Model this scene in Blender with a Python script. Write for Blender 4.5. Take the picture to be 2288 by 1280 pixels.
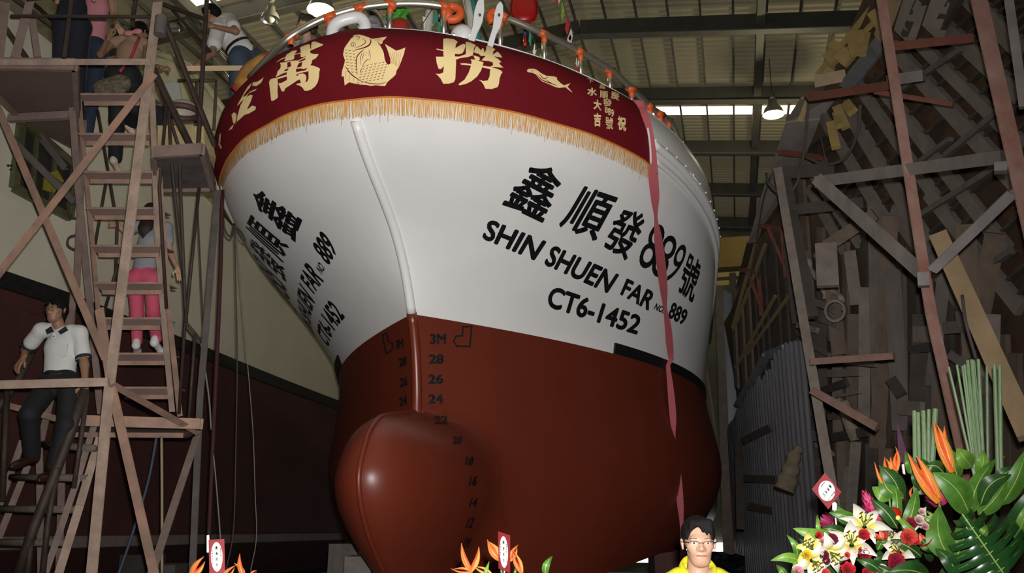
import bpy, bmesh, math, random
import numpy as np
from mathutils import Vector, Matrix
from mathutils.bvhtree import BVHTree
from mathutils.geometry import tessellate_polygon
random.seed(7)
for o in list(bpy.data.objects): bpy.data.objects.remove(o)
SC = bpy.context.scene
COL = SC.collection
R = math.radians
# ------------------------------------------------------------------ camera
PITCH, ROLL, FPX, PY0 = R(15.1749), R(-0.3106), 1971.7, 646.75
FW = np.array([0, math.cos(PITCH), math.sin(PITCH)])
_u0 = np.array([0, -math.sin(PITCH), math.cos(PITCH)]); _r0 = np.array([1., 0, 0])
UP = _u0*math.cos(ROLL)+_r0*math.sin(ROLL); RT = _r0*math.cos(ROLL)-_u0*math.sin(ROLL)
CAM = np.array([0, 0, 1.6])
cd = bpy.data.cameras.new('camera'); cam = bpy.data.objects.new('camera', cd); COL.objects.link(cam)
cd.sensor_width = 36; cd.lens = FPX/2288*36; cd.shift_y = (PY0-640)/2288; cd.clip_end = 300; cd.clip_start = .05
cam.matrix_world = Matrix(((RT[0], UP[0], -FW[0], 0), (RT[1], UP[1], -FW[1], 0), (RT[2], UP[2], -FW[2], 1.6), (0, 0, 0, 1)))
SC.camera = cam
SC.view_settings.view_transform = 'Standard'; SC.view_settings.look = 'None'
SC.view_settings.gamma = 1; SC.view_settings.use_curve_mapping = False
SC.view_settings.exposure = 0.0
SC.cycles.use_denoising = True
SC.cycles.max_bounces = 6
# ------------------------------------------------------------------ world and lights
W = bpy.data.worlds.new('hall_air'); SC.world = W; W.use_nodes = True
bg = W.node_tree.nodes['Background']; bg.inputs[0].default_value = (1.0, .95, .80, 1); bg.inputs[1].default_value = 3.0
def lamp(name, kind, loc, energy, color=(1, 1, 1), size=.1, aim=None, **kw):
    l = bpy.data.lights.new(name, kind); l.energy = energy; l.color = color
    if kind in ('POINT', 'SPOT'): l.shadow_soft_size = size
    o = bpy.data.objects.new(name, l); COL.objects.link(o); o.location = loc
    if aim is not None:
        o.rotation_euler = (Vector(aim)-Vector(loc)).to_track_quat('-Z', 'Y').to_euler()
    for k, v in kw.items(): setattr(l, k, v)
    return o
def ray(x, y): return FW+RT*((x-1144)/FPX)+UP*((PY0-y)/FPX)
def at(x, y, Y):
    d = ray(x, y); return CAM+d*(Y/d[1])
def atx(x, y, X):
    d = ray(x, y); return CAM+d*(X/d[0])
def atz(x, y, z):
    d = ray(x, y); return CAM+d*((z-1.6)/d[2])
# the photographer's flash, just above the lens
lamp('camera_flash', 'SPOT', (.05, -.02, 1.74), 2600, (1.0, .97, .95), .035, at(1030, 600, 9), spot_size=R(90), spot_blend=1.0)
# ------------------------------------------------------------------ helpers
OFF = {}
MATS = {}
def mat(name, col, rough=.6, metal=0, var=0, scale=6, bump=0, col2=None, emit=0, spec=.5, coord='Object', detail=6, bscale=None, stretch=None, trans=0, alpha=1, coat=0):
    if name in MATS: return MATS[name]
    m = bpy.data.materials.new(name); m.use_nodes = True; nt = m.node_tree; N = nt.nodes; L = nt.links
    b = N['Principled BSDF']
    c = (col[0], col[1], col[2], 1)
    b.inputs['Base Color'].default_value = c; b.inputs['Roughness'].default_value = rough; b.inputs['Metallic'].default_value = metal
    b.inputs['Specular IOR Level'].default_value = spec
    if coat: b.inputs['Coat Weight'].default_value = coat; b.inputs['Coat Roughness'].default_value = .15
    if trans: b.inputs['Transmission Weight'].default_value = trans
    if alpha < 1: b.inputs['Alpha'].default_value = alpha
    if emit:
        b.inputs['Emission Color'].default_value = c; b.inputs['Emission Strength'].default_value = emit
    if var or bump or col2:
        tc = N.new('ShaderNodeTexCoord'); src = tc.outputs[coord]
        if stretch:
            mp = N.new('ShaderNodeMapping'); mp.inputs['Scale'].default_value = stretch; L.new(src, mp.inputs[0]); src = mp.outputs[0]
        nz = N.new('ShaderNodeTexNoise'); nz.inputs['Scale'].default_value = scale; nz.inputs['Detail'].default_value = detail; nz.inputs['Roughness'].default_value = .65
        L.new(src, nz.inputs['Vector'])
        if var or col2:
            rp = N.new('ShaderNodeValToRGB'); L.new(nz.outputs['Fac'], rp.inputs[0])
            c2 = col2 or tuple(max(0, x*(1-var)) for x in col)
            rp.color_ramp.elements[0].position = .36; rp.color_ramp.elements[1].position = .64
            rp.color_ramp.elements[0].color = (c2[0], c2[1], c2[2], 1); rp.color_ramp.elements[1].color = c
            L.new(rp.outputs[0], b.inputs['Base Color'])
        if bump:
            n2 = nz
            if bscale:
                n2 = N.new('ShaderNodeTexNoise'); n2.inputs['Scale'].default_value = bscale; n2.inputs['Detail'].default_value = 4; L.new(src, n2.inputs['Vector'])
            bp = N.new('ShaderNodeBump'); bp.inputs['Strength'].default_value = bump; bp.inputs['Distance'].default_value = .02
            L.new(n2.outputs['Fac'], bp.inputs['Height']); L.new(bp.outputs[0], b.inputs['Normal'])
    MATS[name] = m
    return m
def tag(o, label=None, cat=None, group=None, kind=None):
    if label: o['label'] = label
    if cat: o['category'] = cat
    if group: o['group'] = group
    if kind: o['kind'] = kind
    return o
def thing(name, label, cat, loc=(0, 0, 0), group=None):
    o = bpy.data.objects.new(name, None); COL.objects.link(o); o.empty_display_size = .1
    o.location = loc; OFF[o.name] = np.array(loc, float)
    return tag(o, label, cat, group)
class MB:
    def __init__(s): s.v = []; s.f = []; s.m = []; s.n = 0; s.mi = 0
    def add(s, vs, fs, mi=None):
        vs = [tuple(float(c) for c in v) for v in vs]
        k = len(s.v); s.v += vs; s.f += [tuple(k+i for i in f) for f in fs]; s.m += [s.mi if mi is None else mi]*len(fs); return s
    def box(s, c, d, ax=None):
        ax = np.eye(3) if ax is None else np.array(ax); c = np.array(c, float); d = np.array(d)/2.
        vs = [c+ax[0]*d[0]*i+ax[1]*d[1]*j+ax[2]*d[2]*k for i in (-1, 1) for j in (-1, 1) for k in (-1, 1)]
        return s.add(vs, [(0, 1, 3, 2), (4, 6, 7, 5), (0, 4, 5, 1), (2, 3, 7, 6), (0, 2, 6, 4), (1, 5, 7, 3)])
    def bar(s, p, q, w, h=None, face=None, bev=0):      # square bar p-q; width w lies across 'face' normal, h along it
        h = w if h is None else h
        p = np.array(p, float); q = np.array(q, float); a = q-p; l = np.linalg.norm(a); a = a/l
        n = np.array(face if face is not None else (CAM-(p+q)/2), float); n = n-a*(n@a)
        if np.linalg.norm(n) < 1e-6: n = np.cross(a, (0, 0, 1.01))
        n /= np.linalg.norm(n); t = np.cross(a, n)
        return s.box((p+q)/2, (l, w, h), (a, t, n))
    def angle(s, p, q, w, th=.008, face=None, flip=1):   # L-section steel angle
        p = np.array(p, float); q = np.array(q, float); a = q-p; a /= np.linalg.norm(a)
        n = np.array(face if face is not None else (CAM-(p+q)/2), float); n = n-a*(n@a); n /= np.linalg.norm(n); t = np.cross(a, n)*flip; n, t = n*.80+t*.60, t*.80-n*.60; w = w*.82
        s.bar(p, q, w, th, n); s.bar(p+t*(w/2)-n*w/2, q+t*(w/2)-n*w/2, th, w, n); return s
    def tube(s, pts, r, seg=8, cap=True, closed=False):
        pts = [np.array(p, float) for p in pts]; n = len(pts); rr = r if hasattr(r, '__len__') else [r]*n
        T = []
        for i in range(n):
            a = pts[(i-1) % n] if closed else pts[max(i-1, 0)]; b = pts[(i+1) % n] if closed else pts[min(i+1, n-1)]
            d = b-a; T.append(d/(np.linalg.norm(d)+1e-12))
        u = np.cross(T[0], (0, 0, 1.)); 
        if np.linalg.norm(u) < .1: u = np.cross(T[0], (1., 0, 0))
        u /= np.linalg.norm(u); vs = []
        for i in range(n):
            u = u-T[i]*(u@T[i]); u /= np.linalg.norm(u); w = np.cross(T[i], u)
            for k in range(seg):
                a = 2*math.pi*k/seg; vs.append(pts[i]+(u*math.cos(a)+w*math.sin(a))*rr[i])
        fs = []
        for i in range(n if closed else n-1):
            j = (i+1) % n
            for k in range(seg): fs.append((i*seg+k, i*seg+(k+1) % seg, j*seg+(k+1) % seg, j*seg+k))
        if cap and not closed: fs += [tuple(range(seg))[::-1], tuple((n-1)*seg+k for k in range(seg))]
        return s.add(vs, fs)
    def grid(s, P, wrapu=False, wrapv=False, flip=False):  # P[i][j]
        P = np.asarray(P, float); n, m = P.shape[:2]; fs = []
        for i in range(n if wrapu else n-1):
            for j in range(m if wrapv else m-1):
                a = i*m+j; b = ((i+1) % n)*m+j; c = ((i+1) % n)*m+(j+1) % m; d = i*m+(j+1) % m
                fs.append((a, d, c, b) if flip else (a, b, c, d))
        return s.add(P.reshape(-1, 3), fs)
    def prism(s, poly, d):            # extrude a 3D polygon by vector d
        P = [np.array(p, float) for p in poly]; d = np.array(d, float); n = len(P)
        tri = tessellate_polygon([[Vector(p) for p in P]])
        fs = [tuple(t) for t in tri]+[tuple(n+i for i in t[::-1]) for t in tri]+[(i, (i+1) % n, n+(i+1) % n, n+i) for i in range(n)]
        return s.add(P+[p+d for p in P], fs)
    def ball(s, c, r, seg=10, rings=6, ax=None):
        c = np.array(c, float); r = np.array(r if hasattr(r, '__len__') else (r, r, r), float); ax = np.eye(3) if ax is None else np.array(ax)
        P = [[c+ax.T@(r*np.array((math.sin(a)*math.cos(b), math.sin(a)*math.sin(b), math.cos(a)))) for b in np.linspace(0, 2*math.pi, seg, endpoint=False)] for a in np.linspace(.02, math.pi-.02, rings)]
        return s.grid(P, wrapv=True)
    def build(s, name, m, parent=None, smooth=False, label=None, kind=None, fix=True):
        me = bpy.data.meshes.new(name); root = parent
        off = np.zeros(3)
        if parent is not None:
            off = OFF.get(parent.name, np.zeros(3))
        v = np.array(s.v, float).reshape(-1, 3)-off
        me.from_pydata(v.tolist(), [], s.f); ms = m if isinstance(m, (list, tuple)) else [m]
        for x in ms: me.materials.append(x)
        if len(ms) > 1: me.polygons.foreach_set('material_index', s.m)
        if fix:
            bm = bmesh.new(); bm.from_mesh(me); bmesh.ops.recalc_face_normals(bm, faces=bm.faces); bm.to_mesh(me); bm.free()
        if smooth is not False:
            me.polygons.foreach_set('use_smooth', [True]*len(me.polygons))
            if smooth is not True: me.set_sharp_from_angle(angle=R(smooth))
        me.update()
        o = bpy.data.objects.new(name, me); COL.objects.link(o)
        if parent is not None: o.parent = parent; OFF[o.name] = off
        return tag(o, label, None, None, kind)
def struct(name, mb, m, **k): return mb.build(name, m, None, kind='structure', **k)
def lerp(a, b, t): return np.array(a, float)*(1-t)+np.array(b, float)*t
def spline(pts, n):
    P = [np.array(p, float) for p in pts]; P = [2*P[0]-P[1]]+P+[2*P[-1]-P[-2]]; out = []
    for i in range(1, len(P)-2):
        for k in range(n):
            t = k/n; a, b, c, d = P[i-1:i+3]
            out.append(.5*((2*b)+(c-a)*t+(2*a-5*b+4*c-d)*t*t+(3*b-a-3*c+d)*t**3))
    out.append(P[-2]); return out
# ------------------------------------------------------------------ the hall: floor, walls, pitched roof on steel frames
PSIH = .2422
HA = np.array([math.sin(PSIH), math.cos(PSIH), 0.]); HC = np.array([math.cos(PSIH), -math.sin(PSIH), 0.]); RG = np.array([1.8075, 21.437, 15.25]); KP = math.tan(R(6))
def rp(lat, al, dz=0): return RG+HC*lat+HA*al+np.array([0, 0, -KP*abs(lat)+dz])
LX, A0, A1 = 15.0, -32.0, 16.6
def translucent(name, col, tau, dif):
    m = bpy.data.materials.new(name); m.use_nodes = True; nt = m.node_tree; N = nt.nodes; N.remove(N['Principled BSDF'])
    d = N.new('ShaderNodeBsdfDiffuse'); d.inputs[0].default_value = (*dif, 1); t = N.new('ShaderNodeBsdfTranslucent'); t.inputs[0].default_value = (*col, 1); x = N.new('ShaderNodeMixShader'); x.inputs[0].default_value = tau
    nt.links.new(d.outputs[0], x.inputs[1]); nt.links.new(t.outputs[0], x.inputs[2]); nt.links.new(x.outputs[0], N['Material Output'].inputs[0]); return m
M_sheet = translucent('roof_sheet', (1, .88, .55), .0105, (.36, .34, .27))
M_sky = translucent('skylight_sheet', (1, .96, .84), .8, (.7, .65, .5))
M_steel = mat('grey_steel_frame', (.07, .068, .062), .7, var=.25, scale=2)
M_steel2 = mat('pale_flange', (.17, .165, .155), .7, var=.25, scale=2)
mb = MB(); mb.box((0, 15, -.05), (50, 90, .1)); struct('floor', mb, mat('concrete_floor', (.10, .095, .09), .8, var=.3, scale=1.5, bump=.3))
# roof sheets, ribbed across the purlins; skylight strips let into them
strips = [(9.02-4.0+.02, 5.75, -14, 14), (-11.4, -10.7, -14, 14), (-3.0-.0, -2.6, -13, -8.2)]
strips = [(5.66, 6.28, -14, 14), (-5.0, -4.1, -9.45, -6.5), (-19, -18, -14, 14), (-26, -25, -14, 14), (13.2, 13.7, -14, 14)]
def ribs(a0, a1, l0, l1, dz=0):
    mb = MB(); n = max(1, int(round((a1-a0)/.25))); al = []; hz = []
    for k in range(n):
        a = a0+(a1-a0)*k/n; p = (a1-a0)/n; al += [a, a+p*.55, a+p*.65, a+p*.9]; hz += [0, 0, .045, .045]
    al.append(a1); hz.append(0)
    for s0, s1 in ((l0, min(0, l1)), (max(0, l0), l1)):
        if s1 > s0: mb.grid([[rp(s0, a, h+dz) for a, h in zip(al, hz)], [rp(s1, a, h+dz) for a, h in zip(al, hz)]])
    return mb
cuts = sorted(strips); a = A0; mb = MB()
for s in cuts:
    for m2 in (ribs(a, s[0], -LX, LX),): mb.add(m2.v, m2.f)
    for l0, l1 in ((-LX, s[2]), (s[3], LX)):
        if l1-l0 > .1: m2 = ribs(s[0], s[1], l0, l1); mb.add(m2.v, m2.f)
    a = s[1]
m2 = ribs(a, A1, -LX, LX); mb.add(m2.v, m2.f); struct('ceiling', mb, M_sheet, fix=False)
for k, s in enumerate(cuts): struct('window_%d' % (k+1), ribs(s[0], s[1], s[2], s[3], .01), M_sky, fix=False)
# steel frames (one rafter each side of the ridge), purlins and two long girders
k = 0
for al in np.arange(-32, 17, 4.0):
    for l0, l1 in ((-LX, 0), (0, LX)):
        mb = MB(); p, q = rp(l0, al, -.42), rp(l1, al, -.42); n = np.cross(q-p, HA); n /= np.linalg.norm(n)
        mb.bar(p, q, .03, .5, n); k += 1
        o = struct('trim_%d' % k, mb, M_steel); p, q = rp(l0, al, -.68), rp(l1, al, -.68); mb = MB(); mb.bar(p, q, .24, .03, n); mb.build('flange', M_steel2, o)
for lat in np.arange(-14.4, 14.5, .84):
    mb = MB(); p, q = rp(lat, A0, -.09), rp(lat, A1, -.09); mb.bar(p, q, .055, .13, (0, 0, 1)); k += 1; struct('trim_%d' % k, mb, M_steel2)
for lat in (-9, -4.6, 4.75, 9.4):
    mb = MB(); p, q = rp(lat, A0, -.36), rp(lat, A1, -.36); mb.bar(p, q, .2, .3, (0, 0, 1)); k += 1; struct('trim_%d' % k, mb, M_steel2)
def wall(name, c, d, m): mb = MB(); mb.box(c, d, (HC, HA, (0, 0, 1))); struct(name, mb, m)
M_wall = mat('dark_sheet_wall', (.16, .15, .12), .7, var=.3, scale=1)
zc = lambda p, z: np.array([p[0], p[1], z])
wall('wall_back', zc(RG+HA*A1, 7.4), (30.4, .2, 15.4), M_wall); wall('wall_front', zc(RG+HA*A0, 7.4), (30.4, .2, 15.4), M_wall)
wall('wall_left', zc(RG-HC*LX+HA*(-7.7), 6.9), (.2, 48.8, 14), mat('ochre_wall', (.22, .15, .05), .8, var=.3, scale=.5)); wall('wall_right', zc(RG+HC*LX+HA*(-7.7), 6.9), (.2, 48.8, 14), M_wall)
mb = MB(); al = np.arange(-15, 15, .15)
mb.grid([[zc(RG+HC*l+HA*(A1-.15-.04*(i % 2)), z) for i, l in enumerate(al)] for z in (0, 13.2)]); struct('wall_back_cladding', mb, M_wall)
# overhead crane
cr = thing('overhead_crane', 'yellow overhead crane girder crossing the far end of the hall', 'crane', RG+HA*8-np.array([0, 0, 4]))
M_yel = mat('crane_yellow', (.15, .092, .008), .6, var=.15, scale=1)
mb = MB(); c = RG+HA*8; z1 = at(1620, 550, 29)[2]; z0 = at(1620, 614, 29)[2]; mb.box(zc(c, (z0+z1)/2), (29.6, .6, z1-z0), (HC, HA, (0, 0, 1))); mb.build('main_girder', M_yel, cr)
for y0, y1 in ((622, 632), (640, 650)):
    mb = MB(); za, zb = at(1620, y0, 28.2)[2], at(1620, y1, 28.2)[2]; mb.box(zc(c-HA*.8, (za+zb)/2), (29.6, .25, za-zb), (HC, HA, (0, 0, 1))); mb.build('runway_rail', mat('pale_crane_yellow', (.28, .22, .08), .6), cr)
# hanging lamps
M_alu = mat('lamp_reflector', (.6, .6, .58), .3, metal=.8)
def pendant(px, py, z, lit, label, k=1.0):
    p = atz(px, py, z); t = thing('pendant_lamp', label, 'lamp', p)
    prof = [(r*k, h*k) for r, h in [(.06, .42), (.12, .40), (.14, .25), (.24, .12), (.30, -.06)]]
    mb = MB(); mb.grid([[p+np.array((r*math.cos(a), r*math.sin(a), h)) for a in np.linspace(0, 2*math.pi, 20, endpoint=False)] for r, h in prof], wrapv=True); mb.build('reflector', M_alu, t, smooth=True)
    mb = MB(); mb.tube([p+np.array((0, 0, h)) for h in (.4, .5, .62, .64)], [.05, .07, .07, .02], 10); mb.build('lamp_cap', M_steel2, t)
    mb = MB(); mb.tube([p+np.array((0, 0, .64)), np.array((p[0], p[1], RG[2]-KP*abs((p-RG)@HC)+.01))], .012, 6); mb.build('hook_rod', M_steel, t)
    mb = MB(); mb.ball(p+np.array((0, 0, .02)), (.16*k, .16*k, .2*k), 14, 10); mb.build('bulb', mat('lit_bulb', (1, .93, .55), emit=45) if lit else mat('unlit_bulb', (.35, .35, .35), .12), t, smooth=True)
    if lit: lamp('pendant_light', 'POINT', p+np.array((0, 0, -.28)), 260, (1, .86, .5), .2)
pendant(1728, 252, 13.0, True, 'lit lamp hanging before the skylight strip at upper right')
pendant(717, 18, 12.6, True, 'lit lamp glowing over the left part of the banner rail')
pendant(604, 40, 12.4, False, 'unlit lamp with a bright reflector beside the glowing one', .7)
# low gap of daylight under the roller door at the far end
mb = MB(); p0, p1 = atx(1250, 1200, 1)*0+RG+HA*(A1-.35)+HC*(-7.5), RG+HA*(A1-.35)+HC*5.0
mb.add([(p0[0], p0[1], .0), (p1[0], p1[1], .0), (p1[0], p1[1], 1.12), (p0[0], p0[1], 1.12)], [(0, 1, 2, 3)]); struct('door_1', mb, mat('daylight_gap', (.95, .95, 1), emit=2.2))
mb = MB(); c = RG+HA*(A1-1.2)+HC*(-1.2); mb.box((c[0], c[1], .17), (12.6, .5, .34), (HC, HA, (0, 0, 1))); tag(mb.build('daylight_mask', M_wall, None), 'low dark box added to hide the foot of the far daylight gap', 'timber')  # added box, masks the lower part of the glowing gap
# ------------------------------------------------------------------ hull form of the vessel in the middle
PSI = .2422
AX = np.array([math.sin(PSI), math.cos(PSI), 0.]); AC = np.array([math.cos(PSI), -math.sin(PSI), 0.]); ORG = np.array([-1.0712, 8.6925, .4431])
WK = np.array([1.9, 2.6, 3.3, 4.0, 4.6, 5.2, 6.0]); LV = np.array([0.2, 1.8, 3.3, 4.6, 6.2])
S_ = np.array([.4039, .3905, .1612, -.377, -1.3225, -1.8207, -.9425])
B_ = np.array([1.8373, 2.92, 2.7755, 3.0498, 3.0142]); L_ = np.array([5.0096, 5.4277, 5.4528, 4.8894, 5.0115]); b_ = np.array([1.25, 1.0, 1.0085, 1.8567, 1.4418])
def herm(w, X, V):
    d = np.gradient(V, X); w = np.clip(w, X[0], X[-1]); i = np.clip(np.searchsorted(X, w)-1, 0, len(X)-2); h = X[i+1]-X[i]; t = (w-X[i])/h
    return V[i]*(1+2*t)*(1-t)**2+V[i+1]*t*t*(3-2*t)+h*(d[i]*t*(1-t)**2+d[i+1]*t*t*(t-1))
def hull_uv(th, w):
    Sx = herm(w, WK, S_); B = herm(w, LV, B_); L = herm(w, LV, L_); b = np.clip(herm(w, LV, b_), 1, 3); s = np.sin(th)
    return Sx+L*(1-np.cos(th)), B*np.sign(s)*(np.abs(s)+1e-12)**(2/b)
def shipw(u, v, w):
    u, v, w = np.broadcast_arrays(u, v, w); return ORG+u[..., None]*AX+v[..., None]*AC+w[..., None]*np.array([0, 0, 1.])
w_wl = lambda u: 3.2951-.0274*np.minimum(u, 8)
w_kn = lambda u: 5.0196-.0294*u-.0091*np.minimum(u, 8)**2
w_bb = lambda u: 4.8157-.0091*u-.0071*u*u
w_top = lambda u: 5.4931-.0543*u-.0009*u*u
TH = np.concatenate([-np.pi/2+np.linspace(0, 1, 60)**1.0*np.pi/2, np.linspace(0, np.pi/2, 60)[1:]])
RUN = [1.5, 3.5, 6, 10, 15]
def lvl(frac, lo, hi):          # a line on the hull at fraction between two height laws, with a straight run aft
    w = np.full_like(TH, 3.); u = w*0
    for _ in range(6):
        u, v = hull_uv(TH, w); w = lo(u)*(1-frac)+hi(u)*frac
    u, v = hull_uv(TH, w)
    pre = []; post = []
    for r in RUN: 
        uu = u[0]+r; nr = 1-.02*min(r, 6); pre.insert(0, (uu, v[0]*nr, lo(uu)*(1-frac)+hi(uu)*frac)); uu = u[-1]+r; post.append((uu, v[-1]*nr, lo(uu)*(1-frac)+hi(uu)*frac))
    A = np.array(pre+list(zip(u, v, w))+post)
    return A
def hullgrid(fr, lo, hi): return np.array([lvl(f, lo, hi) for f in fr])
def U2W(A): return shipw(A[..., 0], A[..., 1], A[..., 2])
w_lo = lambda u: .25+.62*np.clip((u-.8)/3.2, 0, 1)**.8
M_white = mat('white_hull_paint', (.76, .755, .735), .38, var=.05, scale=1.3, spec=.4)
M_red = mat('red_antifouling', (.130, .021, .009), .40, var=.12, scale=1.2, spec=.5)
M_redgloss = mat('red_bulb_paint', (.15, .024, .010), .36, var=.10, scale=2.5, spec=.6)
M_black = mat('black_paint', (.006, .006, .007), .5)
vessel = thing('fishing_vessel', 'large white fishing vessel with red bottom and bulbous bow in the centre', 'ship', ORG)

wq = np.array([2.6, 2.42, 2.34, 2.29, 2.21, 2.14, 2.0, 1.84, 1.6, 1.34, 1.04, .765, .5, .3]); uq = np.array([.95, .75, .6, .3, -.226, -.558, -.775, -.885, -.973, -.892, -.637, -.289, .05, .4])
bq = np.array([.0, .03, .08, .16, .33, .43, .57, .65, .695, .68, .59, .46, .34, .25])
def smax(a, b, k=.3): h = np.clip(k-np.abs(a-b), 0, None)/k; return np.maximum(a, b)+h*h*k/4
def bulb_v(u, w):
    un = np.interp(-w, -wq, uq); b = np.interp(-w, -wq, bq); s = np.clip((u-un)/2.0, 0, 1)
    return np.where(u < un, -1, b*np.sqrt(np.clip(1-(1-s)**2, 0, 1)))-np.where(w > 2.6, 1, 0)
Abot = hullgrid(np.linspace(0, 1, 44), w_lo, w_wl)
_v = np.abs(Abot[..., 1]); _n = smax(_v, bulb_v(Abot[..., 0], Abot[..., 2])); _sg = np.sign(Abot[..., 1]+1e-9*(np.arange(Abot.shape[1])-Abot.shape[1]/2+.5)); Abot[..., 1] = _sg*np.where(_n > _v+1e-4, _n-.006, _v)
Gbot = U2W(Abot); Gtop = U2W(hullgrid(np.linspace(0, 1, 40), w_wl, w_top))
mb = MB(); mb.grid(Gbot)
keel = Gbot[0]; n = len(keel)
mb.grid(np.array([keel, (keel+keel[::-1])/2-np.array([0, 0, .03])]))
mb.build('hull_bottom', M_red, vessel, smooth=50)
mb = MB(); mb.grid(Gtop); mb.build('topside', M_white, vessel, smooth=50)
def bvh_of(*grids):
    v = []; f = []
    for G in grids:
        n, m = G.shape[:2]; k = len(v); v += [Vector(p) for p in G.reshape(-1, 3)]
        f += [(k+i*m+j, k+(i+1)*m+j, k+(i+1)*m+j+1, k+i*m+j+1) for i in range(n-1) for j in range(m-1)]
    return BVHTree.FromPolygons(v, f)
# inner bulwark, cap rail and fore deck
def inset(A, d):
    B = A.copy(); k = np.abs(B[..., 1]); B[..., 1] = np.sign(B[..., 1])*np.maximum(k-d, 0); c = len(TH)//2+len(RUN); B[..., 0] = B[..., 0]+d*1.2*np.exp(-(k/1.0)**2); return B
top = lvl(1, w_wl, w_top); inn = inset(top, .09); deck = inset(lvl(1, w_wl, lambda u: w_top(u)-1.0), .12)
mb = MB(); mb.grid(U2W(np.array([inn, deck]))); mb.build('bulwark_inside', M_white, vessel, smooth=50)
t1 = top.copy(); t1[..., 2] += .012; i1 = inn.copy(); i1[..., 2] += .012
mb = MB(); mb.grid(U2W(np.array([top, t1, i1, inn]))); mb.build('cap_rail', M_white, vessel, smooth=40)
h = len(deck)//2
mb = MB(); mb.grid(U2W(np.array([deck[:h+1], deck[::-1][:h+1]]))); mb.build('fore_deck', mat('deck_grey', (.25, .27, .25), .7), vessel)
# stem bar
ws = np.linspace(3.3, 4.70, 22); us, vs = hull_uv(0*ws, ws)
mb = MB(); mb.tube(shipw(us-.005, 0*us, ws), .05, 10); mb.build('stem_bar', M_white, vessel, smooth=True)
ws = np.linspace(2.0, 3.3, 16); us, vs = hull_uv(0*ws, ws)
mb = MB(); mb.tube(shipw(us-.005, 0*us, ws), .055, 10); mb.build('stem_bar', M_redgloss, vessel, smooth=True, label='red lower stem bar')
# bulbous bow
def smoothed(a, n):
    i = np.linspace(0, len(a)-1, n); return herm(i, np.arange(len(a)), a)
NW = 60; wq2, uq2, bq2 = smoothed(wq, NW), smoothed(uq, NW), smoothed(bq, NW)
tt = np.linspace(-np.pi/2, np.pi/2, 49)
def hull_v(u, w):      # half breadth at (u, w), negative ahead of the stem
    Sx = herm(w, WK, S_); L = herm(w, LV, L_); x = u-Sx; th = np.arccos(np.clip(1-x/L, 0, 1)); _, v = hull_uv(th, w+0*u)
    return np.where(x < 0, x*1.2, v)
GB = []
for w, u, b in zip(wq2, uq2, bq2):
    uu = u+2.0*(1-np.cos(tt)); vb = b*np.abs(np.sin(tt)); vv = smax(vb, hull_v(uu, w)); vv[len(tt)//2] = 0
    bad = hull_v(uu, w) > vb+.05; vv = np.where(bad, vv-.02, vv)
    GB.append(shipw(uu, np.sign(tt)*vv, w+0*tt))
GB = np.array(GB)
mb = MB(); mb.grid(GB); bulb = mb.build('bulbous_bow', M_red, vessel, smooth=True)
mb = MB(); mb.tube([shipw(np.array(u-.012), np.array(0.), np.array(w)) for w, u in zip(wq2[1:], uq2[1:])], .026, 8); mb.build('weld_seam', M_red, bulb, smooth=True)
BVH = bvh_of(Gbot, Gtop, GB)
def onhull(x, y, off=.008, bvh=None):
    d = Vector(ray(x, y)).normalized(); h, nr, i, dist = (bvh or BVH).ray_cast(Vector(CAM), d)
    if h is None: return None
    if nr.dot(d) > 0: nr = -nr
    return np.array(h+nr*off)
# black boot-topping from the shoulder aft
seg = lvl(0, w_wl, w_top); k0 = next(i for i in range(len(TH)//2+len(RUN), len(seg)) if seg[i, 0] > 2.35)
for sgn in (1, -1):
    lo_ = lvl(0, lambda u: w_wl(u)-.0, w_top); hi_ = lvl(0, lambda u: w_wl(u)+.115, w_top)
    if sgn < 0: lo_ = lo_[::-1]; hi_ = hi_[::-1]
    lo_ = lo_[k0:]; hi_ = hi_[k0:]; o = np.array([0, sgn*.02, 0])
    mb = MB(); mb.grid(U2W(np.array([lo_, lo_+o, hi_+o, hi_]))); mb.grid(U2W(np.array([[lo_[0], lo_[0]+o], [hi_[0], hi_[0]+o]])))
    mb.build('boot_stripe', M_black, vessel, smooth=30)
# ------------------------------------------------------------------ lettering: glyph outlines laid on surfaces
GL = {}
def glyphs(text, bold=0, cw=1.0):
    """triangles of the text, normalised to the unit box of its bounds"""
    key = (text, bold)
    if key in GL: return GL[key]
    c = bpy.data.curves.new('g', 'FONT'); c.body = text; c.size = 1; c.resolution_u = 4
    o = bpy.data.objects.new('g', c); COL.objects.link(o); dg = bpy.context.evaluated_depsgraph_get()
    me = bpy.data.meshes.new_from_object(o.evaluated_get(dg)); me.calc_loop_triangles()
    v = np.array([x.co[:2] for x in me.vertices]); t = [tuple(l.vertices) for l in me.loop_triangles]
    bpy.data.objects.remove(o); bpy.data.curves.remove(c); bpy.data.meshes.remove(me)
    V = []; T = []
    offs = [(0, 0)] if not bold else [(bold*math.cos(a), bold*math.sin(a)) for a in np.linspace(0, 2*math.pi, 8, endpoint=False)]+[(0, 0)]
    for dx, dy in offs:
        k = len(V)*0+sum(len(a) for a in V); V.append(v+np.array((dx, dy))); T += [(a+k, b+k, c_+k) for a, b, c_ in t]
    V = np.concatenate(V); V = (V-V.min(0))/(V.max(0)-V.min(0))
    GL[key] = (V, T); return GL[key]
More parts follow.
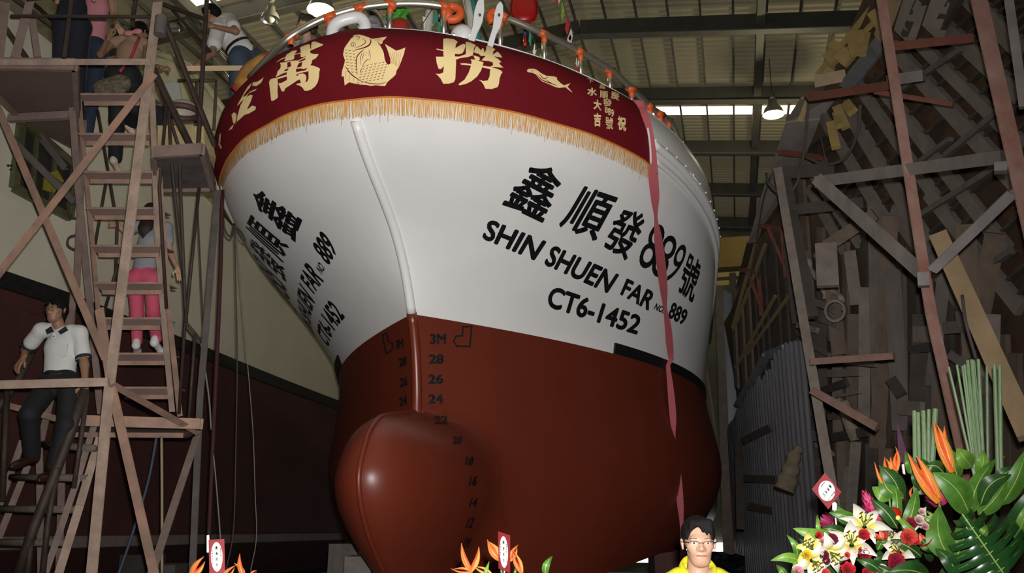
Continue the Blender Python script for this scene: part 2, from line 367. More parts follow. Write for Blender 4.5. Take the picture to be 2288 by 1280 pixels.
def subdiv(V, T, mx):
    V = [tuple(v) for v in V]; out = []; st = list(T); mid = {}
    while st:
        t = st.pop(); P = [np.array(V[i]) for i in t]; e = [np.linalg.norm(P[i]-P[(i+1) % 3]) for i in range(3)]; k = int(np.argmax(e))
        if e[k] <= mx: out.append(t); continue
        a, b, c = t[k], t[(k+1) % 3], t[(k+2) % 3]; key = (min(a, b), max(a, b))
        if key not in mid: mid[key] = len(V); V.append(tuple((P[k]+P[(k+1) % 3])/2))
        m = mid[key]; st += [(a, m, c), (m, b, c)]
    return V, out
def decal(name, items, surf, m, parent, mx=14, label=None):
    """items: list of (V, T) in pixels of the place where the mark sits; surf maps them onto the surface"""
    mb = MB()
    for V, T in items:
        V, T = subdiv(V, T, mx); P = [surf(*v) for v in V]
        ok = [t for t in T if all(P[i] is not None for i in t)]
        P = [p if p is not None else (0, 0, 0) for p in P]; used = sorted({i for t in ok for i in t}); ix = {a: b for b, a in enumerate(used)}
        mb.add([P[i] for i in used], [tuple(ix[i] for i in t) for t in ok])
    return mb.build(name, m, parent, label=label, fix=False)
def quadmap(V, q):            # unit square -> quad (tl, tr, br, bl)
    q = [np.array(p, float) for p in q]; V = np.asarray(V); x = V[:, :1]; y = V[:, 1:]
    return (q[3]*(1-x)+q[2]*x)*(1-y)+(q[0]*(1-x)+q[1]*x)*y
def word(t, q, bold=.03):
    V, T = glyphs(t, bold); return quadmap(V, q), T
def poly(pts, hole=None):
    loops = [[Vector((p[0], p[1], 0)) for p in pts]]+([[Vector((p[0], p[1], 0)) for p in h] for h in hole] if hole else [])
    return [tuple(p)[:2] for l in loops for p in l], [tuple(t) for t in tessellate_polygon(loops)]
# ------------------------------------------------------------------ names and draught marks on the hull
hp = lambda x, y: onhull(x, y, .008)
def inv(x, y):                    # pixel on the hull -> (angle, height) of the hull form
    p = onhull(x, y, 0)-ORG; w = p[2]; u = p@AX; v = p@AC
    Sx = herm(w, WK, S_); L = herm(w, LV, L_); return math.acos(max(0, min(1, 1-(u-Sx)/L)))*(1 if v >= 0 else -1), w
zh = [('鑫', [(1195, 352), (1265, 392), (1212, 500), (1118, 455)]), ('順', [(1300, 412), (1384, 440), (1330, 540), (1245, 505)]),
      ('發', [(1388, 462), (1448, 478), (1405, 588), (1338, 545)]), ('8', [(1462, 490), (1492, 514), (1450, 606), (1420, 588)]),
      ('8', [(1490, 515), (1518, 540), (1478, 628), (1448, 604)]), ('9', [(1520, 538), (1538, 556), (1502, 636), (1482, 622)]),
      ('號', [(1540, 558), (1568, 588), (1546, 680), (1510, 648)])]
en = [('SHIN', [(1093, 487), (1222, 538), (1193, 582), (1075, 532)]), ('SHUEN', [(1235, 545), (1384, 612), (1356, 655), (1213, 590)]),
      ('FAR', [(1400, 620), (1468, 655), (1448, 694), (1384, 657)]), ('NO.', [(1466, 676), (1488, 687), (1480, 700), (1459, 690)]), ('889', [(1502, 672), (1538, 694), (1526, 728), (1490, 708)]),
      ('CT6-1452', [(1232, 636), (1436, 706), (1422, 748), (1218, 684)])]
decal('ship_name', [word(t, q, .02 if t not in '89' else .0) for t, q in zh], hp, M_black, vessel)
decal('ship_name', [word(t, q, .035) for t, q in en[:5]], hp, M_black, vessel)
decal('registration', [word(*en[5], .035)], hp, M_black, vessel)
dm = [('3M', 978, 757, 18, 12), ('28', 974, 802, 17, 11), ('26', 973, 847, 17, 11), ('24', 973, 891, 17, 11), ('22', 985, 938, 15, 9), ('20', 1021, 984, 10, 9),
      ('18', 1048, 1030, 9, 10), ('16', 1056, 1075, 8, 11), ('14', 1057, 1122, 8, 11), ('12', 1050, 1167, 7, 12), ('1M', 1042, 1212, 7, 12), ('8', 1025, 1262, 4, 10)]
for t, x, y, a, b in dm:
    sl = (y-930)*.035 if y > 930 else 0
    decal('draught_mark', [word(t, [(x-a+sl*.5, y-b), (x+a+sl*.5, y-b), (x+a-sl*.5, y+b), (x-a-sl*.5, y+b)], .045)], hp, M_black, vessel)
for t, x, y in (('3M', 894, 768), ('28', 901, 808), ('26', 903, 853), ('24', 902, 896)):
    decal('draught_mark', [word(t, [(x-9, y-8), (x+8, y-13), (x+9, y+8), (x-8, y+13)], .045)], hp, M_black, vessel)
def outline(pts, w):
    P = [np.array(p, float) for p in pts]; V = []; T = []
    for a, b in zip(P, P[1:]+P[:1]):
        d = b-a; d /= np.linalg.norm(d); n = np.array((-d[1], d[0]))*w/2; k = len(V); a = a-d*w/2; b = b+d*w/2; V += [a+n, b+n, b-n, a-n]; T += [(k, k+1, k+2), (k, k+2, k+3)]
    return V, T
decal('bulb_symbol', [outline([(1034, 730), (1053, 729), (1049, 774), (1020, 773), (1013, 762), (1018, 751), (1032, 750)], 4)], hp, M_black, vessel)
decal('bulb_symbol', [outline([(856, 748), (866, 744), (868, 762), (879, 768), (877, 782), (864, 790)], 3)], hp, M_black, vessel)
# the same names mirrored in place on the other bow, written to read from outside
def stb(q): return [inv(*p) for p in q]
def star(thw):
    th, w = thw; u, v = hull_uv(np.array(-th), np.array(w)); return u, v, w
def tws(name, items):
    mb = MB()
    for (t, q, bold) in items:
        V, T = glyphs(t, bold); A = quadmap(V, q)
        V2, T2 = subdiv([tuple(a) for a in A*np.array([1, 1])], T, .09)
        A = np.array(V2); u, v = hull_uv(-A[:, 0], A[:, 1]); P = shipw(u, v, A[:, 1]); 
        u2, v2 = hull_uv(-A[:, 0]+.01, A[:, 1]); u3, v3 = hull_uv(-A[:, 0], A[:, 1]+.02)
        n = np.cross(shipw(u2, v2, A[:, 1])-P, shipw(u3, v3, A[:, 1]+.02)-P); n /= np.linalg.norm(n, axis=1)[:, None]
        s = np.sign((n@-AC)); P = P+n*s[:, None]*.009
        mb.add(P, T2)
    mb.build(name, M_black, vessel, fix=False)
flipq = lambda q: [q[1], q[0], q[3], q[2]]
tws('ship_name', [(t, flipq(stb(q)), .02 if t not in '89' else .0) for t, q in zh])
# latin lines keep their place along the hull but run the other way
L0, L1 = inv(1084, 510), inv(1532, 711)
def lineq(q, A, B):
    Q = np.array(stb(q)); a, b = A[0], B[0]; Q[:, 0] = a+b-Q[:, 0]; base = lambda x: np.interp(x, [a, b], [A[1], B[1]])
    for i, (p, o) in enumerate(zip(Q, stb(q))): Q[i, 1] = o[1]-base(o[0])+base(p[0])
    return [tuple(p) for p in Q]
tws('ship_name', [(t, lineq(q, L0, L1), .035) for t, q in en[:5]])
C0, C1 = inv(1225, 660), inv(1429, 727)
tws('registration', [('CT6-1452', lineq(en[5][1], C0, C1), .035)])
# ------------------------------------------------------------------ red cloth banner along the bulwark
M_cloth = mat('red_banner_cloth', (.135, .0055, .0105), .85, var=.12, scale=3, bump=.15, bscale=60, spec=.15)
M_cream = mat('cream_cloth', (.80, .62, .30), .8, spec=.2)
M_fringe = mat('gold_fringe', (.62, .30, .035), .7)
iL = None
def band(f, lo, hi, off):
    A = lvl(f, lo, hi); B = inset(lvl(f, lo, hi), -off); return U2W(A)+(U2W(B)-U2W(A))
uR = (onhull(1416, 300, 0)-ORG)@AX; uL = (onhull(492, 380, 0)-ORG)@AX
full = lvl(.5, w_bb, w_top); mid = len(full)//2
i0 = next(i for i in range(mid, -1, -1) if full[i, 0] > uL+.05); i1 = next(i for i in range(mid, len(full)) if full[i, 0] > uR)
banner = thing('banner', 'long red cloth banner with gold characters hung round the white bow', 'banner', shipw(np.array(-1.5), np.array(0.), np.array(4.8)))
rng = np.random.RandomState(3)
fr = np.linspace(0, 1, 26); GBn = []
for f in fr:
    P = band(f, w_bb, lambda u: w_top(u)-.07, .05-.02*max(0, f-.8)/.2)[i0:i1+1]; s = np.arange(len(P))
    wob = .012*np.sin(s*.55+f*3)+.01*np.sin(s*.23-f*6)+.02*(1-f)*np.sin(s*.9)*.3
    nrm = band(f, w_bb, w_top, .2)[i0:i1+1]-band(f, w_bb, w_top, .1)[i0:i1+1]; nrm /= np.linalg.norm(nrm, axis=1)[:, None]
    GBn.append(P+nrm*wob[:, None]*.6)
GBn = np.array(GBn)
topin = U2W(inset(lvl(1, w_bb, lambda u: w_top(u)-.15), .2))[i0:i1+1]; tpc = GBn[-1]*.25+U2W(inset(lvl(1, w_bb, lambda u: w_top(u)+.06), .09))[i0:i1+1]*.75
mb = MB(); mb.grid(np.concatenate([GBn, [tpc], [topin]])); mb.build('cloth', M_cloth, banner, smooth=True)
BB = bvh_of(GBn)
bp = lambda x, y: onhull(x, y, .006, BB)
mb = MB(); mb.tube(GBn[0]+np.array([0, 0, .004]), .009, 6); mb.build('piping', mat('orange_braid', (.55, .16, .02), .7), banner, smooth=True)
mb = MB(); mb.tube([g[-1]+AC*.01 for g in GBn], .012, 6); mb.build('white_edge', mat('white_braid', (.7, .65, .6), .7), banner, smooth=True)
mb = MB(); base = GBn[0]; L = np.concatenate([[0], np.cumsum(np.linalg.norm(np.diff(base, axis=0), axis=1))]); NS = int(L[-1]/.0058)
for k in range(NS):
    s = (k+.5)/NS*L[-1]+rng.uniform(-.003, .003); j = min(np.searchsorted(L, s), len(L)-1); j = max(j, 1); t = (s-L[j-1])/(L[j]-L[j-1]); p = base[j-1]*(1-t)+base[j]*t
    d = base[j]-base[j-1]; d /= np.linalg.norm(d); ln = .155+rng.uniform(-.02, .012)+(.06 if rng.rand() < .01 else 0); sw = rng.uniform(-.012, .012)
    inward = np.cross(d, (0, 0, 1)); inward *= np.sign(inward@(shipw(np.array(3.), np.array(0.), np.array(4.))-p)); e = p+np.array([0, 0, -ln])+d*sw+inward*(.03); wd = d*rng.uniform(.0020, .0030)
    mb.add([p-wd, p+wd, e+wd*.6, e-wd*.6], [(0, 1, 2, 3)])
mb.build('fringe', M_fringe, banner, kind='stuff', fix=False)
# big characters, cut from cream cloth
def ptsq(box, pts):               # points in 0..1000 crop units -> photo pixels
    x0, y0, k = box; return [(x0+x/k, y0+y/k) for x, y in pts]
bxA = (940, 0, 6.3556)
lao = [[(318, 560), (370, 552), (470, 565), (523, 602), (498, 640), (490, 690), (560, 650), (600, 630), (628, 635), (632, 665), (615, 720), (590, 760), (540, 775), (485, 768), (482, 805), (540, 808), (640, 775), (636, 600), (700, 610), (780, 650), (755, 690), (748, 745), (735, 790), (830, 815), (838, 850), (820, 862), (770, 852), (745, 790), (660, 815), (560, 828), (500, 850), (500, 900), (495, 1020), (490, 1120), (470, 1165), (400, 1185), (320, 1188), (285, 1120), (240, 1068), (210, 1045), (270, 1048), (318, 1030), (328, 935), (300, 970), (275, 985), (250, 970), (225, 890), (215, 808), (325, 808), (320, 765), (322, 732), (225, 708), (222, 696), (318, 712)],
       [(752, 745), (770, 690), (792, 662), (815, 680), (838, 705), (850, 725), (872, 694), (890, 700), (905, 762), (925, 715), (930, 660), (1000, 675), (1058, 710), (1030, 735), (1018, 785), (1085, 740), (1120, 770), (1155, 825), (1100, 818), (1035, 805), (1105, 850), (1142, 888), (1105, 895), (1130, 930), (1170, 962), (1120, 962), (1060, 955), (1000, 960), (1070, 975), (1130, 1000), (1158, 1025), (1135, 1060), (1115, 1120), (1108, 1190), (1090, 1235), (1010, 1262), (915, 1258), (890, 1200), (860, 1160), (822, 1132), (890, 1150), (950, 1140), (975, 1085), (985, 985), (870, 958), (850, 1010), (800, 1085), (720, 1150), (640, 1190), (545, 1210), (535, 1192), (620, 1130), (680, 1030), (712, 935), (570, 918), (560, 902), (620, 900), (715, 912), (720, 880), (705, 845), (790, 855), (890, 890), (875, 935), (985, 950), (1025, 930), (1020, 890), (960, 870), (860, 862), (920, 800), (850, 800), (820, 770), (760, 752)]]
bxB = (590, 84, 8.5333)
wan = [[(905, 225), (905, 150), (920, 95), (955, 85), (1000, 88), (1080, 122), (1132, 130), (1122, 158), (1010, 205), (890, 255), (888, 298), (960, 318), (1042, 318), (1040, 340), (990, 400), (925, 432), (915, 490), (888, 528), (960, 540), (1050, 575), (1078, 605), (1060, 640), (1055, 740), (1030, 850), (980, 930), (900, 990), (840, 1008), (778, 1008), (740, 950), (690, 915), (615, 890), (640, 875), (712, 862), (690, 795), (640, 815), (560, 870), (420, 960), (390, 1015), (358, 1030), (340, 1005), (280, 870), (340, 862), (448, 805), (442, 738), (265, 792), (272, 860), (265, 1020), (272, 1120), (262, 1150), (190, 1200), (145, 1198), (130, 1060), (105, 850), (125, 800), (160, 785), (245, 765), (440, 705), (440, 670), (452, 655), (360, 685), (250, 745), (222, 745), (245, 725), (272, 640), (320, 590), (330, 530), (312, 485), (405, 475), (520, 445), (660, 440), (820, 355), (740, 375), (705, 370), (708, 312), (585, 335), (583, 400), (560, 425), (390, 458), (425, 390), (330, 430), (250, 478), (248, 470), (340, 405), (415, 378), (440, 330), (500, 295), (545, 262), (632, 252), (630, 275), (588, 318), (640, 312), (705, 295), (705, 240), (690, 205), (720, 180), (800, 150), (870, 132), (885, 160), (890, 220)]]
wan_holes = [[(515, 460), (450, 480), (455, 540), (445, 582), (520, 552), (528, 540), (515, 500)], [(480, 582), (405, 612), (390, 645), (455, 632)], [(800, 392), (690, 440), (668, 458), (670, 475), (790, 430)], [(738, 462), (668, 495), (645, 540), (632, 575), (720, 556), (730, 510)], [(840, 578), (760, 600), (710, 588), (640, 592), (615, 605), (622, 660), (800, 622)], [(855, 640), (740, 665), (630, 695), (625, 730), (660, 728), (645, 710), (690, 690), (745, 682), (790, 700), (815, 750), (808, 815), (785, 842), (830, 838), (856, 780)]]
bxC = (460, 100, 3.7643)
jin = [[(402, 318), (440, 310), (492, 275), (470, 320), (430, 348), (395, 345)], [(395, 320), (360, 350), (330, 400), (265, 515), (285, 500), (340, 430), (375, 395), (434, 368), (420, 385), (395, 395), (365, 408), (345, 440), (380, 420), (398, 425), (385, 470), (360, 520), (350, 545), (395, 510), (425, 520), (420, 545), (370, 575), (330, 588), (240, 670), (225, 705), (195, 720), (215, 690), (265, 645), (270, 600), (285, 545), (300, 500), (330, 455), (305, 480), (315, 440), (345, 395), (375, 360)], [(220, 590), (240, 568), (262, 580), (262, 620), (250, 655), (235, 660)]]
decal('character', [poly(ptsq(bxB, wan[0]), [ptsq(bxB, h) for h in wan_holes])], bp, M_cream, banner, mx=9)
for nm, bx, pl in (('lao', bxA, lao), ('jin', bxC, jin)):
    decal('character', [poly(ptsq(bx, p)) for p in pl], bp, M_cream, banner, mx=9)
# carp emblem
bxF = (640, 0, 7.1125)
fish = [(1095, 565), (1150, 558), (1230, 575), (1300, 600), (1360, 625), (1470, 612), (1600, 590), (1555, 640), (1530, 660), (1525, 695), (1500, 710), (1440, 672), (1490, 730), (1530, 800), (1548, 850), (1560, 930), (1585, 1000), (1620, 1030), (1655, 1010), (1650, 940), (1625, 850), (1600, 780), (1565, 705), (1660, 760), (1745, 810), (1830, 785), (1890, 760), (1870, 850), (1830, 960), (1790, 1060), (1750, 1120), (1740, 1180), (1690, 1230), (1640, 1270), (1600, 1310), (1570, 1365), (1500, 1360), (1420, 1350), (1350, 1362), (1270, 1345), (1190, 1342), (1090, 1325), (1000, 1305), (930, 1355), (915, 1210), (880, 1215), (890, 1120), (925, 1010), (935, 960), (905, 870), (925, 770), (980, 690), (1030, 620), (1075, 590), (1060, 580)]
decal('carp_emblem', [poly(ptsq(bxF, fish))], bp, M_cream, banner, mx=9)
def stroke(pts, w):
    P = [np.array(p, float) for p in spline(pts, 4)] if len(pts) > 2 else [np.array(p, float) for p in pts]; V = []; T = []; n = len(P)
    for i in range(n):
        d = P[min(i+1, n-1)]-P[max(i-1, 0)]; d /= np.linalg.norm(d)+1e-9; k = w/2*(.35+.65*math.sin(math.pi*min(.95, max(.05, i/(n-1))))); m = np.array((-d[1], d[0]))*k; V += [P[i]+m, P[i]-m]
        if i: T += [(2*i-2, 2*i-1, 2*i+1), (2*i-2, 2*i+1, 2*i)]
    return V, T
st = [([(1330, 630), (1345, 670), (1310, 730), (1220, 770), (1095, 800)], 22), ([(1215, 630), (1265, 675), (1200, 730), (1095, 770)], 12), ([(1090, 590), (1140, 590), (1165, 610), (1130, 645)], 10),
      ([(1130, 1185), (1115, 1040), (1130, 900), (1200, 820), (1240, 790)], 16), ([(1310, 795), (1330, 850), (1340, 930)], 10), ([(1210, 830), (1180, 930), (1175, 1030)], 9), ([(1240, 830), (1220, 900), (1215, 950)], 9), ([(1275, 830), (1262, 890)], 9), ([(1300, 830), (1310, 890)], 8),
      ([(1210, 1060), (1240, 1000), (1300, 945), (1340, 960)], 10), ([(1210, 1070), (1180, 1130), (1185, 1160)], 10), ([(940, 1050), (1010, 1150), (1090, 1220), (1200, 1290)], 18), ([(1200, 1290), (1330, 1320), (1480, 1330), (1590, 1300)], 14)]
st += [([(1620+i*32, 830+abs(i-3)*8), (1680+i*18, 1010+i*10)], 9) for i in range(7)]+[([(1390+i*25, 640-i*3), (1500+i*14, 690-i*20)], 8) for i in range(3)]
st += [([(950+i*60, 1130+i*48), (945+i*64, 1260+i*18)], 9) for i in range(9)]
for r_ in range(8):
    for c in range(3): st.append(([(930+c*62+r_*6, 790+r_*48+c*8), (950+c*62+r_*6, 802+r_*48+c*8), (975+c*62+r_*6, 790+r_*48+c*8)], 9))
for r_ in range(7):
    for c in range(7):
        x, y = 1230+c*62-r_*14, 1050+r_*44-c*12
        if x < 1640: st.append(([(x-20, y), (x+5, y+4), (x+20, y-16)], 9))
ring = [(1070+38*math.cos(a), 718+28*math.sin(a)) for a in np.linspace(0, 6.4, 14)]; st.append((ring, 10)); st.append(([(1060, 718), (1070, 724), (1080, 716)], 16))
bp2 = lambda x, y: onhull(x, y, .009, BB)
decal('carp_emblem_lines', [stroke(ptsq(bxF, p), w/7.1) for p, w in st], bp2, M_cloth, banner, mx=9)
tuna = [(1505, 1000), (1530, 982), (1600, 980), (1650, 1000), (1700, 1040), (1780, 1080), (1880, 1088), (1925, 1100), (1935, 1140), (1985, 1185), (2030, 1215), (2075, 1200), (2122, 1183), (2080, 1235), (2130, 1290), (2150, 1320), (2090, 1275), (2050, 1240), (1960, 1250), (1900, 1235), (1800, 1190), (1720, 1160), (1670, 1110), (1630, 1060), (1590, 1040), (1540, 1030), (1510, 1025)]
decal('tuna_emblem', [poly(ptsq(bxA, tuna))], bp, M_cream, banner, mx=9)
decal('tuna_emblem_lines', [stroke(ptsq(bxA, p), w/6.3) for p, w in [([(1640, 1060), (1720, 1140), (1850, 1190), (1930, 1220)], 14), ([(1680, 1060), (1740, 1120), (1800, 1100)], 12), ([(1760, 1130), (1820, 1170), (1880, 1200)], 10), ([(1560, 1020), (1575, 1008), (1590, 1022)], 8)]], bp2, M_cloth, banner, mx=9)
sm = [('水', (1311, 195, 1333, 216), 3), ('大', (1325, 221, 1343, 248), 4), ('吉', (1326, 252, 1342, 283), 1), ('順', (1339, 202, 1358, 222), 3), ('發', (1346, 220, 1366, 239), 3), ('8', (1350, 238, 1357, 253), 1), ('8', (1357, 241, 1364, 258), 1), ('9', (1364, 244, 1371, 262), 1), ('號', (1352, 260, 1369, 290), 3), ('慶', (1364, 203, 1383, 226), 6), ('祝', (1379, 258, 1398, 294), 5), ('下', (1311, 176, 1326, 187), 2), ('鑫', (1338, 188, 1352, 200), 2)]
decal('small_characters', [word(t, [(a, b), (c, b+k), (c, d), (a, d-k)], .018 if t in '順發號慶鑫' else .04) for t, (a, b, c, d), k in sm], bp, M_cream, banner, mx=9)
for t, q in (('豐', [(491, 300), (495, 296), (494, 318), (489, 322)]), ('漁', [(487, 322), (492, 318), (498, 330), (494, 333)])): decal('small_character', [word(t, q, .04)], bp, M_cream, banner, mx=9)
# rubbing strakes along the knuckle, seen aft of the banner ends
kk = U2W(lvl(0, lambda u: w_kn(u)+.0, w_top)); out = kk-U2W(inset(lvl(0, w_kn, w_top), .03)); k2 = U2W(lvl(0, lambda u: w_kn(u)-.13, w_top))+out*.7
for sl_ in (slice(3, i0), slice(i1+1, -3)):
    mb = MB(); mb.tube((kk+out*.9)[sl_], .045, 8); mb.build('rub_rail', M_white, vessel, smooth=True)
    mb = MB(); mb.tube(k2[sl_], .03, 8); mb.build('rub_rail', M_white, vessel, smooth=True)
    mb = MB()
    for p, q in zip(kk[sl_][::2], out[sl_][::2]): mb.ball(p+q*2.4+np.array([0, 0, .03]), .014, 6, 4)
    mb.build('bolt_heads', M_white, vessel, smooth=True, kind='stuff')
# ------------------------------------------------------------------ neighbouring vessel on the left
M_cream_hull = mat('cream_hull_paint', (.60, .57, .44), .4, var=.10, scale=1.1)
M_oldred = mat('dull_red_antifouling', (.062, .017, .013), .75, var=.35, scale=1.6, bump=.15)
M_stripe = mat('weathered_black_stripe', (.014, .013, .012), .5, var=.5, scale=9)
WLp = [(-7.3, .5), (-6.6, 3.5), (-5.95, 6.5), (-5.36, 8.87), (-5.09, 9.86), (-4.89, 11.14), (-4.57, 12.96), (-4.24, 15.2), (-3.72, 18.2), (-2.9, 22.5), (-1.8, 28)]
WL = np.array([np.array(p) for p in spline([(a, b, 0) for a, b in WLp], 5)])
tn = np.gradient(WL, axis=0); tn /= np.linalg.norm(tn, axis=1)[:, None]; LN = np.stack([tn[:, 1], -tn[:, 0], 0*tn[:, 0]], 1)
def lrow(inw, z): return WL-LN*inw+np.array([0, 0, 1.])*(z if np.isscalar(z) else np.asarray(z)[:, None])
zdk = np.interp(WL[:, 1], [0, 9, 14, 20, 28], [7.3, 6.75, 5.9, 5.3, 5.2])
lv = thing('fishing_vessel', 'older cream and dull red vessel behind the scaffold stairs on the left', 'ship', (-5, 10, .4))
mb = MB(); mb.grid([lrow(.0, 4.2), lrow(-.06, 4.8), lrow(-.12, zdk*.5+2.6), lrow(-.2, zdk)]); mb.build('topside', M_cream_hull, lv, smooth=60)
mb = MB(); mb.grid([lrow(0, 4.2), lrow(-.025, 4.19), lrow(-.025, 4.01), lrow(.0, 4.0)]); mb.build('boot_stripe', M_stripe, lv)
mb = MB(); mb.grid([lrow(0, 4.0), lrow(.02, 3.85), lrow(-.03, 3.83), lrow(-.01, 3.76), lrow(.1, 3.0), lrow(.3, 1.5), lrow(1.2, .7), lrow(3, .4)]); mb.build('hull_bottom', M_oldred, lv, smooth=30)
mb = MB(); mb.grid([lrow(.27, 1.5), lrow(.17, 1.49), lrow(.17, 1.36), lrow(.33, 1.33)]); mb.build('bilge_rail', mat('dusty_grey_paint', (.17, .13, .115), .8, var=.2), lv)
mb = MB(); mb.grid([lrow(.0, 1.95), lrow(.24, 1.52)]) if 0 else None
dk = lrow(.2, zdk-.05); mb = MB(); mb.grid([lrow(-.2, zdk), lrow(-.2, zdk+.06), lrow(.1, zdk+.06), lrow(.1, zdk-.05), lrow(4.6, zdk-.3)]); mb.build('deck', M_cream_hull, lv)
mb = MB(); mb.grid([lrow(4.6, zdk-.3), lrow(4.6, .4), lrow(3, .4)]); mb.build('far_side', M_cream_hull, lv)
LB = bvh_of(np.array([lrow(0, 4.2), lrow(-.06, 4.8), lrow(-.12, zdk*.5+2.6), lrow(-.2, zdk)]))
def onleft(x, y, off=.0): return onhull(x, y, off, LB)
# deckhouse with curved front, window band, handrails and mast gear above the sheer
M_cream2 = mat('yellowed_cream_paint', (.62, .57, .36), .5, var=.25, scale=3)
D = 12.2
dh = [(330, 118), (350, 112), (400, 128), (440, 150), (505, 250), (505, 300), (300, 300), (300, 118)]
P = [at(x, y, D) for x, y in dh]; mb = MB(); mb.prism(P, (-.6, 3.2, .0)); mb.build('wheelhouse', M_cream2, lv)
mb = MB(); mb.tube([at(x, y, D-.06) for x, y in ((345, 120), (380, 128), (420, 150), (460, 190), (506, 255))], .05, 8); mb.build('fender_rail', M_cream2, lv, smooth=True)
mb = MB(); mb.prism([at(x, y, D-.04) for x, y in ((368, 188), (402, 186), (410, 250), (370, 252))], (0, -.03, 0)); mb.build('door_panel', mat('pale_grey_panel', (.5, .52, .5), .5), lv)
for pts, r in [([(418, 60), (505, 170), (520, 190)], .035), ([(250, 63), (330, 67), (405, 55)], .06), ([(255, 72), (400, 68)], .03), ([(420, 30), (470, 92), (512, 140)], .03), ([(405, 58), (420, 50)], .09)]:
    mb = MB(); mb.tube([at(x, y, 12.6) for x, y in pts], r, 8); mb.build('deck_pipe', mat('galvanised_pipe', (.30, .30, .27), .45, metal=.5), lv, smooth=True)
for pts in ([(398, 180), (482, 180)], [(484, 180), (478, 290)], [(440, 180), (436, 290)], [(330, 95), (332, 130)], [(270, 70), (268, 110)]):
    mb = MB(); mb.tube([at(x, y, 11.2) for x, y in pts], .022, 6); mb.build('handrail', mat('rusty_tube', (.13, .09, .07), .7, var=.4), lv, smooth=True)
# hawse opening with brass-green frame
fr = [(43, 268), (163, 372), (150, 486), (26, 420)]
P4 = np.array([onleft(*p) for p in fr]); nrm = np.cross(P4[1]-P4[0], P4[3]-P4[0]); nrm /= np.linalg.norm(nrm); nrm *= np.sign(nrm@(CAM-P4[0]))
mb = MB(); cen = P4.mean(0)
for i in range(4): mb.bar(P4[i]+nrm*.02, P4[(i+1) % 4]+nrm*.02, .085, .09, nrm)
frm = mb.build('port_frame', mat('green_bronze_frame', (.13, .13, .065), .45, metal=.4, var=.3), lv)
mb = MB(); mb.add([p*.97+cen*.03+nrm*.012 for p in P4], [(0, 1, 2, 3)]); mb.build('opening_shade_sheet', mat('opening_shade_sheet', (.018, .018, .014), .6), lv)  # flat dark sheet on the hull stands for the shade inside
mb = MB()
for a, b in (((78, 300), (66, 432)), ((120, 335), (108, 455)), ((40, 345), (155, 430))): mb.bar(onleft(*a)+nrm*.03, onleft(*b)+nrm*.03, .04, .04, nrm)
mb.build('inner_bars', MATS['green_bronze_frame'], frm)
mb = MB(); mb.prism([onleft(x, y)+nrm*.02 for x, y in ((95, 390), (120, 380), (135, 405), (112, 432), (92, 425))], nrm*.03); mb.build('yellow_drum', mat('olive_yellow', (.22, .19, .02), .5), frm)
mb = MB()
for x, y in ((17, 370), (24, 370), (23, 379)): mb.tube([onleft(x, y), onleft(x, y, .015)], .013, 8)
mb.build('bolt_heads', M_stripe, lv)
# ------------------------------------------------------------------ steel stair tower and its platforms on the left
M_primer = mat('pink_primer_steel', (.37, .215, .15), .75, var=.3, scale=5, col2=(.22, .145, .11), bump=.1)
M_dusty = mat('dusty_plank_steel', (.24, .17, .145), .85, var=.3, scale=4)
M_pale = mat('dusty_pale_steel', (.40, .29, .225), .8, var=.35, scale=6)
M_rust = mat('dark_rusty_tube', (.06, .04, .03), .65, var=.4, scale=9, metal=.3)
M_greyst = mat('grey_paint_steel', (.125, .108, .10), .6, var=.3, scale=5)
tower = thing('scaffold_tower', 'tall steel scaffold tower with crossed braces left of the white bow', 'scaffold', (-3.6, 8.2, 0))
def B3(p): return at(*p)
def bars(parent, name, lst, m, w=.06, kind='bar', label=None):
    for it in lst:
        p, q = it[0], it[1]; ww = it[2] if len(it) > 2 else w; mb = MB()
        if kind == 'bar': mb.bar(B3(p), B3(q), ww, ww)
        elif kind == 'angle': mb.angle(B3(p), B3(q), ww, .01, flip=it[3] if len(it) > 3 else 1)
        else: mb.tube([B3(p), B3(q)], ww/2, 8)
        mb.build(name, it[4] if len(it) > 4 else m, parent, label=label)
def ext(p, q, z=0.0):             # carry a leg down to the floor along its own line
    a, b = B3(p), B3(q); d = b-a; t = (z-b[2])/d[2]; return b+d*t
# main near leg, straight to the floor
def leg(pts, w, m, k='angle', flip=1, name='leg'):
    P = [B3(p) for p in pts]; P.append(ext(pts[-2], pts[-1])); mb = MB()
    for a, b in zip(P[:-1], P[1:]):
        if k == 'angle': mb.angle(a, b, w, .012, flip=flip)
        elif k == 'bar': mb.bar(a, b, w, w)
        else: mb.tube([a, b], w/2, 8)
    mb.build(name, m, tower)
leg([(353, 5, 7.3), (245, 860, 7.3), (205, 1280, 7.3)], .115, M_pale)
leg([(487, 425, 8.9), (447, 890, 8.8), (430, 1280, 8.7)], .085, M_greyst)
leg([(222, 690, 7.35), (249, 862, 7.3), (340, 1262, 7.4)], .1, M_primer)
leg([(440, 975, 8.7), (345, 1262, 7.5)], .09, M_dusty)
leg([(187, 270, 8.9), (172, 640, 8.7), (88, 1000, 8.8), (92, 1280, 8.8)], .085, M_dusty)
leg([(165, 640, 9.3), (140, 1000, 9.2), (132, 1280, 9.2)], .09, M_dusty)
bars(tower, 'cross_brace', [((345, 165, 7.28), (-40, 660, 7.28), .085), ((-20, 205, 7.35), (235, 800, 7.35), .085), ((250, 858, 7.25), (445, 968, 8.65), .075), ((160, 945, 8.5), (-40, 890, 8.6), .08), ((16, 210, 8.8), (145, 375, 9.0), .1, 1, M_greyst), ((-20, 265, 8.6), (165, 450, 8.8), .1, 1, M_greyst)], M_primer, kind='angle')
bars(tower, 'rail', [((-60, 861, 7.3), (245, 853, 7.3), .07), ((-60, 139, 7.35), (338, 138, 7.3), .055)], M_pale)
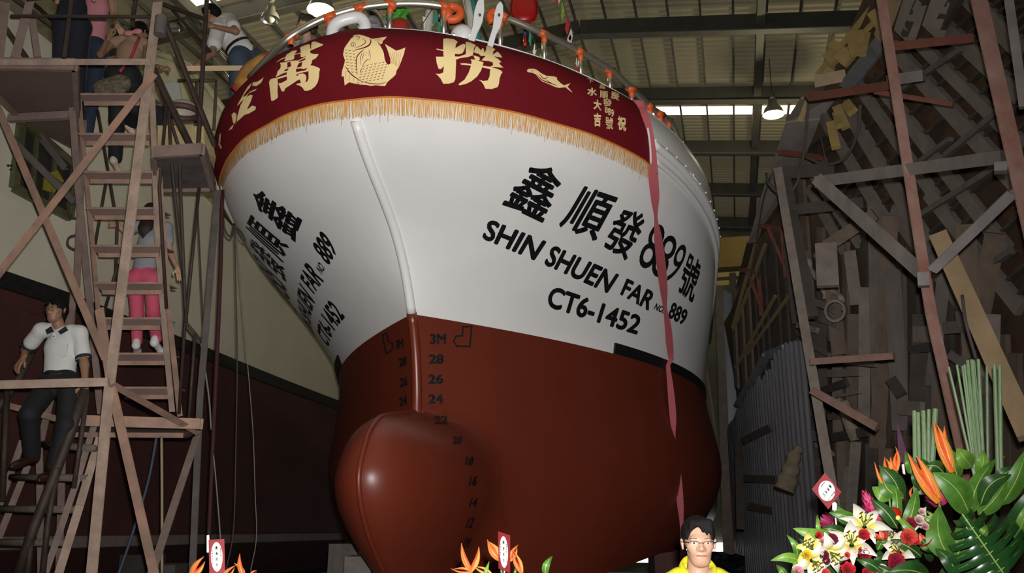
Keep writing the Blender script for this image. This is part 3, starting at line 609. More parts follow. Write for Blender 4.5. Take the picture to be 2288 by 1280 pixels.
bars(tower, 'rail', [((25, 36, 7.4), (340, 38, 7.4), .035), ((105, -5, 7.4), (60, 0, 7.4), .03)], M_rust, kind='tube')
bars(tower, 'upper_post', [((10, 10, 7.5), (-5, 140, 7.5), .09), ((68, 0, 7.6), (33, 132, 7.6), .075), ((160, -5, 7.45), (143, 130, 7.45), .035, 1, M_rust), ((72, 40, 7.7), (85, 130, 7.7), .06, 1, M_dusty)], M_dusty)
bars(tower, 'upper_brace', [((12, 62, 7.8), (60, 130, 7.8), .05), ((60, -5, 8.3), (135, 62, 9), .05), ((358, 8, 7.5), (455, 42, 8.2), .05), ((367, 45, 7.6), (480, 325, 8.6), .06), ((385, 22, 8), (470, 115, 8.8), .035), ((340, 150, 7.5), (440, 355, 8.4), .07), ((462, 0, 8.5), (442, 340, 8.5), .05), ((303, 0, 8.2), (295, 60, 8.2), .05)], M_rust, kind='tube')
bars(tower, 'timber_rail', [((415, 153, 8.6), (568, 152, 8.9), .055)], mat('fresh_pine', (.55, .40, .24), .7, var=.2, scale=8, stretch=(1, 8, 8)))
mb = MB(); mb.tube([at(361, 38, 7.2), at(357, 78, 7.2)], .055, 12); mb.build('tube_coupling', M_greyst, tower, smooth=40)
# decks
def slab(name, px, z, th, m, parent, lip=.09, lm=None):
    P = [atz(x, y, z) for x, y in px]; mb = MB(); mb.prism(P, (0, 0, th)); o = mb.build(name, m, parent); c = sum(P)/len(P)
    mb = MB()
    for i in range(len(P)):
        a, b = P[i], P[(i+1) % len(P)]; mb.bar(a+np.array([0, 0, .02]), b+np.array([0, 0, .02]), .05, lip, (0, 0, 1))
    mb.build('deck_frame', lm or m, o); return o
M_under = mat('brown_deck_plate', (.15, .095, .08), .8, var=.22, scale=2)
slab('upper_deck', [(-70, 146), (168, 150), (180, 405), (145, 362)], 5.8, .05, M_under, tower, .12, M_dusty)
slab('side_deck', [(345, 345), (452, 338), (476, 422), (352, 424)], 5.15, .05, M_greyst, tower, .12, M_dusty)
z5 = 5.8; a = atz(22, 255, z5); b = atz(158, 248, z5); mb = MB(); mb.bar(a-np.array([0, 0, .05]), b-np.array([0, 0, .05]), .06, .08, (0, 0, 1)); mb.build('deck_joist', M_dusty, tower)
slab('lower_deck', [(150, 982), (282, 968), (446, 962), (425, 941), (155, 938)], 2.62, .06, M_dusty, tower, .1, M_primer) if 0 else None
Pz = [at(x, y, D) for x, y, D in ((158, 945, 9.3), (415, 938, 9.3), (445, 966, 8.5), (158, 976, 8.1))]
mb = MB(); zl = np.mean([p[2] for p in Pz]); Pz = [np.array([p[0], p[1], zl]) for p in (at(160, 940, 9.3), at(418, 938, 9.3), at(446, 966, 8.45), at(150, 972, 8.2))]
mb.prism(Pz, (0, 0, .05)); ld = mb.build('lower_deck', M_dusty, tower)
mb = MB()
for i in range(4): mb.bar(Pz[i], Pz[(i+1) % 4], .05, .1, (0, 0, 1))
mb.build('deck_frame', M_primer, ld)
# steep upper stair rising towards the viewer
stair = thing('steel_stair', 'steep open-tread steel stair inside the scaffold tower', 'stair', at(310, 940, 9.2))
ty = [(210, 165, 332), (299, 170, 338), (384, 178, 345), (465, 188, 352), (549, 197, 360), (632, 205, 366), (711, 212, 362), (790, 236, 372), (866, 256, 385)]
for k, (y, x0, x1) in enumerate(ty):
    D = 8.35+.85*k/8; a = at(x0+6, y, D); b = at(x1-2, y, D); mb = MB(); dp = np.array([.06, .24, -.0])
    mb.prism([a, b, b+dp, a+dp], (0, 0, .012)); t = mb.build('tread', M_under, stair)
    a2, b2 = at(x0+24, y+21, D+.02), at(x1-4, y+21, D+.02); mb = MB(); mb.bar(a2, b2, .045, .02); mb.bar(a-np.array([0, 0, .0]), b, .02, .03); mb.build('nosing', M_primer, t)
    mb = MB(); mb.prism([a, b, b2, a2], (0, .012, 0)); mb.build('riser_lip', M_under, t)
def rail_(name, pts, w, m, kind='angle', flip=1):
    P = [at(*p) for p in pts]; mb = MB()
    for p, q in zip(P[:-1], P[1:]):
        if kind == 'angle': mb.angle(p, q, w, .012, flip=flip)
        elif kind == 'bar': mb.bar(p, q, w, w)
        else: mb.tube([p, q], w/2, 8)
    mb.build(name, m, stair)
rail_('stringer', [(172, 148, 8.2), (158, 190, 8.3), (173, 400, 8.55), (205, 720, 9.0), (225, 925, 9.25)], .09, M_dusty)
rail_('stringer', [(176, 220, 8.5), (208, 560, 8.9), (228, 800, 9.2)], .06, M_primer, flip=-1)
rail_('stringer', [(337, 140, 8.2), (345, 330, 8.4), (352, 540, 8.8), (372, 780, 9.05), (385, 920, 9.2)], .075, M_pale)
rail_('stringer', [(352, 330, 8.35), (376, 690, 8.8), (402, 930, 9.1)], .07, M_primer, flip=-1)
for pts in ([(345, 155, 8.1), (400, 330, 8.3), (412, 640, 8.6), (415, 700, 8.8), (400, 925, 9.0)], [(377, 235, 8.1), (383, 360, 8.3), (412, 640, 8.7), (417, 722, 8.8), (452, 765, 8.85)], [(372, 235, 8.2), (356, 420, 8.4), (372, 690, 8.7)], [(218, 245, 9.0), (262, 500, 9.3), (258, 640, 9.4)], [(240, 390, 9.2), (210, 560, 9.4)], [(264, 590, 9.3), (232, 700, 9.5)], [(445, 420, 8.7), (415, 720, 8.75)], [(436, 745, 8.8), (422, 940, 8.9)]):
    mb = MB(); mb.tube([at(*p) for p in pts], .017, 7); mb.build('handrail', M_rust, stair, smooth=True)
# lower stair with round rungs on which the man stands
low = thing('steel_stair', 'lower steel stair with round rungs under the man in the polo shirt', 'stair', at(130, 1280, 8.2))
for pts, m, w in ([(215, 935, 8.4), (170, 1080, 8.2), (100, 1285, 8.0)], M_dusty, .055), ([(222, 980, 8.35), (178, 1130, 8.15), (130, 1285, 8.0)], M_pale, .07), ([(50, 985, 8.9), (0, 1125, 8.8)], M_dusty, .06), ([(62, 1040, 8.8), (-10, 1220, 8.7)], M_dusty, .06):
    P = [at(*p) for p in pts]; P.append(P[-1]+(P[-1]-P[-2])*((0-P[-1][2])/(P[-1]-P[-2])[2])); mb = MB()
    for p, q in zip(P[:-1], P[1:]): mb.bar(p, q, w, w)
    mb.build('stringer', m, low)
for x0, x1, y0, y1 in ((95, 212, 992, 1002), (25, 195, 1066, 1068), (-20, 170, 1137, 1138), (-40, 145, 1212, 1212)):
    mb = MB(); mb.tube([at(x0, y0, 8.6), at(x1, y1, 8.2)], .033, 8); mb.build('rung', mat('muddy_rung', (.16, .13, .105), .8, var=.4, scale=20), low, smooth=True)
for pts, r in ([(190, 870, 7.9), (160, 960, 7.85), (115, 1080, 7.8), (75, 1180, 7.8), (40, 1285, 7.8)], .045), ([(195, 880, 7.9), (178, 1000, 7.9), (165, 1090, 7.9)], .022), ([(130, 1045, 7.8), (108, 1160, 7.8), (96, 1280, 7.8)], .025), ([(73, 1190, 7.8), (60, 1290, 7.8)], .025), ([(84, 760, 8.7), (40, 850, 8.6), (0, 905, 8.5), (-30, 950, 8.5)], .04), ([(16, 870, 8.5), (5, 1120, 8.5)], .03):
    mb = MB(); mb.tube([at(*p) for p in pts], r, 8); mb.build('handrail', M_rust, low, smooth=True)
# pale box standing on the side deck
bx = thing('storage_box', 'yellowed box standing on the right end of the scaffold deck', 'box', at(415, 338, 8.6))
mb = MB(); P = [at(x, y, 8.55) for x, y in ((352, 338), (458, 338), (455, 282), (352, 280))]; mb.prism(P, (.25, .75, .0)); mb.build('box_body', mat('yellowed_board', (.46, .37, .18), .8, var=.35, scale=5, bump=.2), bx)
mb = MB(); mb.prism([at(458, 338, 8.6), at(478, 420, 8.9), at(472, 330, 9.3), at(455, 283, 9.2)], (.02, 0, 0)); mb.build('side_plate', M_oldred, bx)
# helmet left on the rail ledge, loose ropes and cords
def rope(name, pts, r, m, label, cat='rope', n=6):
    P = spline([at(*p) for p in pts], n); mb = MB(); mb.tube(P, r, 6); return tag(mb.build(name, m, None, smooth=True), label, cat)
M_cord = mat('dark_cord', (.05, .04, .035), .9); M_pcord = mat('pale_cord', (.16, .15, .13), .9)
rope('rope', [(497, 425, 9.1), (492, 620, 9.1), (480, 900, 9.0), (471, 1100, 9.0), (466, 1225, 9.0), (465, 1330, 9.0)], .022, mat('red_rope', (.035, .004, .005), .8), 'red rope hanging from the left end of the banner')
rope('cord', [(524, 500, 9.6), (527, 640, 9.6), (530, 800, 9.6), (527, 1000, 9.6), (522, 1180, 9.6), (505, 1275, 9.5)], .007, M_cord, 'dark cord hanging plumb beside the red rope', 'cord')
rope('cord', [(528, 515, 9.7), (538, 640, 9.7), (552, 800, 9.7), (565, 960, 9.7), (570, 1100, 9.7), (573, 1200, 9.7), (560, 1275, 9.6)], .005, M_pcord, 'thin pale cord hanging in a curve in front of the dull red hull', 'cord')
rope('cord', [(497, 470, 9.2), (503, 515, 9.2), (517, 528, 9.2), (523, 500, 9.4)], .012, M_cord, 'loop of black cord under the banner corner', 'cord')
rope('cord', [(523, 500, 9.45), (535, 528, 9.45), (548, 540, 9.45), (540, 520, 9.5), (524, 505, 9.6)], .009, M_cord, 'loose coil of cord tied below the black loop', 'cord')
rope('cord', [(477, 1015, 8.9), (484, 1090, 8.8), (493, 1205, 8.7), (500, 1300, 8.6)], .007, M_pcord, 'pale stick-straight cord slanting beside the red rope bottom', 'cord')
rope('cord', [(352, 965, 9.5), (330, 1080, 9.5), (290, 1210, 9.3), (262, 1290, 9.2)], .014, mat('blue_cord', (.05, .07, .12), .8), 'dark blue cord slanting between the scaffold legs', 'cord')
rope('cord', [(361, 975, 9.0), (362, 1100, 9.0), (362, 1290, 9.0)], .014, mat('tan_rope', (.30, .24, .14), .8), 'tan rope hanging below the lower deck', 'rope')
rope('cord', [(448, 760, 9.0), (466, 880, 9.0), (472, 960, 9.0)], .009, M_pcord, 'short pale cord hanging from the right scaffold leg', 'cord')
rope('cord', [(440, 425, 9.6), (450, 640, 9.6), (456, 760, 9.6)], .008, M_cord, 'dark cord between the scaffold leg and its handrails', 'cord')
rope('cable', [(150, 462, 8.9), (158, 485, 8.9), (176, 490, 8.9), (178, 520, 8.9), (155, 530, 8.9), (152, 548, 8.9), (168, 558, 8.9), (180, 560, 8.9)], .011, M_cord, 'looped black cable by the stair on the left hull', 'cable')
hm = thing('hard_hat', 'cap with brown stripes lying on the ledge beside the scaffold brace', 'hat', at(407, 252, 9.0)); c = at(407, 250, 9.0)
mb = MB(); mb.grid([[c+np.array((.17*math.sin(a)*math.cos(b), .15*math.sin(a)*math.sin(b), .14*math.cos(a))) for b in np.linspace(0, 2*math.pi, 16, endpoint=False)] for a in np.linspace(.05, 1.55, 7)], wrapv=True); mb.build('shell', mat('cap_cream', (.4, .36, .28), .6), hm, smooth=True)
mb = MB(); mb.tube([c+np.array((.19*math.cos(b), .17*math.sin(b), .0)) for b in np.linspace(0, 2*math.pi, 18, endpoint=False)], .035, 8, closed=True); mb.build('brim', mat('cap_brown', (.08, .035, .03), .6), hm, smooth=True)
# ------------------------------------------------------------------ timber hull mould on the right
WOODS = [mat('grey_timber', (.09, .076, .066), .85, var=.35, scale=7, stretch=(1, 1, .25), bump=.2), mat('brown_timber', (.095, .068, .048), .85, var=.35, scale=7, stretch=(1, 1, .25), bump=.2),
         mat('dusty_timber', (.14, .115, .098), .85, var=.3, scale=6, bump=.2), mat('dark_timber', (.036, .028, .022), .85, var=.4, scale=6, bump=.2)]
M_ply = mat('rusty_plywood', (.062, .03, .013), .8, var=.6, scale=1.6, bump=.2)
M_pine = mat('yellow_lit_pine', (.27, .19, .065), .7, var=.3, scale=6)  # yellow light on the framework is put into this pine colour
M_fresh = mat('fresh_timber', (.26, .18, .10), .7, var=.25, scale=6, stretch=(1, 1, .3))
M_redst = mat('red_oxide_steel', (.14, .047, .03), .65, var=.3, scale=5)
M_board = mat('whitewashed_board', (.19, .165, .145), .8, var=.3, scale=2.5, bump=.1)
Ys = np.array([2.5, 4, 5, 6.5, 8, 10, 12, 14, 17, 22]); ZT = np.interp(Ys, [2.5, 5, 8, 10, 12, 14, 22], [8.2, 7.9, 7.15, 6.4, 5.75, 5.0, 4.5]); XB = np.interp(Ys, [2.5, 5, 8, 11, 14, 22], [4.9, 4.45, 4.15, 3.95, 3.85, 4.0]); XF = np.interp(Ys, [2.5, 5, 8, 10, 14, 22], [.8, .6, .42, .38, .3, .2])
Yg = np.linspace(2.5, 14.4, 50); tg = np.linspace(0, 1, 24)
def mould(Y, t): return np.array([np.interp(Y, Ys, XB)-np.interp(Y, Ys, XF)*t**2.2, Y, .15+t*(np.interp(Y, Ys, ZT)-.15)])
GM = np.array([[mould(Y, t) for t in tg] for Y in Yg])
md = thing('hull_mould', 'dark timber hull mould with diagonal ribs towering along the right side', 'mould', (4.2, 9, 0))
mb = MB(); mb.grid(GM); BKM = GM+np.array([.12, 0, 0]); mb.grid(BKM, flip=True); mb.grid([GM[:, -1], BKM[:, -1]]); mb.grid([GM[0], BKM[0]]); mb.build('plywood_skin', M_ply, md, smooth=True)
MBV = bvh_of(GM)
def onm(x, y, off=0.): return onhull(x, y, off, MBV)
def mnorm(x, y):
    a, b, c = onm(x, y), onm(x+3, y), onm(x, y+3)
    if a is None or b is None or c is None: return np.array([-1., 0, 0])
    n = np.cross(b-a, c-a); n /= np.linalg.norm(n); return n*np.sign(n@(CAM-a))
def mboard(parent, name, a, b, w, th, m, lift=0., n=6):
    xs = np.linspace(0, 1, n); P = []; Nn = []
    for t in xs:
        x, y = a[0]+(b[0]-a[0])*t, a[1]+(b[1]-a[1])*t; p = onm(x, y)
        if p is None: continue
        P.append(p); Nn.append(mnorm(x, y))
    if len(P) < 2: return None
    P = np.array(P); mb = MB(); rows = []
    for i in range(len(P)):
        d = P[min(i+1, len(P)-1)]-P[max(i-1, 0)]; d /= np.linalg.norm(d); nn = Nn[i]; t = np.cross(d, nn); q = P[i]+nn*(lift+th); r = P[i]+nn*(lift-.01)
        rows.append([r-t*w/2, q-t*w/2, q+t*w/2, r+t*w/2])
    mb.grid(rows, wrapv=True); mb.add(rows[0], [(0, 1, 2, 3)]); mb.add(rows[-1], [(0, 1, 2, 3)])
    return mb.build(name, m, parent)
rg = random.Random(5)
M_ribb = mat('dusty_rib_board', (.135, .115, .10), .85, var=.25, scale=5)
# diagonal rib boards, as they lie in the upper half
dg = [((1790, 330), (1935, 545)), ((1845, 250), (2010, 520)), ((1900, 235), (2100, 560)), ((1925, 180), (2180, 545)), ((1985, 195), (2270, 560)), ((2010, 105), (2300, 420)), ((2070, 95), (2300, 320)), ((2130, 60), (2300, 215)), ((2180, -10), (2300, 110)), ((1820, 420), (1900, 560)), ((2090, 430), (2300, 690)), ((2010, 470), (2230, 760))]
for k, (a, b) in enumerate(dg): mboard(md, 'rib_board', a, b, .115+.02*(k % 3), .05, M_ribb, .05, 9)
for k, (a, b) in enumerate(dg[:11]):
    for t in np.arange(.06, .97, .12):
        x, y = a[0]+(b[0]-a[0])*t+28, a[1]+(b[1]-a[1])*t-22
        mboard(md, 'cleat', (x-16, y+15), (x+22, y-19), .028, .075, WOODS[3], 0, 2)
for a, b, w in [((2020, 210), (2178, 108), .05), ((2065, 490), (2260, 370), .05), ((2140, 345), (2270, 240), .05), ((2180, 630), (2288, 560), .05), ((2060, 375), (2150, 310), .04)]: mboard(md, 'batten', a, b, w, .05, WOODS[0], .09)
# upper boards beside the posts
for a, b, w, m in [((2035, -10), (2000, 85), .16, M_fresh), ((2085, -10), (2055, 80), .30, M_board), ((2100, -10), (2060, 82), .12, WOODS[3]), ((2150, -10), (2120, 70), .28, M_board), ((2180, -10), (2140, 55), .12, WOODS[3])]: mboard(md, 'side_board', a, b, w, .05, m, .14)
# vertical staves of the middle and lower part, each a board
x = 1655
while x < 1835:
    y1 = np.interp(x, [1655, 1720, 1800, 1835], [905, 800, 760, 760])+30; y0 = np.interp(x, [1655, 1690, 1740, 1835], [650, 560, 440, 350])
    mboard(md, 'stave', (x-14-(x-1655)*.12, y0+rg.uniform(-10, 10)), (x, y1), .15, .03, WOODS[rg.choice([1, 3, 0, 3])], rg.uniform(0, .02), 5); x += rg.uniform(11, 17)
x = 1845
while x < 2290:
    y0 = np.interp(x, [1845, 1950, 2100, 2290], [560, 560, 640, 760])+rg.uniform(-60, 30)
    mboard(md, 'stave', (x-rg.uniform(-6, 14), y0), (x+rg.uniform(-6, 10), 1200), rg.uniform(.11, .17), .035, WOODS[rg.choice([0, 1, 1, 3, 3])], rg.uniform(.02, .06), 6); x += rg.uniform(22, 34)
# brackets and plank walkway along the sheer
for (x0, y0), (x1, y1), (xa, ya) in [((1718, 372), (1845, 352), (1800, 372)), ((1687, 518), (1752, 512), (1765, 580)), ((1650, 613), (1698, 610), (1712, 665))]:
    p, q, r = onm(x1, y1, .02), onm(xa, ya, .02), None
    if p is None or q is None: continue
    L = (x1-x0)/(1972/p[1]); o = p+np.array([-L*.9, -.15, 0]); br = thing('walkway_bracket', 'red oxide steel bracket under the plank walkway, ' + {1718: 'topmost and longest', 1687: 'second one down', 1650: 'lowest and farthest'}[x0], 'bracket', p)
    mb = MB(); mb.angle(o, p, .09, .012); mb.build('arm', M_redst, br); s = np.array([p[0], p[1], q[2]-.25])
    mb = MB(); mb.angle(p, s, .09, .012); mb.build('upright', M_redst, br); mb = MB(); mb.angle(o*.7+p*.3, s+np.array([0, 0, .12]), .06, .01); mb.build('strut', M_redst, br)
def panel(name, px, Y, m, label, cat='plank', th=.03, grp=None):
    P = [at(x, y, YY) for (x, y), YY in zip(px, Y)]; mb = MB(); n = np.cross(P[1]-P[0], P[3]-P[0]); n /= np.linalg.norm(n); n *= -np.sign(n@(CAM-P[0])); mb.prism(P, n*th); return tag(mb.build(name, m, None), label, cat, grp)
panel('walkway_plank', [(1755, 275), (1832, 268), (1790, 372), (1722, 378)], [9.5, 9.2, 10.4, 10.6], M_board, 'pale board of the walkway seen from below, above the topmost bracket')
panel('walkway_plank', [(1716, 385), (1760, 400), (1735, 530), (1672, 540)], [10.8, 10.6, 12.3, 12.4], M_board, 'grey walkway board below the topmost red bracket')
panel('walkway_plank', [(1668, 545), (1720, 540), (1674, 665), (1645, 640)], [12.6, 12.4, 14.0, 14.1], WOODS[3], 'dark walkway board at the far low end beside the yellow crane')
panel('walkway_plank', [(1790, 222), (1880, 205), (1832, 268), (1756, 276)], [9.2, 9.0, 9.5, 9.8], M_board, 'chalky board just under the long red beam')
panel('walkway_plank', [(1965, 70), (1972, 112), (1900, 205), (1873, 190)], [7.9, 7.9, 8.6, 8.7], mat('slate_board', (.10, .10, .105), .7, var=.2), 'slate grey board along the top edge of the mould')
# pine framing along the top edge, yellow light put into its colour
pf = thing('pine_framework', 'yellow-lit pine framework along the top edge of the mould', 'framework', at(1880, 120, 9.2))
for a, b, w, D in [((1950, 15), (1828, 165), .07, (8.6, 9.6)), ((1962, 40), (1838, 168), .06, (8.5, 9.5)), ((1948, 28), (1968, 60), .10, (8.5, 8.4)), ((1908, 75), (1920, 120), .18, (8.7, 8.6)), ((1930, 75), (1920, 122), .14, (8.7, 8.6)), ((1876, 118), (1900, 138), .16, (9.0, 8.9)), ((1848, 118), (1868, 140), .12, (9.3, 9.2)), ((1858, 96), (1880, 112), .1, (9.2, 9.1)), ((1846, 165), (1858, 150), .1, (9.4, 9.3)), ((1787, 270), (1806, 222), .06, (9.6, 9.4))]:
    mb = MB(); mb.bar(at(*a, D[0]-.42), at(*b, D[1]-.42), w*.95, .05); mb.build('pine_board', M_pine, pf)
for a, b, w in [((1820, 182), (1890, 168), .14), ((1870, 240), (1890, 285), .1), ((1890, 232), (1905, 250), .12), ((1856, 275), (1868, 330), .1), ((1868, 255), (1876, 282), .08)]:
    mb = MB(); mb.bar(at(*a, 8.75), at(*b, 8.6), w*.93, .06); mb.build('pine_board', M_fresh if w > .13 else M_pine, pf)
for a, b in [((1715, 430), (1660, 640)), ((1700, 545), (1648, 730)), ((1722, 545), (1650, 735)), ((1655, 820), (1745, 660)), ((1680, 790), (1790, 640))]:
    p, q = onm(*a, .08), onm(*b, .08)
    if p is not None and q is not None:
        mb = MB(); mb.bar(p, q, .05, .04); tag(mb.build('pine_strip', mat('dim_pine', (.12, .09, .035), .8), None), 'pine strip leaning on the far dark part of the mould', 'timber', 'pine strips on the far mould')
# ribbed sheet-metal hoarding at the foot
M_zinc = mat('dull_zinc', (.165, .172, .19), .5, metal=.25, var=.3, scale=3, stretch=(3, 3, .3))
def sheet(xa, xb, Ya, Yb, ya, yb, nr, label):
    a, b = at(xa, 1180, Ya), at(xb, 1180, Yb); d = b-a; d[2] = 0; n = np.array([d[1], -d[0], 0]); n /= np.linalg.norm(n); n *= np.sign(n@(CAM-a)) or 1
    n *= 1; za, zb = at(xa, ya, Ya)[2], at(xb, yb, Yb)[2]; rows = []
    for k in range(nr*4+1):
        t = k/(nr*4); h = (0, 0, .022, .022)[k % 4]; p = a+d*t; zt = za+(zb-za)*t+rg.uniform(-.05, .05); rows.append([[p[0]+n[0]*h, p[1]+n[1]*h, 0.0], [p[0]+n[0]*h, p[1]+n[1]*h, zt]])
    mb = MB(); mb.grid(rows); mb.grid(np.array(rows)-n*.004); return tag(mb.build('corrugated_sheet', M_zinc, None, fix=False), label, 'metal sheet', 'sheets of the metal hoarding')
sheet(1832, 1795, 9.6, 10.3, 762, 770, 3, 'nearest upright sheet of the grey ribbed hoarding, beside the scrap boards')
sheet(1796, 1757, 10.2, 11.1, 770, 792, 4, 'second grey ribbed sheet from the scrap boards')
sheet(1758, 1722, 11.0, 12.0, 805, 850, 5, 'third grey ribbed sheet from the scrap boards')
sheet(1723, 1690, 11.9, 13.2, 838, 880, 6, 'fourth grey ribbed sheet, with a low ragged top')
sheet(1691, 1660, 13.1, 14.8, 880, 925, 7, 'fifth grey ribbed sheet, narrow with fine ribs')
sheet(1661, 1640, 14.7, 16.6, 925, 960, 6, 'farthest grey ribbed sheet in the gap beside the white vessel')
for a, b, D in [((1648, 905), (1712, 795), (14.4, 12.0)), ((1712, 795), (1752, 780), (12.0, 11.2))]:
    mb = MB(); mb.bar(at(*a, D[0]-.1), at(*b, D[1]-.1), .12, .04); tag(mb.build('capping_board', M_zinc, None), 'grey capping strip sloping over the ribbed sheets' if D[0] > 13 else 'short level capping strip above the ribbed sheets', 'strip')
for k, (a, b) in enumerate([((1660, 985), (1722, 955)), ((1662, 1068), (1735, 1072)), ((1672, 1130), (1768, 1152)), ((1650, 990), (1655, 1180))]):
    p, q = at(*a, 12.7-.0), at(*b, 11.2); mb = MB(); mb.bar(p, q, .1, .03); tag(mb.build('batten', WOODS[3], None), ['upper rusty batten across the ribbed sheets', 'middle dark batten across the ribbed sheets', 'lowest broad batten across the ribbed sheets', 'upright rusty strip at the far end of the sheets'][k], 'batten')
# slim far posts and timbers in the gap beside the white hull
for k, (x0, y0, x1, y1, w, m) in enumerate([(1607, 640, 1618, 1010, .16, WOODS[2]), (1618, 650, 1630, 930, .12, M_zinc), (1627, 655, 1640, 940, .14, M_zinc), (1637, 610, 1646, 1000, .15, WOODS[1]), (1612, 700, 1626, 1000, .08, M_redst)]):
    p, q = at(x0, y0, 18.5), at(x1, y1, 18.5); d = (q-p); q = q+d*((0-q[2])/d[2]); mb = MB(); mb.bar(p, q, w, .08); tag(mb.build('timber_post', m, None), ['dusty', 'zinc-grey slim', 'zinc-grey broad', 'brown', 'thin red'][k]+' post standing in the gap behind the white hull side', 'post')
# steel staging in front of the mould
stg = thing('steel_staging', 'leaning red-and-pink steel staging posts in front of the mould', 'scaffold', at(2120, 1100, 5.6))
def sbars(name, lst, m, w, kind='angle', flip=1, lab=None):
    for p, q in lst:
        a, b = at(*p), at(*q); mb = MB()
        if kind == 'angle': mb.angle(a, b, w, .012, flip=flip)
        else: mb.bar(a, b, w, w*.8)
        mb.build(name, m, stg, label=lab)
def fext(p, q): a, b = at(*p), at(*q); d = b-a; return b+d*((0-b[2])/d[2])
M_pinkst = mat('worn_pink_red_steel', (.23, .14, .115), .7, var=.35, scale=3.5, col2=(.17, .075, .055))
for pts, m in ([(1968, -10, 5.8), (2064, 600, 5.7), (2080, 700, 5.7), (2150, 1010, 5.7)], M_pinkst), ([(2185, -10, 5.0), (2262, 330, 5.0), (2310, 540, 5.0)], M_pinkst):
    P = [at(*p) for p in pts]; P.append(fext(pts[-2], pts[-1]))
    for a, b in zip(P[:-1], P[1:]): 
        mb = MB(); mb.angle(a, b, .095 if pts[0][0] < 2000 else .13, .014, flip=-1); mb.build('post', m, stg)
sbars('cross_beam', [((1992, 104, 6.0), (2175, 84, 5.7))], M_redst, .085); sbars('cross_beam', [((1803, 218, 7.4), (1990, 190, 6.6))], M_redst, .1)
sbars('stay', [((1955, 205, 6.9), (2130, 233, 6.4))], M_redst, .04, 'bar')
sbars('cross_beam', [((1826, 406, 6.4), (2242, 350, 5.2))], WOODS[0], .085, 'bar'); sbars('diagonal_brace', [((1828, 402, 6.35), (2062, 612, 5.75))], WOODS[0], .095, 'bar'); sbars('diagonal_brace', [((2082, 605, 5.6), (2262, 432, 5.05))], mat('pale_lavender_steel', (.17, .15, .145), .7, var=.2), .09)
sbars('rail', [((1985, 180, 6.8), (2065, 168, 6.6))], M_greyst, .09, 'bar'); sbars('post', [((2253, -10, 4.6), (2288, 240, 4.6))], M_greyst, .05, 'bar'); sbars('splice_plate', [((2236, 365, 5.0), (2236, 385, 5.0)), ((2062, 610, 5.6), (2064, 640, 5.6))], M_greyst, .07, 'bar')
# single timbers propped in front
def timber(pts, w, m, label, th=.05, grp=None, floor=False, cat='timber'):
    P = [at(*p) for p in pts]; 
    if floor: P[-1] = fext(pts[-2], pts[-1])
    mb = MB(); mb.bar(P[0], P[-1], w, th); return tag(mb.build('timber_board', m, None), label, cat, grp)
timber([(2097, 525, 6.0), (2300, 975, 5.0)], .12, M_fresh, 'fresh yellowish timber propped diagonally at the right edge')
timber([(1738, 378, 8.6), (1892, 1285, 7.4)], .085, WOODS[2], 'long pale post leaning in front of the sheet metal and scrap boards', .06, floor=True)
timber([(1752, 400, 8.8), (1812, 710, 8.3)], .14, WOODS[3], 'dark board behind the upper part of the long pale post')
timber([(1755, 470, 8.7), (1930, 452, 8.3)], .11, WOODS[3], 'level dark board crossing behind the long pale post')
timber([(1748, 385, 9), (1865, 378, 8.7)], .14, WOODS[3], 'dark board under the topmost red bracket')
timber([(1812, 808, 7.5), (1998, 795, 7.0)], .055, mat('reddish_timber', (.15, .085, .065), .8, var=.3), 'level reddish lath nailed across the scrap boards')
timber([(1815, 872, 7.3), (1960, 955, 6.9)], .065, MATS['reddish_timber'], 'short reddish lath slanting down over the scrap pile')
timber([(1845, 545, 8.2), (1850, 640, 8.1)], .20, WOODS[2], 'chunky pale offcut hanging under the slanting board')
timber([(1840, 555, 8.3), (1955, 478, 7.9)], .12, WOODS[1], 'brown board slanting up from the chunky offcut')
# scrap boards stacked and propped against the lower mould, each its own piece
ups = [(1982, 450, 1998, 990, .17, 0), (2030, 480, 2003, 1000, .19, 1), (2044, 600, 2070, 960, .2, 0), (1935, 700, 1932, 960, .15, 1), (1905, 720, 1912, 980, .14, 1), (1880, 720, 1888, 900, .13, 3), (1960, 640, 1962, 960, .15, 2), (1855, 690, 1862, 960, .12, 3), (2215, 500, 2240, 820, .2, 1), (2260, 520, 2180, 950, .2, 1), (2160, 560, 2130, 860, .14, 0), (2110, 700, 2100, 1010, .16, 3), (2135, 860, 2140, 1060, .2, 1), (2230, 850, 2225, 1080, .22, 0), (2275, 700, 2270, 1040, .18, 2), (1905, 980, 1915, 1150, .13, 1), (1950, 985, 1942, 1140, .14, 2), (1870, 985, 1865, 1140, .12, 3), (1842, 960, 1848, 1120, .1, 1), (1985, 990, 1990, 1130, .15, 3), (2030, 1000, 2040, 1150, .18, 1), (1925, 1040, 1905, 1180, .1, 2), (1820, 985, 1826, 1200, .1, 1), (1895, 560, 1925, 790, .2, 1), (1868, 590, 1895, 760, .18, 3), (1830, 560, 1852, 720, .15, 1), (1800, 540, 1825, 720, .14, 3), (1925, 560, 1945, 680, .16, 2)]
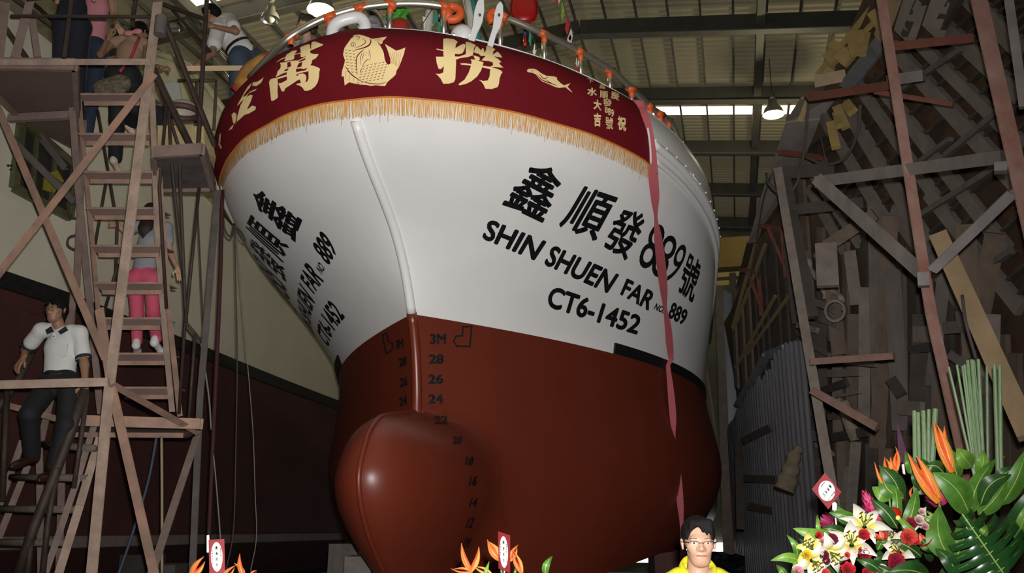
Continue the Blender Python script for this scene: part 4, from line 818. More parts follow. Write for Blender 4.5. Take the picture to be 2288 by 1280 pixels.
lv_ = [(1843, 690, 1940, 722, .11, 0), (1878, 665, 1940, 690, .1, 0), (1858, 722, 1905, 735, .09, 2), (1845, 742, 1880, 752, .08, 3), (1922, 832, 2002, 828, .11, 2), (1976, 800, 2050, 806, .14, 0), (1870, 880, 1960, 852, .12, 3), (1945, 882, 2000, 872, .05, 2), (1815, 965, 1925, 975, .13, 2), (1925, 975, 2010, 962, .13, 3), (1925, 930, 1995, 918, .09, 1), (1930, 905, 1958, 890, .05, 2), (2122, 745, 2180, 745, .2, 2), (2120, 778, 2190, 772, .1, 3), (2245, 710, 2300, 706, .18, 0), (2195, 730, 2270, 725, .14, 0), (2095, 908, 2150, 912, .18, 2), (2110, 985, 2170, 990, .16, 1), (2200, 905, 2300, 900, .2, 2), (2210, 1000, 2300, 985, .2, 1), (2085, 845, 2110, 880, .14, 3), (1835, 900, 1870, 925, .08, 2), (1845, 935, 1900, 905, .1, 1), (1838, 1025, 1880, 1020, .09, 3), (1880, 1040, 1925, 1010, .1, 2), (1842, 1000, 1895, 992, .08, 1), (1895, 770, 1935, 790, .07, 1), (2205, 790, 2250, 820, .1, 0)]
rg = random.Random(11)
for k, (x0, y0, x1, y1, w, mi) in enumerate(ups):
    p, q = onm(x0, y0, .14+.05*(k % 3)), onm(x1, y1, .16+.05*(k % 3))
    if p is None or q is None: continue
    mb = MB(); mb.bar(p, q, w*.8, .045); tag(mb.build('scrap_board', WOODS[mi], None), 'dusty scrap board standing upright in the jumble against the lower mould', 'board', 'upright scrap boards against the mould')
for k, (x0, y0, x1, y1, w, mi) in enumerate(lv_):
    p, q = onm(x0, y0, .34+.04*(k % 3)), onm(x1, y1, .34+.04*(k % 3))
    if p is None or q is None: continue
    mb = MB(); mb.bar(p, q, w*.75, .04); tag(mb.build('scrap_board', WOODS[mi], None), 'short dusty offcut lying across the upright scrap boards', 'board', 'offcuts lying across the scrap boards')
c = onm(1959, 690, .45); n = mnorm(1959, 690)*.25+(CAM-c)/np.linalg.norm(CAM-c); n /= np.linalg.norm(n); t = np.cross(n, (0, 0, 1)); t /= np.linalg.norm(t); mb = MB()
rows = [[c+t*(r*.9*math.cos(a))+np.array([0, 0, 1])*(r*math.sin(a))+n*h for r, h in ((.125, 0), (.125, .1), (.095, .1), (.095, 0))] for a in np.linspace(0, 2*math.pi, 28, endpoint=False)]
mb.grid(rows, wrapu=True, wrapv=True); tag(mb.build('cable_hoop', WOODS[2], None, smooth=40), 'round grey hoop stuck among the scrap boards', 'hoop')
for k, pts in enumerate([[(1868, 565), (1880, 585), (1897, 610)], [(1850, 575), (1862, 605), (1885, 640), (1890, 665)], [(1886, 600), (1900, 640), (1925, 660), (1935, 690)]]):
    mb = MB(); P = [onm(x, y, .25) for x, y in pts]; mb.tube(spline(P, 5), [.03+.012*math.sin(i*1.3) for i in range((len(P)-1)*5+1)], 8)
    tag(mb.build('bent_branch', [M_fresh, M_board, M_board][k], None, smooth=True), ['yellowish turned leg hanging among the upper boards', 'grey twisted branch left of the hoop', 'pale twisted branch pointing at the hoop'][k], 'wood piece')
# split log and a sack slung over a board
p = onm(1975, 935, .4); mb = MB(); mb.tube([p+np.array([-.03, 0, .2]), p+np.array([.02, 0, 0]), p+np.array([.05, 0, -.22])], [.06, .085, .05], 9); tag(mb.build('split_log', mat('raw_split_wood', (.2, .165, .12), .9, var=.4, scale=14), None, smooth=True), 'pale split log end among the scrap boards', 'log')
ss = [at(x, y, 9.3) for x, y in ((1790, 998), (1776, 1015), (1768, 1045), (1760, 1072), (1752, 1095))]; mb = MB(); mb.tube(spline(ss, 4), [.035+.085*(i/16)**.8*(1 if i < 15 else .75)+.012*math.sin(i*1.7) for i in range(17)], 10); tag(mb.build('cloth_sack', mat('brown_sackcloth', (.10, .08, .05), .95, var=.3, scale=14, bump=.4), None, smooth=True), 'brown cloth sack hanging limp in front of the ribbed sheets', 'sack')
# cables over the mould
for k, (pts, r) in enumerate([([(1806, 225, 8.8), (1800, 310, 8.9), (1790, 375, 8.9), (1775, 420, 8.9), (1745, 433, 9), (1718, 410, 9.2), (1712, 388, 9.4)], .016), ([(1922, 235, 8), (1918, 290, 8.1), (1895, 345, 8.4), (1865, 365, 8.6), (1835, 365, 8.8), (1800, 350, 9)], .018), ([(1832, 300, 9), (1842, 345, 8.9), (1845, 385, 8.9)], .008), ([(1725, 385, 9.5), (1705, 450, 10.5), (1690, 540, 11.5), (1672, 640, 12.2)], .010), ([(2150, 660, 5.6), (2158, 720, 5.5), (2175, 780, 5.5), (2180, 800, 5.5)], .010)]):
    mb = MB(); mb.tube(spline([at(*p) for p in pts], 6), r, 6); tag(mb.build('cable', M_cord, None, smooth=True), ['black cable looping round the long pale post', 'black cable sagging from the bracket plate to the left', 'thin wire hanging by the topmost bracket', 'thin wire running down the walkway edge', 'dark twine tied to the fresh diagonal timber'][k], 'cable')
# clutter low in the gap: daylight slot under the stern, shiny plastic and keel blocks
def blockrow(x0, x1, y, Y, n, lab):
    for k in range(n):
        x = x0+(x1-x0)*(k+.5)/n; p = at(x, y, Y); mb = MB(); h = p[2]; mb.box((p[0], p[1], h/2), (.5, .8, h), (AC, AX, (0, 0, 1))); tag(mb.build('keel_block', WOODS[3], None), lab[k], 'block')
# ------------------------------------------------------------------ people: bodies grown as smooth blended volumes
def nets(fn, lo, hi, h):
    lo = np.array(lo)-2*h; hi = np.array(hi)+2*h; n = np.ceil((hi-lo)/h).astype(int)+1
    ax = [lo[i]+h*np.arange(n[i]) for i in range(3)]; G = np.stack(np.meshgrid(*ax, indexing='ij'), -1).astype(np.float32)
    D = fn(G.reshape(-1, 3)).reshape(n); S = D < 0
    idx = [(i, j, k) for i in (0, 1) for j in (0, 1) for k in (0, 1)]
    sl = lambda A, o: A[o[0]:A.shape[0]-1+o[0], o[1]:A.shape[1]-1+o[1], o[2]:A.shape[2]-1+o[2]]
    cnt = sum(sl(S, o).astype(int) for o in idx); act = (cnt > 0) & (cnt < 8)
    acc = np.zeros(act.shape+(3,)); num = np.zeros(act.shape)
    for a in idx:
        for d in range(3):
            if a[d]: continue
            b = list(a); b[d] = 1; da, db = sl(D, a), sl(D, b); x = (da < 0) != (db < 0)
            t = np.where(x, da/np.where(da == db, 1, da-db), 0)
            for c in range(3): acc[..., c] += np.where(x, a[c]+(t if c == d else 0), 0)
            num += x
    ids = -np.ones(act.shape, int); ids[act] = np.arange(act.sum()); ii = np.argwhere(act)
    V = lo+h*(ii+acc[act]/num[act][:, None]); F = []
    for d in range(3):
        e, f = (d+1) % 3, (d+2) % 3; s0 = [slice(None)]*3; s1 = [slice(None)]*3; s0[d] = slice(0, -1); s1[d] = slice(1, None)
        ch = np.argwhere(S[tuple(s0)] != S[tuple(s1)])
        ch = ch[(ch[:, e] > 0) & (ch[:, f] > 0) & (ch[:, e] < n[e]-1) & (ch[:, f] < n[f]-1)]
        if not len(ch): continue
        E, Fv = np.eye(3, dtype=int)[e], np.eye(3, dtype=int)[f]
        q = np.stack([ids[tuple((ch-E-Fv).T)], ids[tuple((ch-Fv).T)], ids[tuple(ch.T)], ids[tuple((ch-E).T)]], 1)
        fl = ~S[tuple(s0)][tuple(ch.T)]; q[fl] = q[fl][:, ::-1]; F.append(q)
    return V, np.concatenate(F)
def sdf(prims, k=.03):
    """prims: (a, b, ra, rb[, flatten dir, factor][, op]) ; op '-' carves"""
    def fn(P):
        out = None
        for pr in prims:
            a, b, ra, rb = np.array(pr[0], np.float32), np.array(pr[1], np.float32), pr[2], pr[3]
            X = P-a; ab = b-a
            if len(pr) > 4 and pr[4] is not None:
                d = np.array(pr[4], np.float32); d = d/np.linalg.norm(d); f = pr[5]; X = X+np.outer(X@d, d)*(f-1); ab = ab+d*(ab@d)*(f-1)
            L = float(ab@ab); t = np.clip(X@ab/L, 0, 1) if L > 1e-10 else np.zeros(len(P), np.float32)
            dd = np.sqrt(((X-t[:, None]*ab)**2).sum(1))-(ra+(rb-ra)*t)
            op = pr[6] if len(pr) > 6 else '+'; kk = pr[7] if len(pr) > 7 else k
            if out is None: out = dd; continue
            if op == '-':
                hh = np.clip(kk-np.abs(out+dd), 0, None)/kk; out = np.maximum(out, -dd)+hh*hh*kk/4
            else:
                hh = np.clip(kk-np.abs(out-dd), 0, None)/kk; out = np.minimum(out, dd)-hh*hh*kk/4
        return out
    return fn
def grow(name, prims, h, m, parent, k=.03, label=None, smooth=True, pad=.03):
    pts = np.array([p for pr in prims if len(pr) < 7 or pr[6] == '+' for p in (pr[0], pr[1])]); r = max(max(pr[2], pr[3]) for pr in prims if len(pr) < 7 or pr[6] == '+')
    V, F = nets(sdf(prims, k), pts.min(0)-r-pad*.3, pts.max(0)+r+pad*.3, h)
    mb = MB(); mb.v = [tuple(v) for v in V]; mb.f = [tuple(int(i) for i in f) for f in F]; mb.m = [0]*len(F)
    return mb.build(name, m, parent, smooth=smooth, label=label, fix=False)
M_skin = mat('skin', (.45, .265, .18), .5, var=.08, scale=12); M_skin2 = mat('tan_skin', (.27, .145, .085), .5, var=.1, scale=12); M_hair = mat('black_hair', (.006, .005, .005), .75, spec=.15, bump=.25, bscale=120, stretch=(1, 1, .3))
M_eye = mat('eye_white', (.55, .5, .46), .3); M_iris = mat('dark_iris', (.012, .008, .006), .2); M_lip = mat('lip', (.36, .15, .12), .5)
def frame(f, u):
    f = np.array(f, float); u = np.array(u, float); f /= np.linalg.norm(f); u = u-f*(u@f); u /= np.linalg.norm(u); return np.cross(f, u), f, u
def head_prims(c, f, u, s=1.0):
    r, f, u = frame(f, u); L = lambda x, y, z: c+(r*x*1.06+f*y+u*z*.84)*s
    P = [(L(0, -.012, .04), L(0, .0, .045), .080*s, .078*s, r, 1.06), (L(0, .026, -.005), L(0, .043, -.074), .064*s, .050*s, r, 1.0), (L(0, .058, -.093), L(0, .06, -.095), .022*s, .021*s, r, .72)]
    for q in (-1, 1):
        P += [(L(.040*q, .052, -.014), L(.034*q, .058, -.026), .022*s, .020*s), (L(.036*q, .016, -.064), L(.018*q, .052, -.1), .018*s, .014*s), (L(.077*q, -.012, .012), L(.074*q, -.005, -.028), .015*s, .009*s, r, 1.7, '+', .008*s)]
    P += [(L(-.036, .076, .028), L(.036, .076, .028), .0095*s, .0095*s), (L(0, .082, .016), L(0, .100, -.026), .0075*s, .0125*s, None, 1, '+', .014*s), (L(-.013, .090, -.030), L(.013, .090, -.030), .0085*s, .0085*s, None, 1, '+', .009*s)]
    for q in (-1, 1): P.append((L(.032*q, .104, .006), L(.032*q, .105, .005), .0155*s, .0155*s, None, 1, '-', .016*s))
    P.append((L(-.014, .079, -.066), L(.014, .079, -.066), .008*s, .008*s, None, 1, '+', .02*s)); P.append((L(-.024, .0905, -.064), L(.024, .0905, -.064), .002*s, .002*s, None, 1, '-', .005*s))
    return P, L, (r, f, u)
def face_bits(par, c, f, u, s=1.0, glasses=None, brow=True):
    _, L, (r, f, u) = head_prims(c, f, u, s)
    for q in (-1, 1):
        mb = MB(); mb.ball(L(.032*q, .0765, .0055), (.0150*s, .0135*s, .0072*s), 14, 8, (r, f, u)); e = mb.build('eye', M_eye, par, smooth=True)
        mb = MB(); mb.ball(L(.032*q, .0868, .0058), (.0058*s, .0042*s, .0055*s), 10, 6, (r, f, u)); mb.build('iris', M_iris, e, smooth=True)
        if brow: mb = MB(); mb.tube([L((.016)*q, .0885, .029), L(.034*q, .0875, .033), L(.053*q, .0755, .0275)], [.0018*s, .0028*s, .0012*s], 6); mb.build('eyebrow', mat('faint_brow', (.10, .055, .04), .7), par, smooth=True)
        mb = MB(); mb.tube([L(.016*q, .083, .0085), L(.031*q, .0885, .0118), L(.047*q, .079, .0075)], .0024*s, 6); mb.build('eyelid', M_skin, par, smooth=True)
    mb = MB(); mb.tube([L(-.027, 0.0905, -.0655), L(-.008, 0.0950, -.062), L(0, 0.0955, -.063), L(.008, 0.0950, -.062), L(.027, 0.0905, -.0655)], [.0012*s, .0032*s, .0028*s, .0032*s, .0012*s], 8); mb.build('upper_lip', M_lip, par, smooth=True)
    mb = MB(); mb.tube([L(-.025, 0.0900, -.0675), L(0, 0.0947, -.0705), L(.025, 0.0900, -.0675)], [.0012*s, .0042*s, .0012*s], 8); mb.build('lower_lip', M_lip, par, smooth=True)
    if glasses:
        g = MB(); 
        for q in (-1, 1):
            rr = [L(.034*q+.024*math.cos(a)*abs(math.cos(a))**-.3*q, .1045-.006*abs(math.cos(a)), .002+.0155*math.sin(a)) for a in np.linspace(0, 2*math.pi, 20, endpoint=False)]
            g.tube(rr[:11] if glasses == 'half' else rr, .0011*s if glasses == 'half' else .0018*s, 5, closed=glasses != 'half')
            g.tube([L(.058*q, .098, .010), L(.078*q, .075, .012)], .0028*s, 6); g.tube([L(.078*q, .075, .012), L(.089*q, .0, .010)], .0018*s, 6)
        g.tube([L(-.011, .104, .006), L(0, .108, .008), L(.011, .104, .006)], .0016*s, 6)
        go = g.build('glasses', mat('dark_metal_rim', (.05, .045, .045), .3, metal=.8), par, smooth=True)
        gl = MB()
        for q in (-1, 1): gl.add([L(.034*q+.023*math.cos(a), .1035-.006*abs(math.cos(a)), .002+.0145*math.sin(a)) for a in np.linspace(0, 2*math.pi, 16, endpoint=False)], [tuple(range(16))])
        lm = mat('clear_lens', (1, 1, 1), .03, trans=1, alpha=.18); gl.build('lens', lm, go, fix=False)
def hair_prims(c, f, u, s=1.0, long=0, fringe=True):
    r, f, u = frame(f, u); L = lambda x, y, z: c+(r*x*1.06+f*y+u*z*.84)*s
    P = [(L(0, -.016, .046), L(0, .004, .047), .091*s, .087*s, r, 1.06), (L(0, -.05, -.01), L(0, -.05, -.045), .066*s, .05*s)]
    if long: P += [(L(0, -.07, .0), L(0, -.10, -.12-long*.5), .075*s, .075*s, f, 1.6), (L(0, -.10, -.12-long*.5), L(.02, -.1, -.12-long), .075*s, .03*s, f, 1.8)]
    P += [(L(0, .125, -.055), L(0, .125, .012), .095*s, .088*s, r, 1.12, '-', .02*s)]
    for q in (-1, 1): P.append((L(.09*q, .045, -.06), L(.09*q, .04, -.02), .045*s, .042*s, None, 1, '-', .012*s))
    if fringe:
        for k, (x0, x1, z1) in enumerate([(-.045, -.052, .052), (-.03, -.030, .048), (-.012, -.012, .062), (.03, .045, .07)]): P.append((L(x0, .055, .108), L(x1, .083, z1), .022*s, .006*s, None, 1, '+', .012*s))
    return P
def hand(par, w, d, n, m, s=1.0, curl=.5, side=1, h=.0055):
    """hand from wrist w, pointing along d, back of hand towards n; fingers curl away from n"""
    d = np.array(d, float); d /= np.linalg.norm(d); n = np.array(n, float); n = n-d*(n@d); n /= np.linalg.norm(n); t = np.cross(d, n)*side
    pc = w+d*.045*s; P = [(w-d*.02*s, w+d*.01*s, .027*s, .028*s, n, 1.35), (w+d*.02*s-t*.014*s, w+d*.08*s-t*.02*s, .022*s, .019*s, n, 1.3), (w+d*.02*s+t*.014*s, w+d*.08*s+t*.02*s, .022*s, .019*s, n, 1.3)]
    for k, (x, l) in enumerate(((.033, .066), (.011, .076), (-.012, .070), (-.033, .054))):
        a = w+d*.085*s+t*x*s; dd = d.copy(); r0 = .0098
        for j, fr in enumerate((.45, .32, .23)):
            ang = curl*(.6+.4*j)*(1+.12*k); ca, sa = math.cos(ang), math.sin(ang); dd = dd*ca-n*sa if j == 0 else dd*math.cos(curl*.8)-np.cross(t, dd)*side*math.sin(curl*.8)*(1 if side > 0 else 1)
            dd /= np.linalg.norm(dd); b = a+dd*l*fr*s; P.append((a, b, (r0-.0011*j)*s, (r0-.0011*j-.0009)*s, None, 1, '+', .008)); a = b
    a = w+d*.022*s+t*.028*s; b = a+(d*.6+t*.75-n*.25)*.04*s; c = b+(d*.95+t*.15-n*.3*(1+curl))*.032*s
    P += [(a, b, .015*s, .012*s, None, 1, '+', .012), (b, c, .0115*s, .009*s, None, 1, '+', .01)]
    return grow('hand', P, h, m, par, k=.014)
def figure(J, f, up=(0, 0, 1), skin=None, h=.011, s=1.0, head=True, hf=None, hu=None, hh=None):
    """skin body as one volume from joints; J: head, neck, chest, pelvis, shl, shr, ell, elr, wrl, wrr, hipl, hipr, knl, knr, anl, anr"""
    P = []; f = np.array(f, float)
    g = lambda k: np.array(J[k])
    P.append((g('pelvis'), g('chest'), .115*s, .125*s, f, 1.35)); P.append((g('chest'), lerp(g('chest'), g('neck'), .75), .125*s, .075*s, f, 1.3)); P.append((lerp(g('chest'), g('neck'), .6), g('head') if 'head' in J else g('neck'), .058*s, .05*s))
    for q in 'lr':
        if 'sh'+q in J:
            P += [(lerp(g('sh'+q), g('neck'), .5), g('sh'+q), .055*s, .052*s), (g('sh'+q), g('el'+q), .048*s, .038*s), (g('el'+q), g('wr'+q), .038*s, .026*s)]
        if 'hip'+q in J:
            P += [(lerp(g('hip'+q), g('pelvis'), .4), g('hip'+q), .1*s, .088*s), (g('hip'+q), g('kn'+q), .085*s, .058*s), (g('kn'+q), lerp(g('kn'+q), g('an'+q), .35), .056*s, .057*s), (lerp(g('kn'+q), g('an'+q), .35), g('an'+q), .057*s, .038*s)]
    return P
def wear(J, f, keys, s=1.0, add=.014, sleeve=.55, leg=1.0, hem=.0):
    g = lambda k: np.array(J[k]); P = []
    if 'torso' in keys:
        P += [(lerp(g('pelvis'), g('chest'), hem), g('chest'), (.118+add)*s, (.13+add)*s, f, 1.3), (g('chest'), lerp(g('chest'), g('neck'), .7), (.13+add)*s, (.075+add)*s, f, 1.25)]
        for q in 'lr':
            if 'sh'+q in J:
                P += [(lerp(g('sh'+q), g('neck'), .45), g('sh'+q), (.053+add)*s, (.052+add)*s)]
                if sleeve > 0: P += [(g('sh'+q), lerp(g('sh'+q), g('el'+q), sleeve), (.05+add)*s, (.052+add)*s)]
                if sleeve > 1: P += [(g('el'+q), lerp(g('el'+q), g('wr'+q), sleeve-1), (.045+add)*s, (.036+add)*s)]
    if 'legs' in keys:
        P += [(g('pelvis'), lerp(g('pelvis'), g('chest'), .2), (.118+add)*s, (.112+add)*s, f, 1.25)]
        for q in 'lr':
            P += [(lerp(g('hip'+q), g('pelvis'), .4), g('hip'+q), (.103+add)*s, (.092+add)*s), (g('hip'+q), g('kn'+q), (.087+add)*s, (.062+add)*s)]
            if leg > .4: P += [(g('kn'+q), lerp(g('kn'+q), g('an'+q), leg), (.062+add)*s, (.05+add)*s)]
    return P
def shoe(par, an, toe, m, s=1.0, sole=None, h=.009):
    an = np.array(an); toe = np.array(toe); d = toe-an; d /= np.linalg.norm(d); dn = np.array([0, 0, -1.])
    P = [(an+dn*.01-d*.03, an+dn*.06-d*.035, .042*s, .04*s), (an+dn*.055-d*.03, an+d*.16*s+dn*.075, .042*s, .032*s), (an+d*.14*s+dn*.075, an+d*.2*s+dn*.078, .042*s, .028*s, (0, 0, 1), 1.3)]
    return grow('shoe', P, h, m, par)
# --- man in the yellow shirt, nearest to the lens
D = 4.5
c = at(1561, 1214, D); f0 = np.array([-.07, -1, -.02]); u0 = np.array([0.0, 0, 1.])
man = thing('person', 'person with glasses and short black hair in a bright yellow shirt, facing the camera', 'person', (c[0], c[1], 0))
HP, Lh, ax3 = head_prims(c, f0, u0, .98)
gz = lambda x, y, z: np.array([c[0]+x, c[1]+y, z])
J = dict(neck=c+np.array((0, .04, -.125)), chest=c+np.array((0, .05, -.33)), pelvis=gz(0, .06, .96), shl=c+np.array((-.162, .05, -.222)), shr=c+np.array((.162, .05, -.222)), ell=c+np.array((-.25, .07, -.54)), elr=c+np.array((.25, .07, -.54)), wrl=c+np.array((-.24, -.02, -.78)), wrr=c+np.array((.24, -.02, -.78)), hipl=gz(-.1, .06, .9), hipr=gz(.1, .06, .9), knl=gz(-.11, .04, .48), knr=gz(.11, .04, .48), anl=gz(-.12, .07, .09), anr=gz(.12, .07, .09))
B = figure(J, (0, 1, 0)); neckp = [(c+np.array((0, .03, -.06)), c+np.array((0, .05, -.2)), .050, .060)]
grow('body', HP+neckp, .0035, M_skin, man, k=.02); grow('lower_body', B[:2]+B[3:], .014, M_skin, man)
face_bits(man, c, f0, u0, .98, glasses='half')
grow('hair', hair_prims(c+np.array([0, 0, .006]), f0, u0, .99), .0045, M_hair, man, k=.02)
M_yshirt = mat('yellow_shirt', (.66, .60, .015), .75, bump=.1, bscale=90)
SP = wear(J, (0, 1, 0), ('torso',), sleeve=.8, hem=-.1)+[(c+np.array((0, .05, -.02)), c+np.array((0, .03, -.16)), .060, .066, None, 1, '-', .01), (c+np.array((0, -.1, -.09)), c+np.array((0, -.06, -.25)), .066, .02, None, 1, '-', .01)]
grow('shirt', SP, .009, M_yshirt, man)
for q in (-1, 1):
    mb = MB(); rows = []
    for t in np.linspace(0, 1, 14):
        a = math.pi/2-q*t*2.55; e = np.array((math.cos(a), math.sin(a), 0)); o = c+np.array((0, .042, -.088-.075*t**1.8))+e*np.array((.068+.008*t, .070+.02*t, 0)); rows.append([o, o+np.array((0, 0, .034-.012*t))+e*.004, o+e*.016+np.array((0, 0, .022-.015*t)), o+e*(.030+.006*t)+np.array((0, 0, -.026-.02*t))])
    mb.grid(rows); mb.build('collar', M_yshirt, man, smooth=True, fix=False)
grow('trousers', wear(J, (0, 1, 0), ('legs',)), .014, mat('dark_trousers', (.012, .013, .018), .8), man)
for q in 'lr':
    hand(man, J['wr'+q], (0, -.1, -1), (1 if q == 'r' else -1, 0, 0), M_skin, curl=.35, side=-1 if q == 'l' else 1, h=.007)
    shoe(man, J['an'+q], J['an'+q]+np.array((0, -1, 0)), mat('black_shoe', (.012, .011, .011), .35), h=.012)
# --- man in the white polo on the lower stair
def jp(d): return {k: at(*v) for k, v in d.items()}
J = jp(dict(neck=(137, 737, 8.05), chest=(138, 775, 8.05), pelvis=(132, 852, 8.0), shl=(93, 738, 8.05), shr=(178, 744, 8.05), ell=(57, 782, 8.15), elr=(189, 815, 8.0), wrl=(52, 800, 8.0), wrr=(190, 862, 7.92), hipl=(108, 862, 7.98), hipr=(158, 862, 7.98), knl=(66, 925, 7.72), knr=(148, 950, 7.85), anl=(72, 1012, 7.95), anr=(122, 1040, 7.9)))
c = at(127, 695, 8.0); J['head'] = c+np.array((0, .02, -.07)); man = thing('person', 'person in a white polo shirt and black trousers standing on the lower stair', 'person', at(95, 1050, 7.9))
f0 = np.array([-.28, -1, -.1]); u0 = np.array([-.06, 0, 1.])
HP, _, _ = head_prims(c, f0, u0, 1.0)
grow('body', figure(J, (0, 1, 0))+HP, .0095, M_skin2, man, k=.022); face_bits(man, c, f0, u0, 1.0, glasses='full'); grow('hair', hair_prims(c, f0, u0, 1.03), .008, M_hair, man, k=.02)
M_polo = mat('white_polo_cotton', (.55, .55, .53), .85, bump=.15, bscale=60); M_navy = mat('navy_trim', (.012, .014, .03), .8); M_slack = mat('black_slacks', (.0045, .005, .008), .8)
po = grow('polo_shirt', wear(J, (0, 1, 0), ('torso',), sleeve=.62, hem=-.02, add=.018), .011, M_polo, man)
for q in 'lr':
    a = lerp(J['sh'+q], J['el'+q], .78); d = J['el'+q]-J['sh'+q]; d /= np.linalg.norm(d); u = np.cross(d, (0, 1, 0)); u /= np.linalg.norm(u); w = np.cross(d, u)
    mb = MB(); mb.grid([[a+d*t+(u*math.cos(b)+w*math.sin(b))*.071 for b in np.linspace(0, 2*math.pi, 18, endpoint=False)] for t in (-.012, .02)], wrapv=True); mb.build('sleeve_stripe', M_navy, man, smooth=True)
    sg = -1 if q == 'l' else 1; mb = MB(); n0 = J['neck']; mb.prism([n0+np.array((sg*.02, -.085, -.035)), n0+np.array((sg*.066, -.055, .022)), n0+np.array((sg*.105, -.075, -.02)), n0+np.array((sg*.062, -.115, -.068))], (0, -.01, .0)); mb.build('collar', M_navy, po)
mb = MB(); p0 = J['chest']; mb.prism([p0+np.array((x, -.149, z)) for x, z in ((.045, .01), (.135, .0), (.132, -.11), (.088, -.13), (.042, -.11))], (0, -.008, 0)); mb.build('chest_pocket', M_polo, po)
mb = MB(); mb.prism([J['neck']+np.array((x, -.118+z*-.22, z)) for x, z in ((-.018, -.05), (.014, -.05), (.01, -.19), (-.02, -.19))], (0, -.006, 0)); mb.build('button_placket', M_polo, po)
mb = MB()
for z in (-.085, -.135): mb.ball(J['neck']+np.array((-.004, -.128+z*-.2, z)), .007, 6, 4)
mb.build('button', M_navy, po)
grow('trousers', wear(J, (0, 1, 0), ('legs',), add=.02), .012, M_slack, man)
mb = MB(); b0 = lerp(J['pelvis'], J['chest'], .12); mb.grid([[b0+np.array((.152*math.cos(b), .125*math.sin(b), z)) for b in np.linspace(0, 2*math.pi, 28, endpoint=False)] for z in (-.02, .02)], wrapv=True); bl = mb.build('belt', mat('black_leather', (.01, .009, .008), .35), man, smooth=True)
mb = MB(); mb.box(b0+np.array((-.0, -.128, 0)), (.055, .012, .038)); mb.build('buckle', mat('steel_buckle', (.4, .4, .38), .3, metal=1), bl)
hand(man, J['wrl'], (-.35, -.3, -1), (-.5, -1, .2), M_skin2, curl=.5, side=-1); hand(man, J['wrr'], (.05, -.4, -1), (.3, -1, -.2), M_skin2, curl=.75, side=1)
for q in 'lr': shoe(man, J['an'+q]+np.array((0, 0, .01)), J['an'+q]+np.array((-.35 if q == 'l' else -.1, -1, -.35)), mat('brown_leather', (.028, .011, .007), .25), h=.009)
# --- woman in grey top and pink trousers, going down the stair
J = jp(dict(neck=(339, 502, 9.45), chest=(337, 540, 9.42), pelvis=(320, 612, 9.4), shl=(305, 505, 9.45), shr=(373, 508, 9.45), ell=(283, 520, 9.5), elr=(379, 562, 9.4), wrl=(262, 502, 9.4), wrr=(397, 600, 9.3), hipl=(302, 622, 9.4), hipr=(340, 622, 9.4), knl=(306, 700, 9.45), knr=(342, 700, 9.45), anl=(306, 762, 9.45), anr=(349, 757, 9.3)))
c = at(338, 478, 9.5); J['head'] = c+np.array((0, 0, -.06)); wo = thing('person', 'person seen from behind in a grey top and pink trousers on the stair', 'person', at(325, 785, 9.4))
f0 = np.array([-.1, 1, -.2]); HP, _, _ = head_prims(c, f0, (0, 0, 1), .96)
grow('body', figure(J, (0, 1, 0), s=.9)+HP, .010, M_skin, wo, k=.028); grow('hair', hair_prims(c, f0, (0, 0, 1), 1.0, long=.34, fringe=False), .009, mat('dark_brown_hair', (.02, .010, .008), .6, bump=.4, bscale=90), wo)
grow('top', wear(J, (0, 1, 0), ('torso',), s=.92, sleeve=.55, add=.016, hem=-.05), .011, mat('grey_tshirt', (.24, .25, .27), .85, bump=.2, bscale=40), wo)
grow('trousers', wear(J, (0, 1, 0), ('legs',), s=.92, add=.012), .011, mat('pink_trousers', (.52, .075, .13), .8, bump=.3, bscale=30), wo)
hand(wo, J['wrl'], (-1, .1, .1), (0, -1, 0), M_skin, s=.9, curl=.6); hand(wo, J['wrr'], (.4, -.1, -1), (.5, -.6, .3), M_skin, s=.95, curl=.15)
M_wshoe = mat('white_sneaker', (.6, .58, .56), .6)
shoe(wo, J['anl'], J['anl']+np.array((-.3, 1, -.05)), M_wshoe, s=.95); shoe(wo, J['anr'], J['anr']+np.array((.1, 1, -.25)), M_wshoe, s=.95)
# --- woman in the tan top and black trousers higher on the stair
J = jp(dict(neck=(300, 84, 8.95), chest=(290, 118, 8.95), pelvis=(280, 172, 8.85), shl=(252, 96, 8.95), shr=(328, 102, 8.95), ell=(224, 122, 8.8), elr=(328, 145, 8.8), wrl=(243, 84, 8.6), wrr=(358, 150, 8.5), hipl=(262, 182, 8.9), hipr=(300, 182, 8.9), knl=(262, 268, 9.0), knr=(300, 240, 8.8), anl=(258, 352, 9.0), anr=(292, 276, 9.05)))
c = at(312, 72, 9.0); J['head'] = c+np.array((0, 0, -.06)); wo = thing('person', 'person seen from behind in a tan top and black trousers high on the stair', 'person', at(262, 385, 9.0))
f0 = np.array([.25, 1, -.5]); HP, _, _ = head_prims(c, f0, (0, 0, 1), .95)
grow('body', figure(J, (0, 1, 0), s=.9)+HP, .010, M_skin2, wo); grow('hair', hair_prims(c, f0, (0, 0, 1), 1.0, fringe=False)+[(at(303, 60, 8.9), at(302, 56, 8.9), .05, .045)], .009, M_hair, wo)
mb = MB(); b0 = at(297, 72, 8.78)
for q in (-1, 1): mb.ball(b0+np.array((q*.05, 0, .012*q)), (.055, .02, .035), 10, 6)
mb.ball(b0, (.02, .025, .02), 8, 5); mb.build('hair_bow', mat('pink_bow', (.50, .20, .22), .8), wo, smooth=True)
grow('top', wear(J, (0, 1, 0), ('torso',), s=.95, sleeve=0, add=.016), .011, mat('tan_top', (.30, .19, .13), .85), wo)
grow('trousers', wear(J, (0, 1, 0), ('legs',), s=1.0, add=.022)+[(J['pelvis']+np.array((-.05, -.05, -.02)), J['pelvis']+np.array((.05, -.05, -.02)), .15, .15)], .012, M_slack, wo)
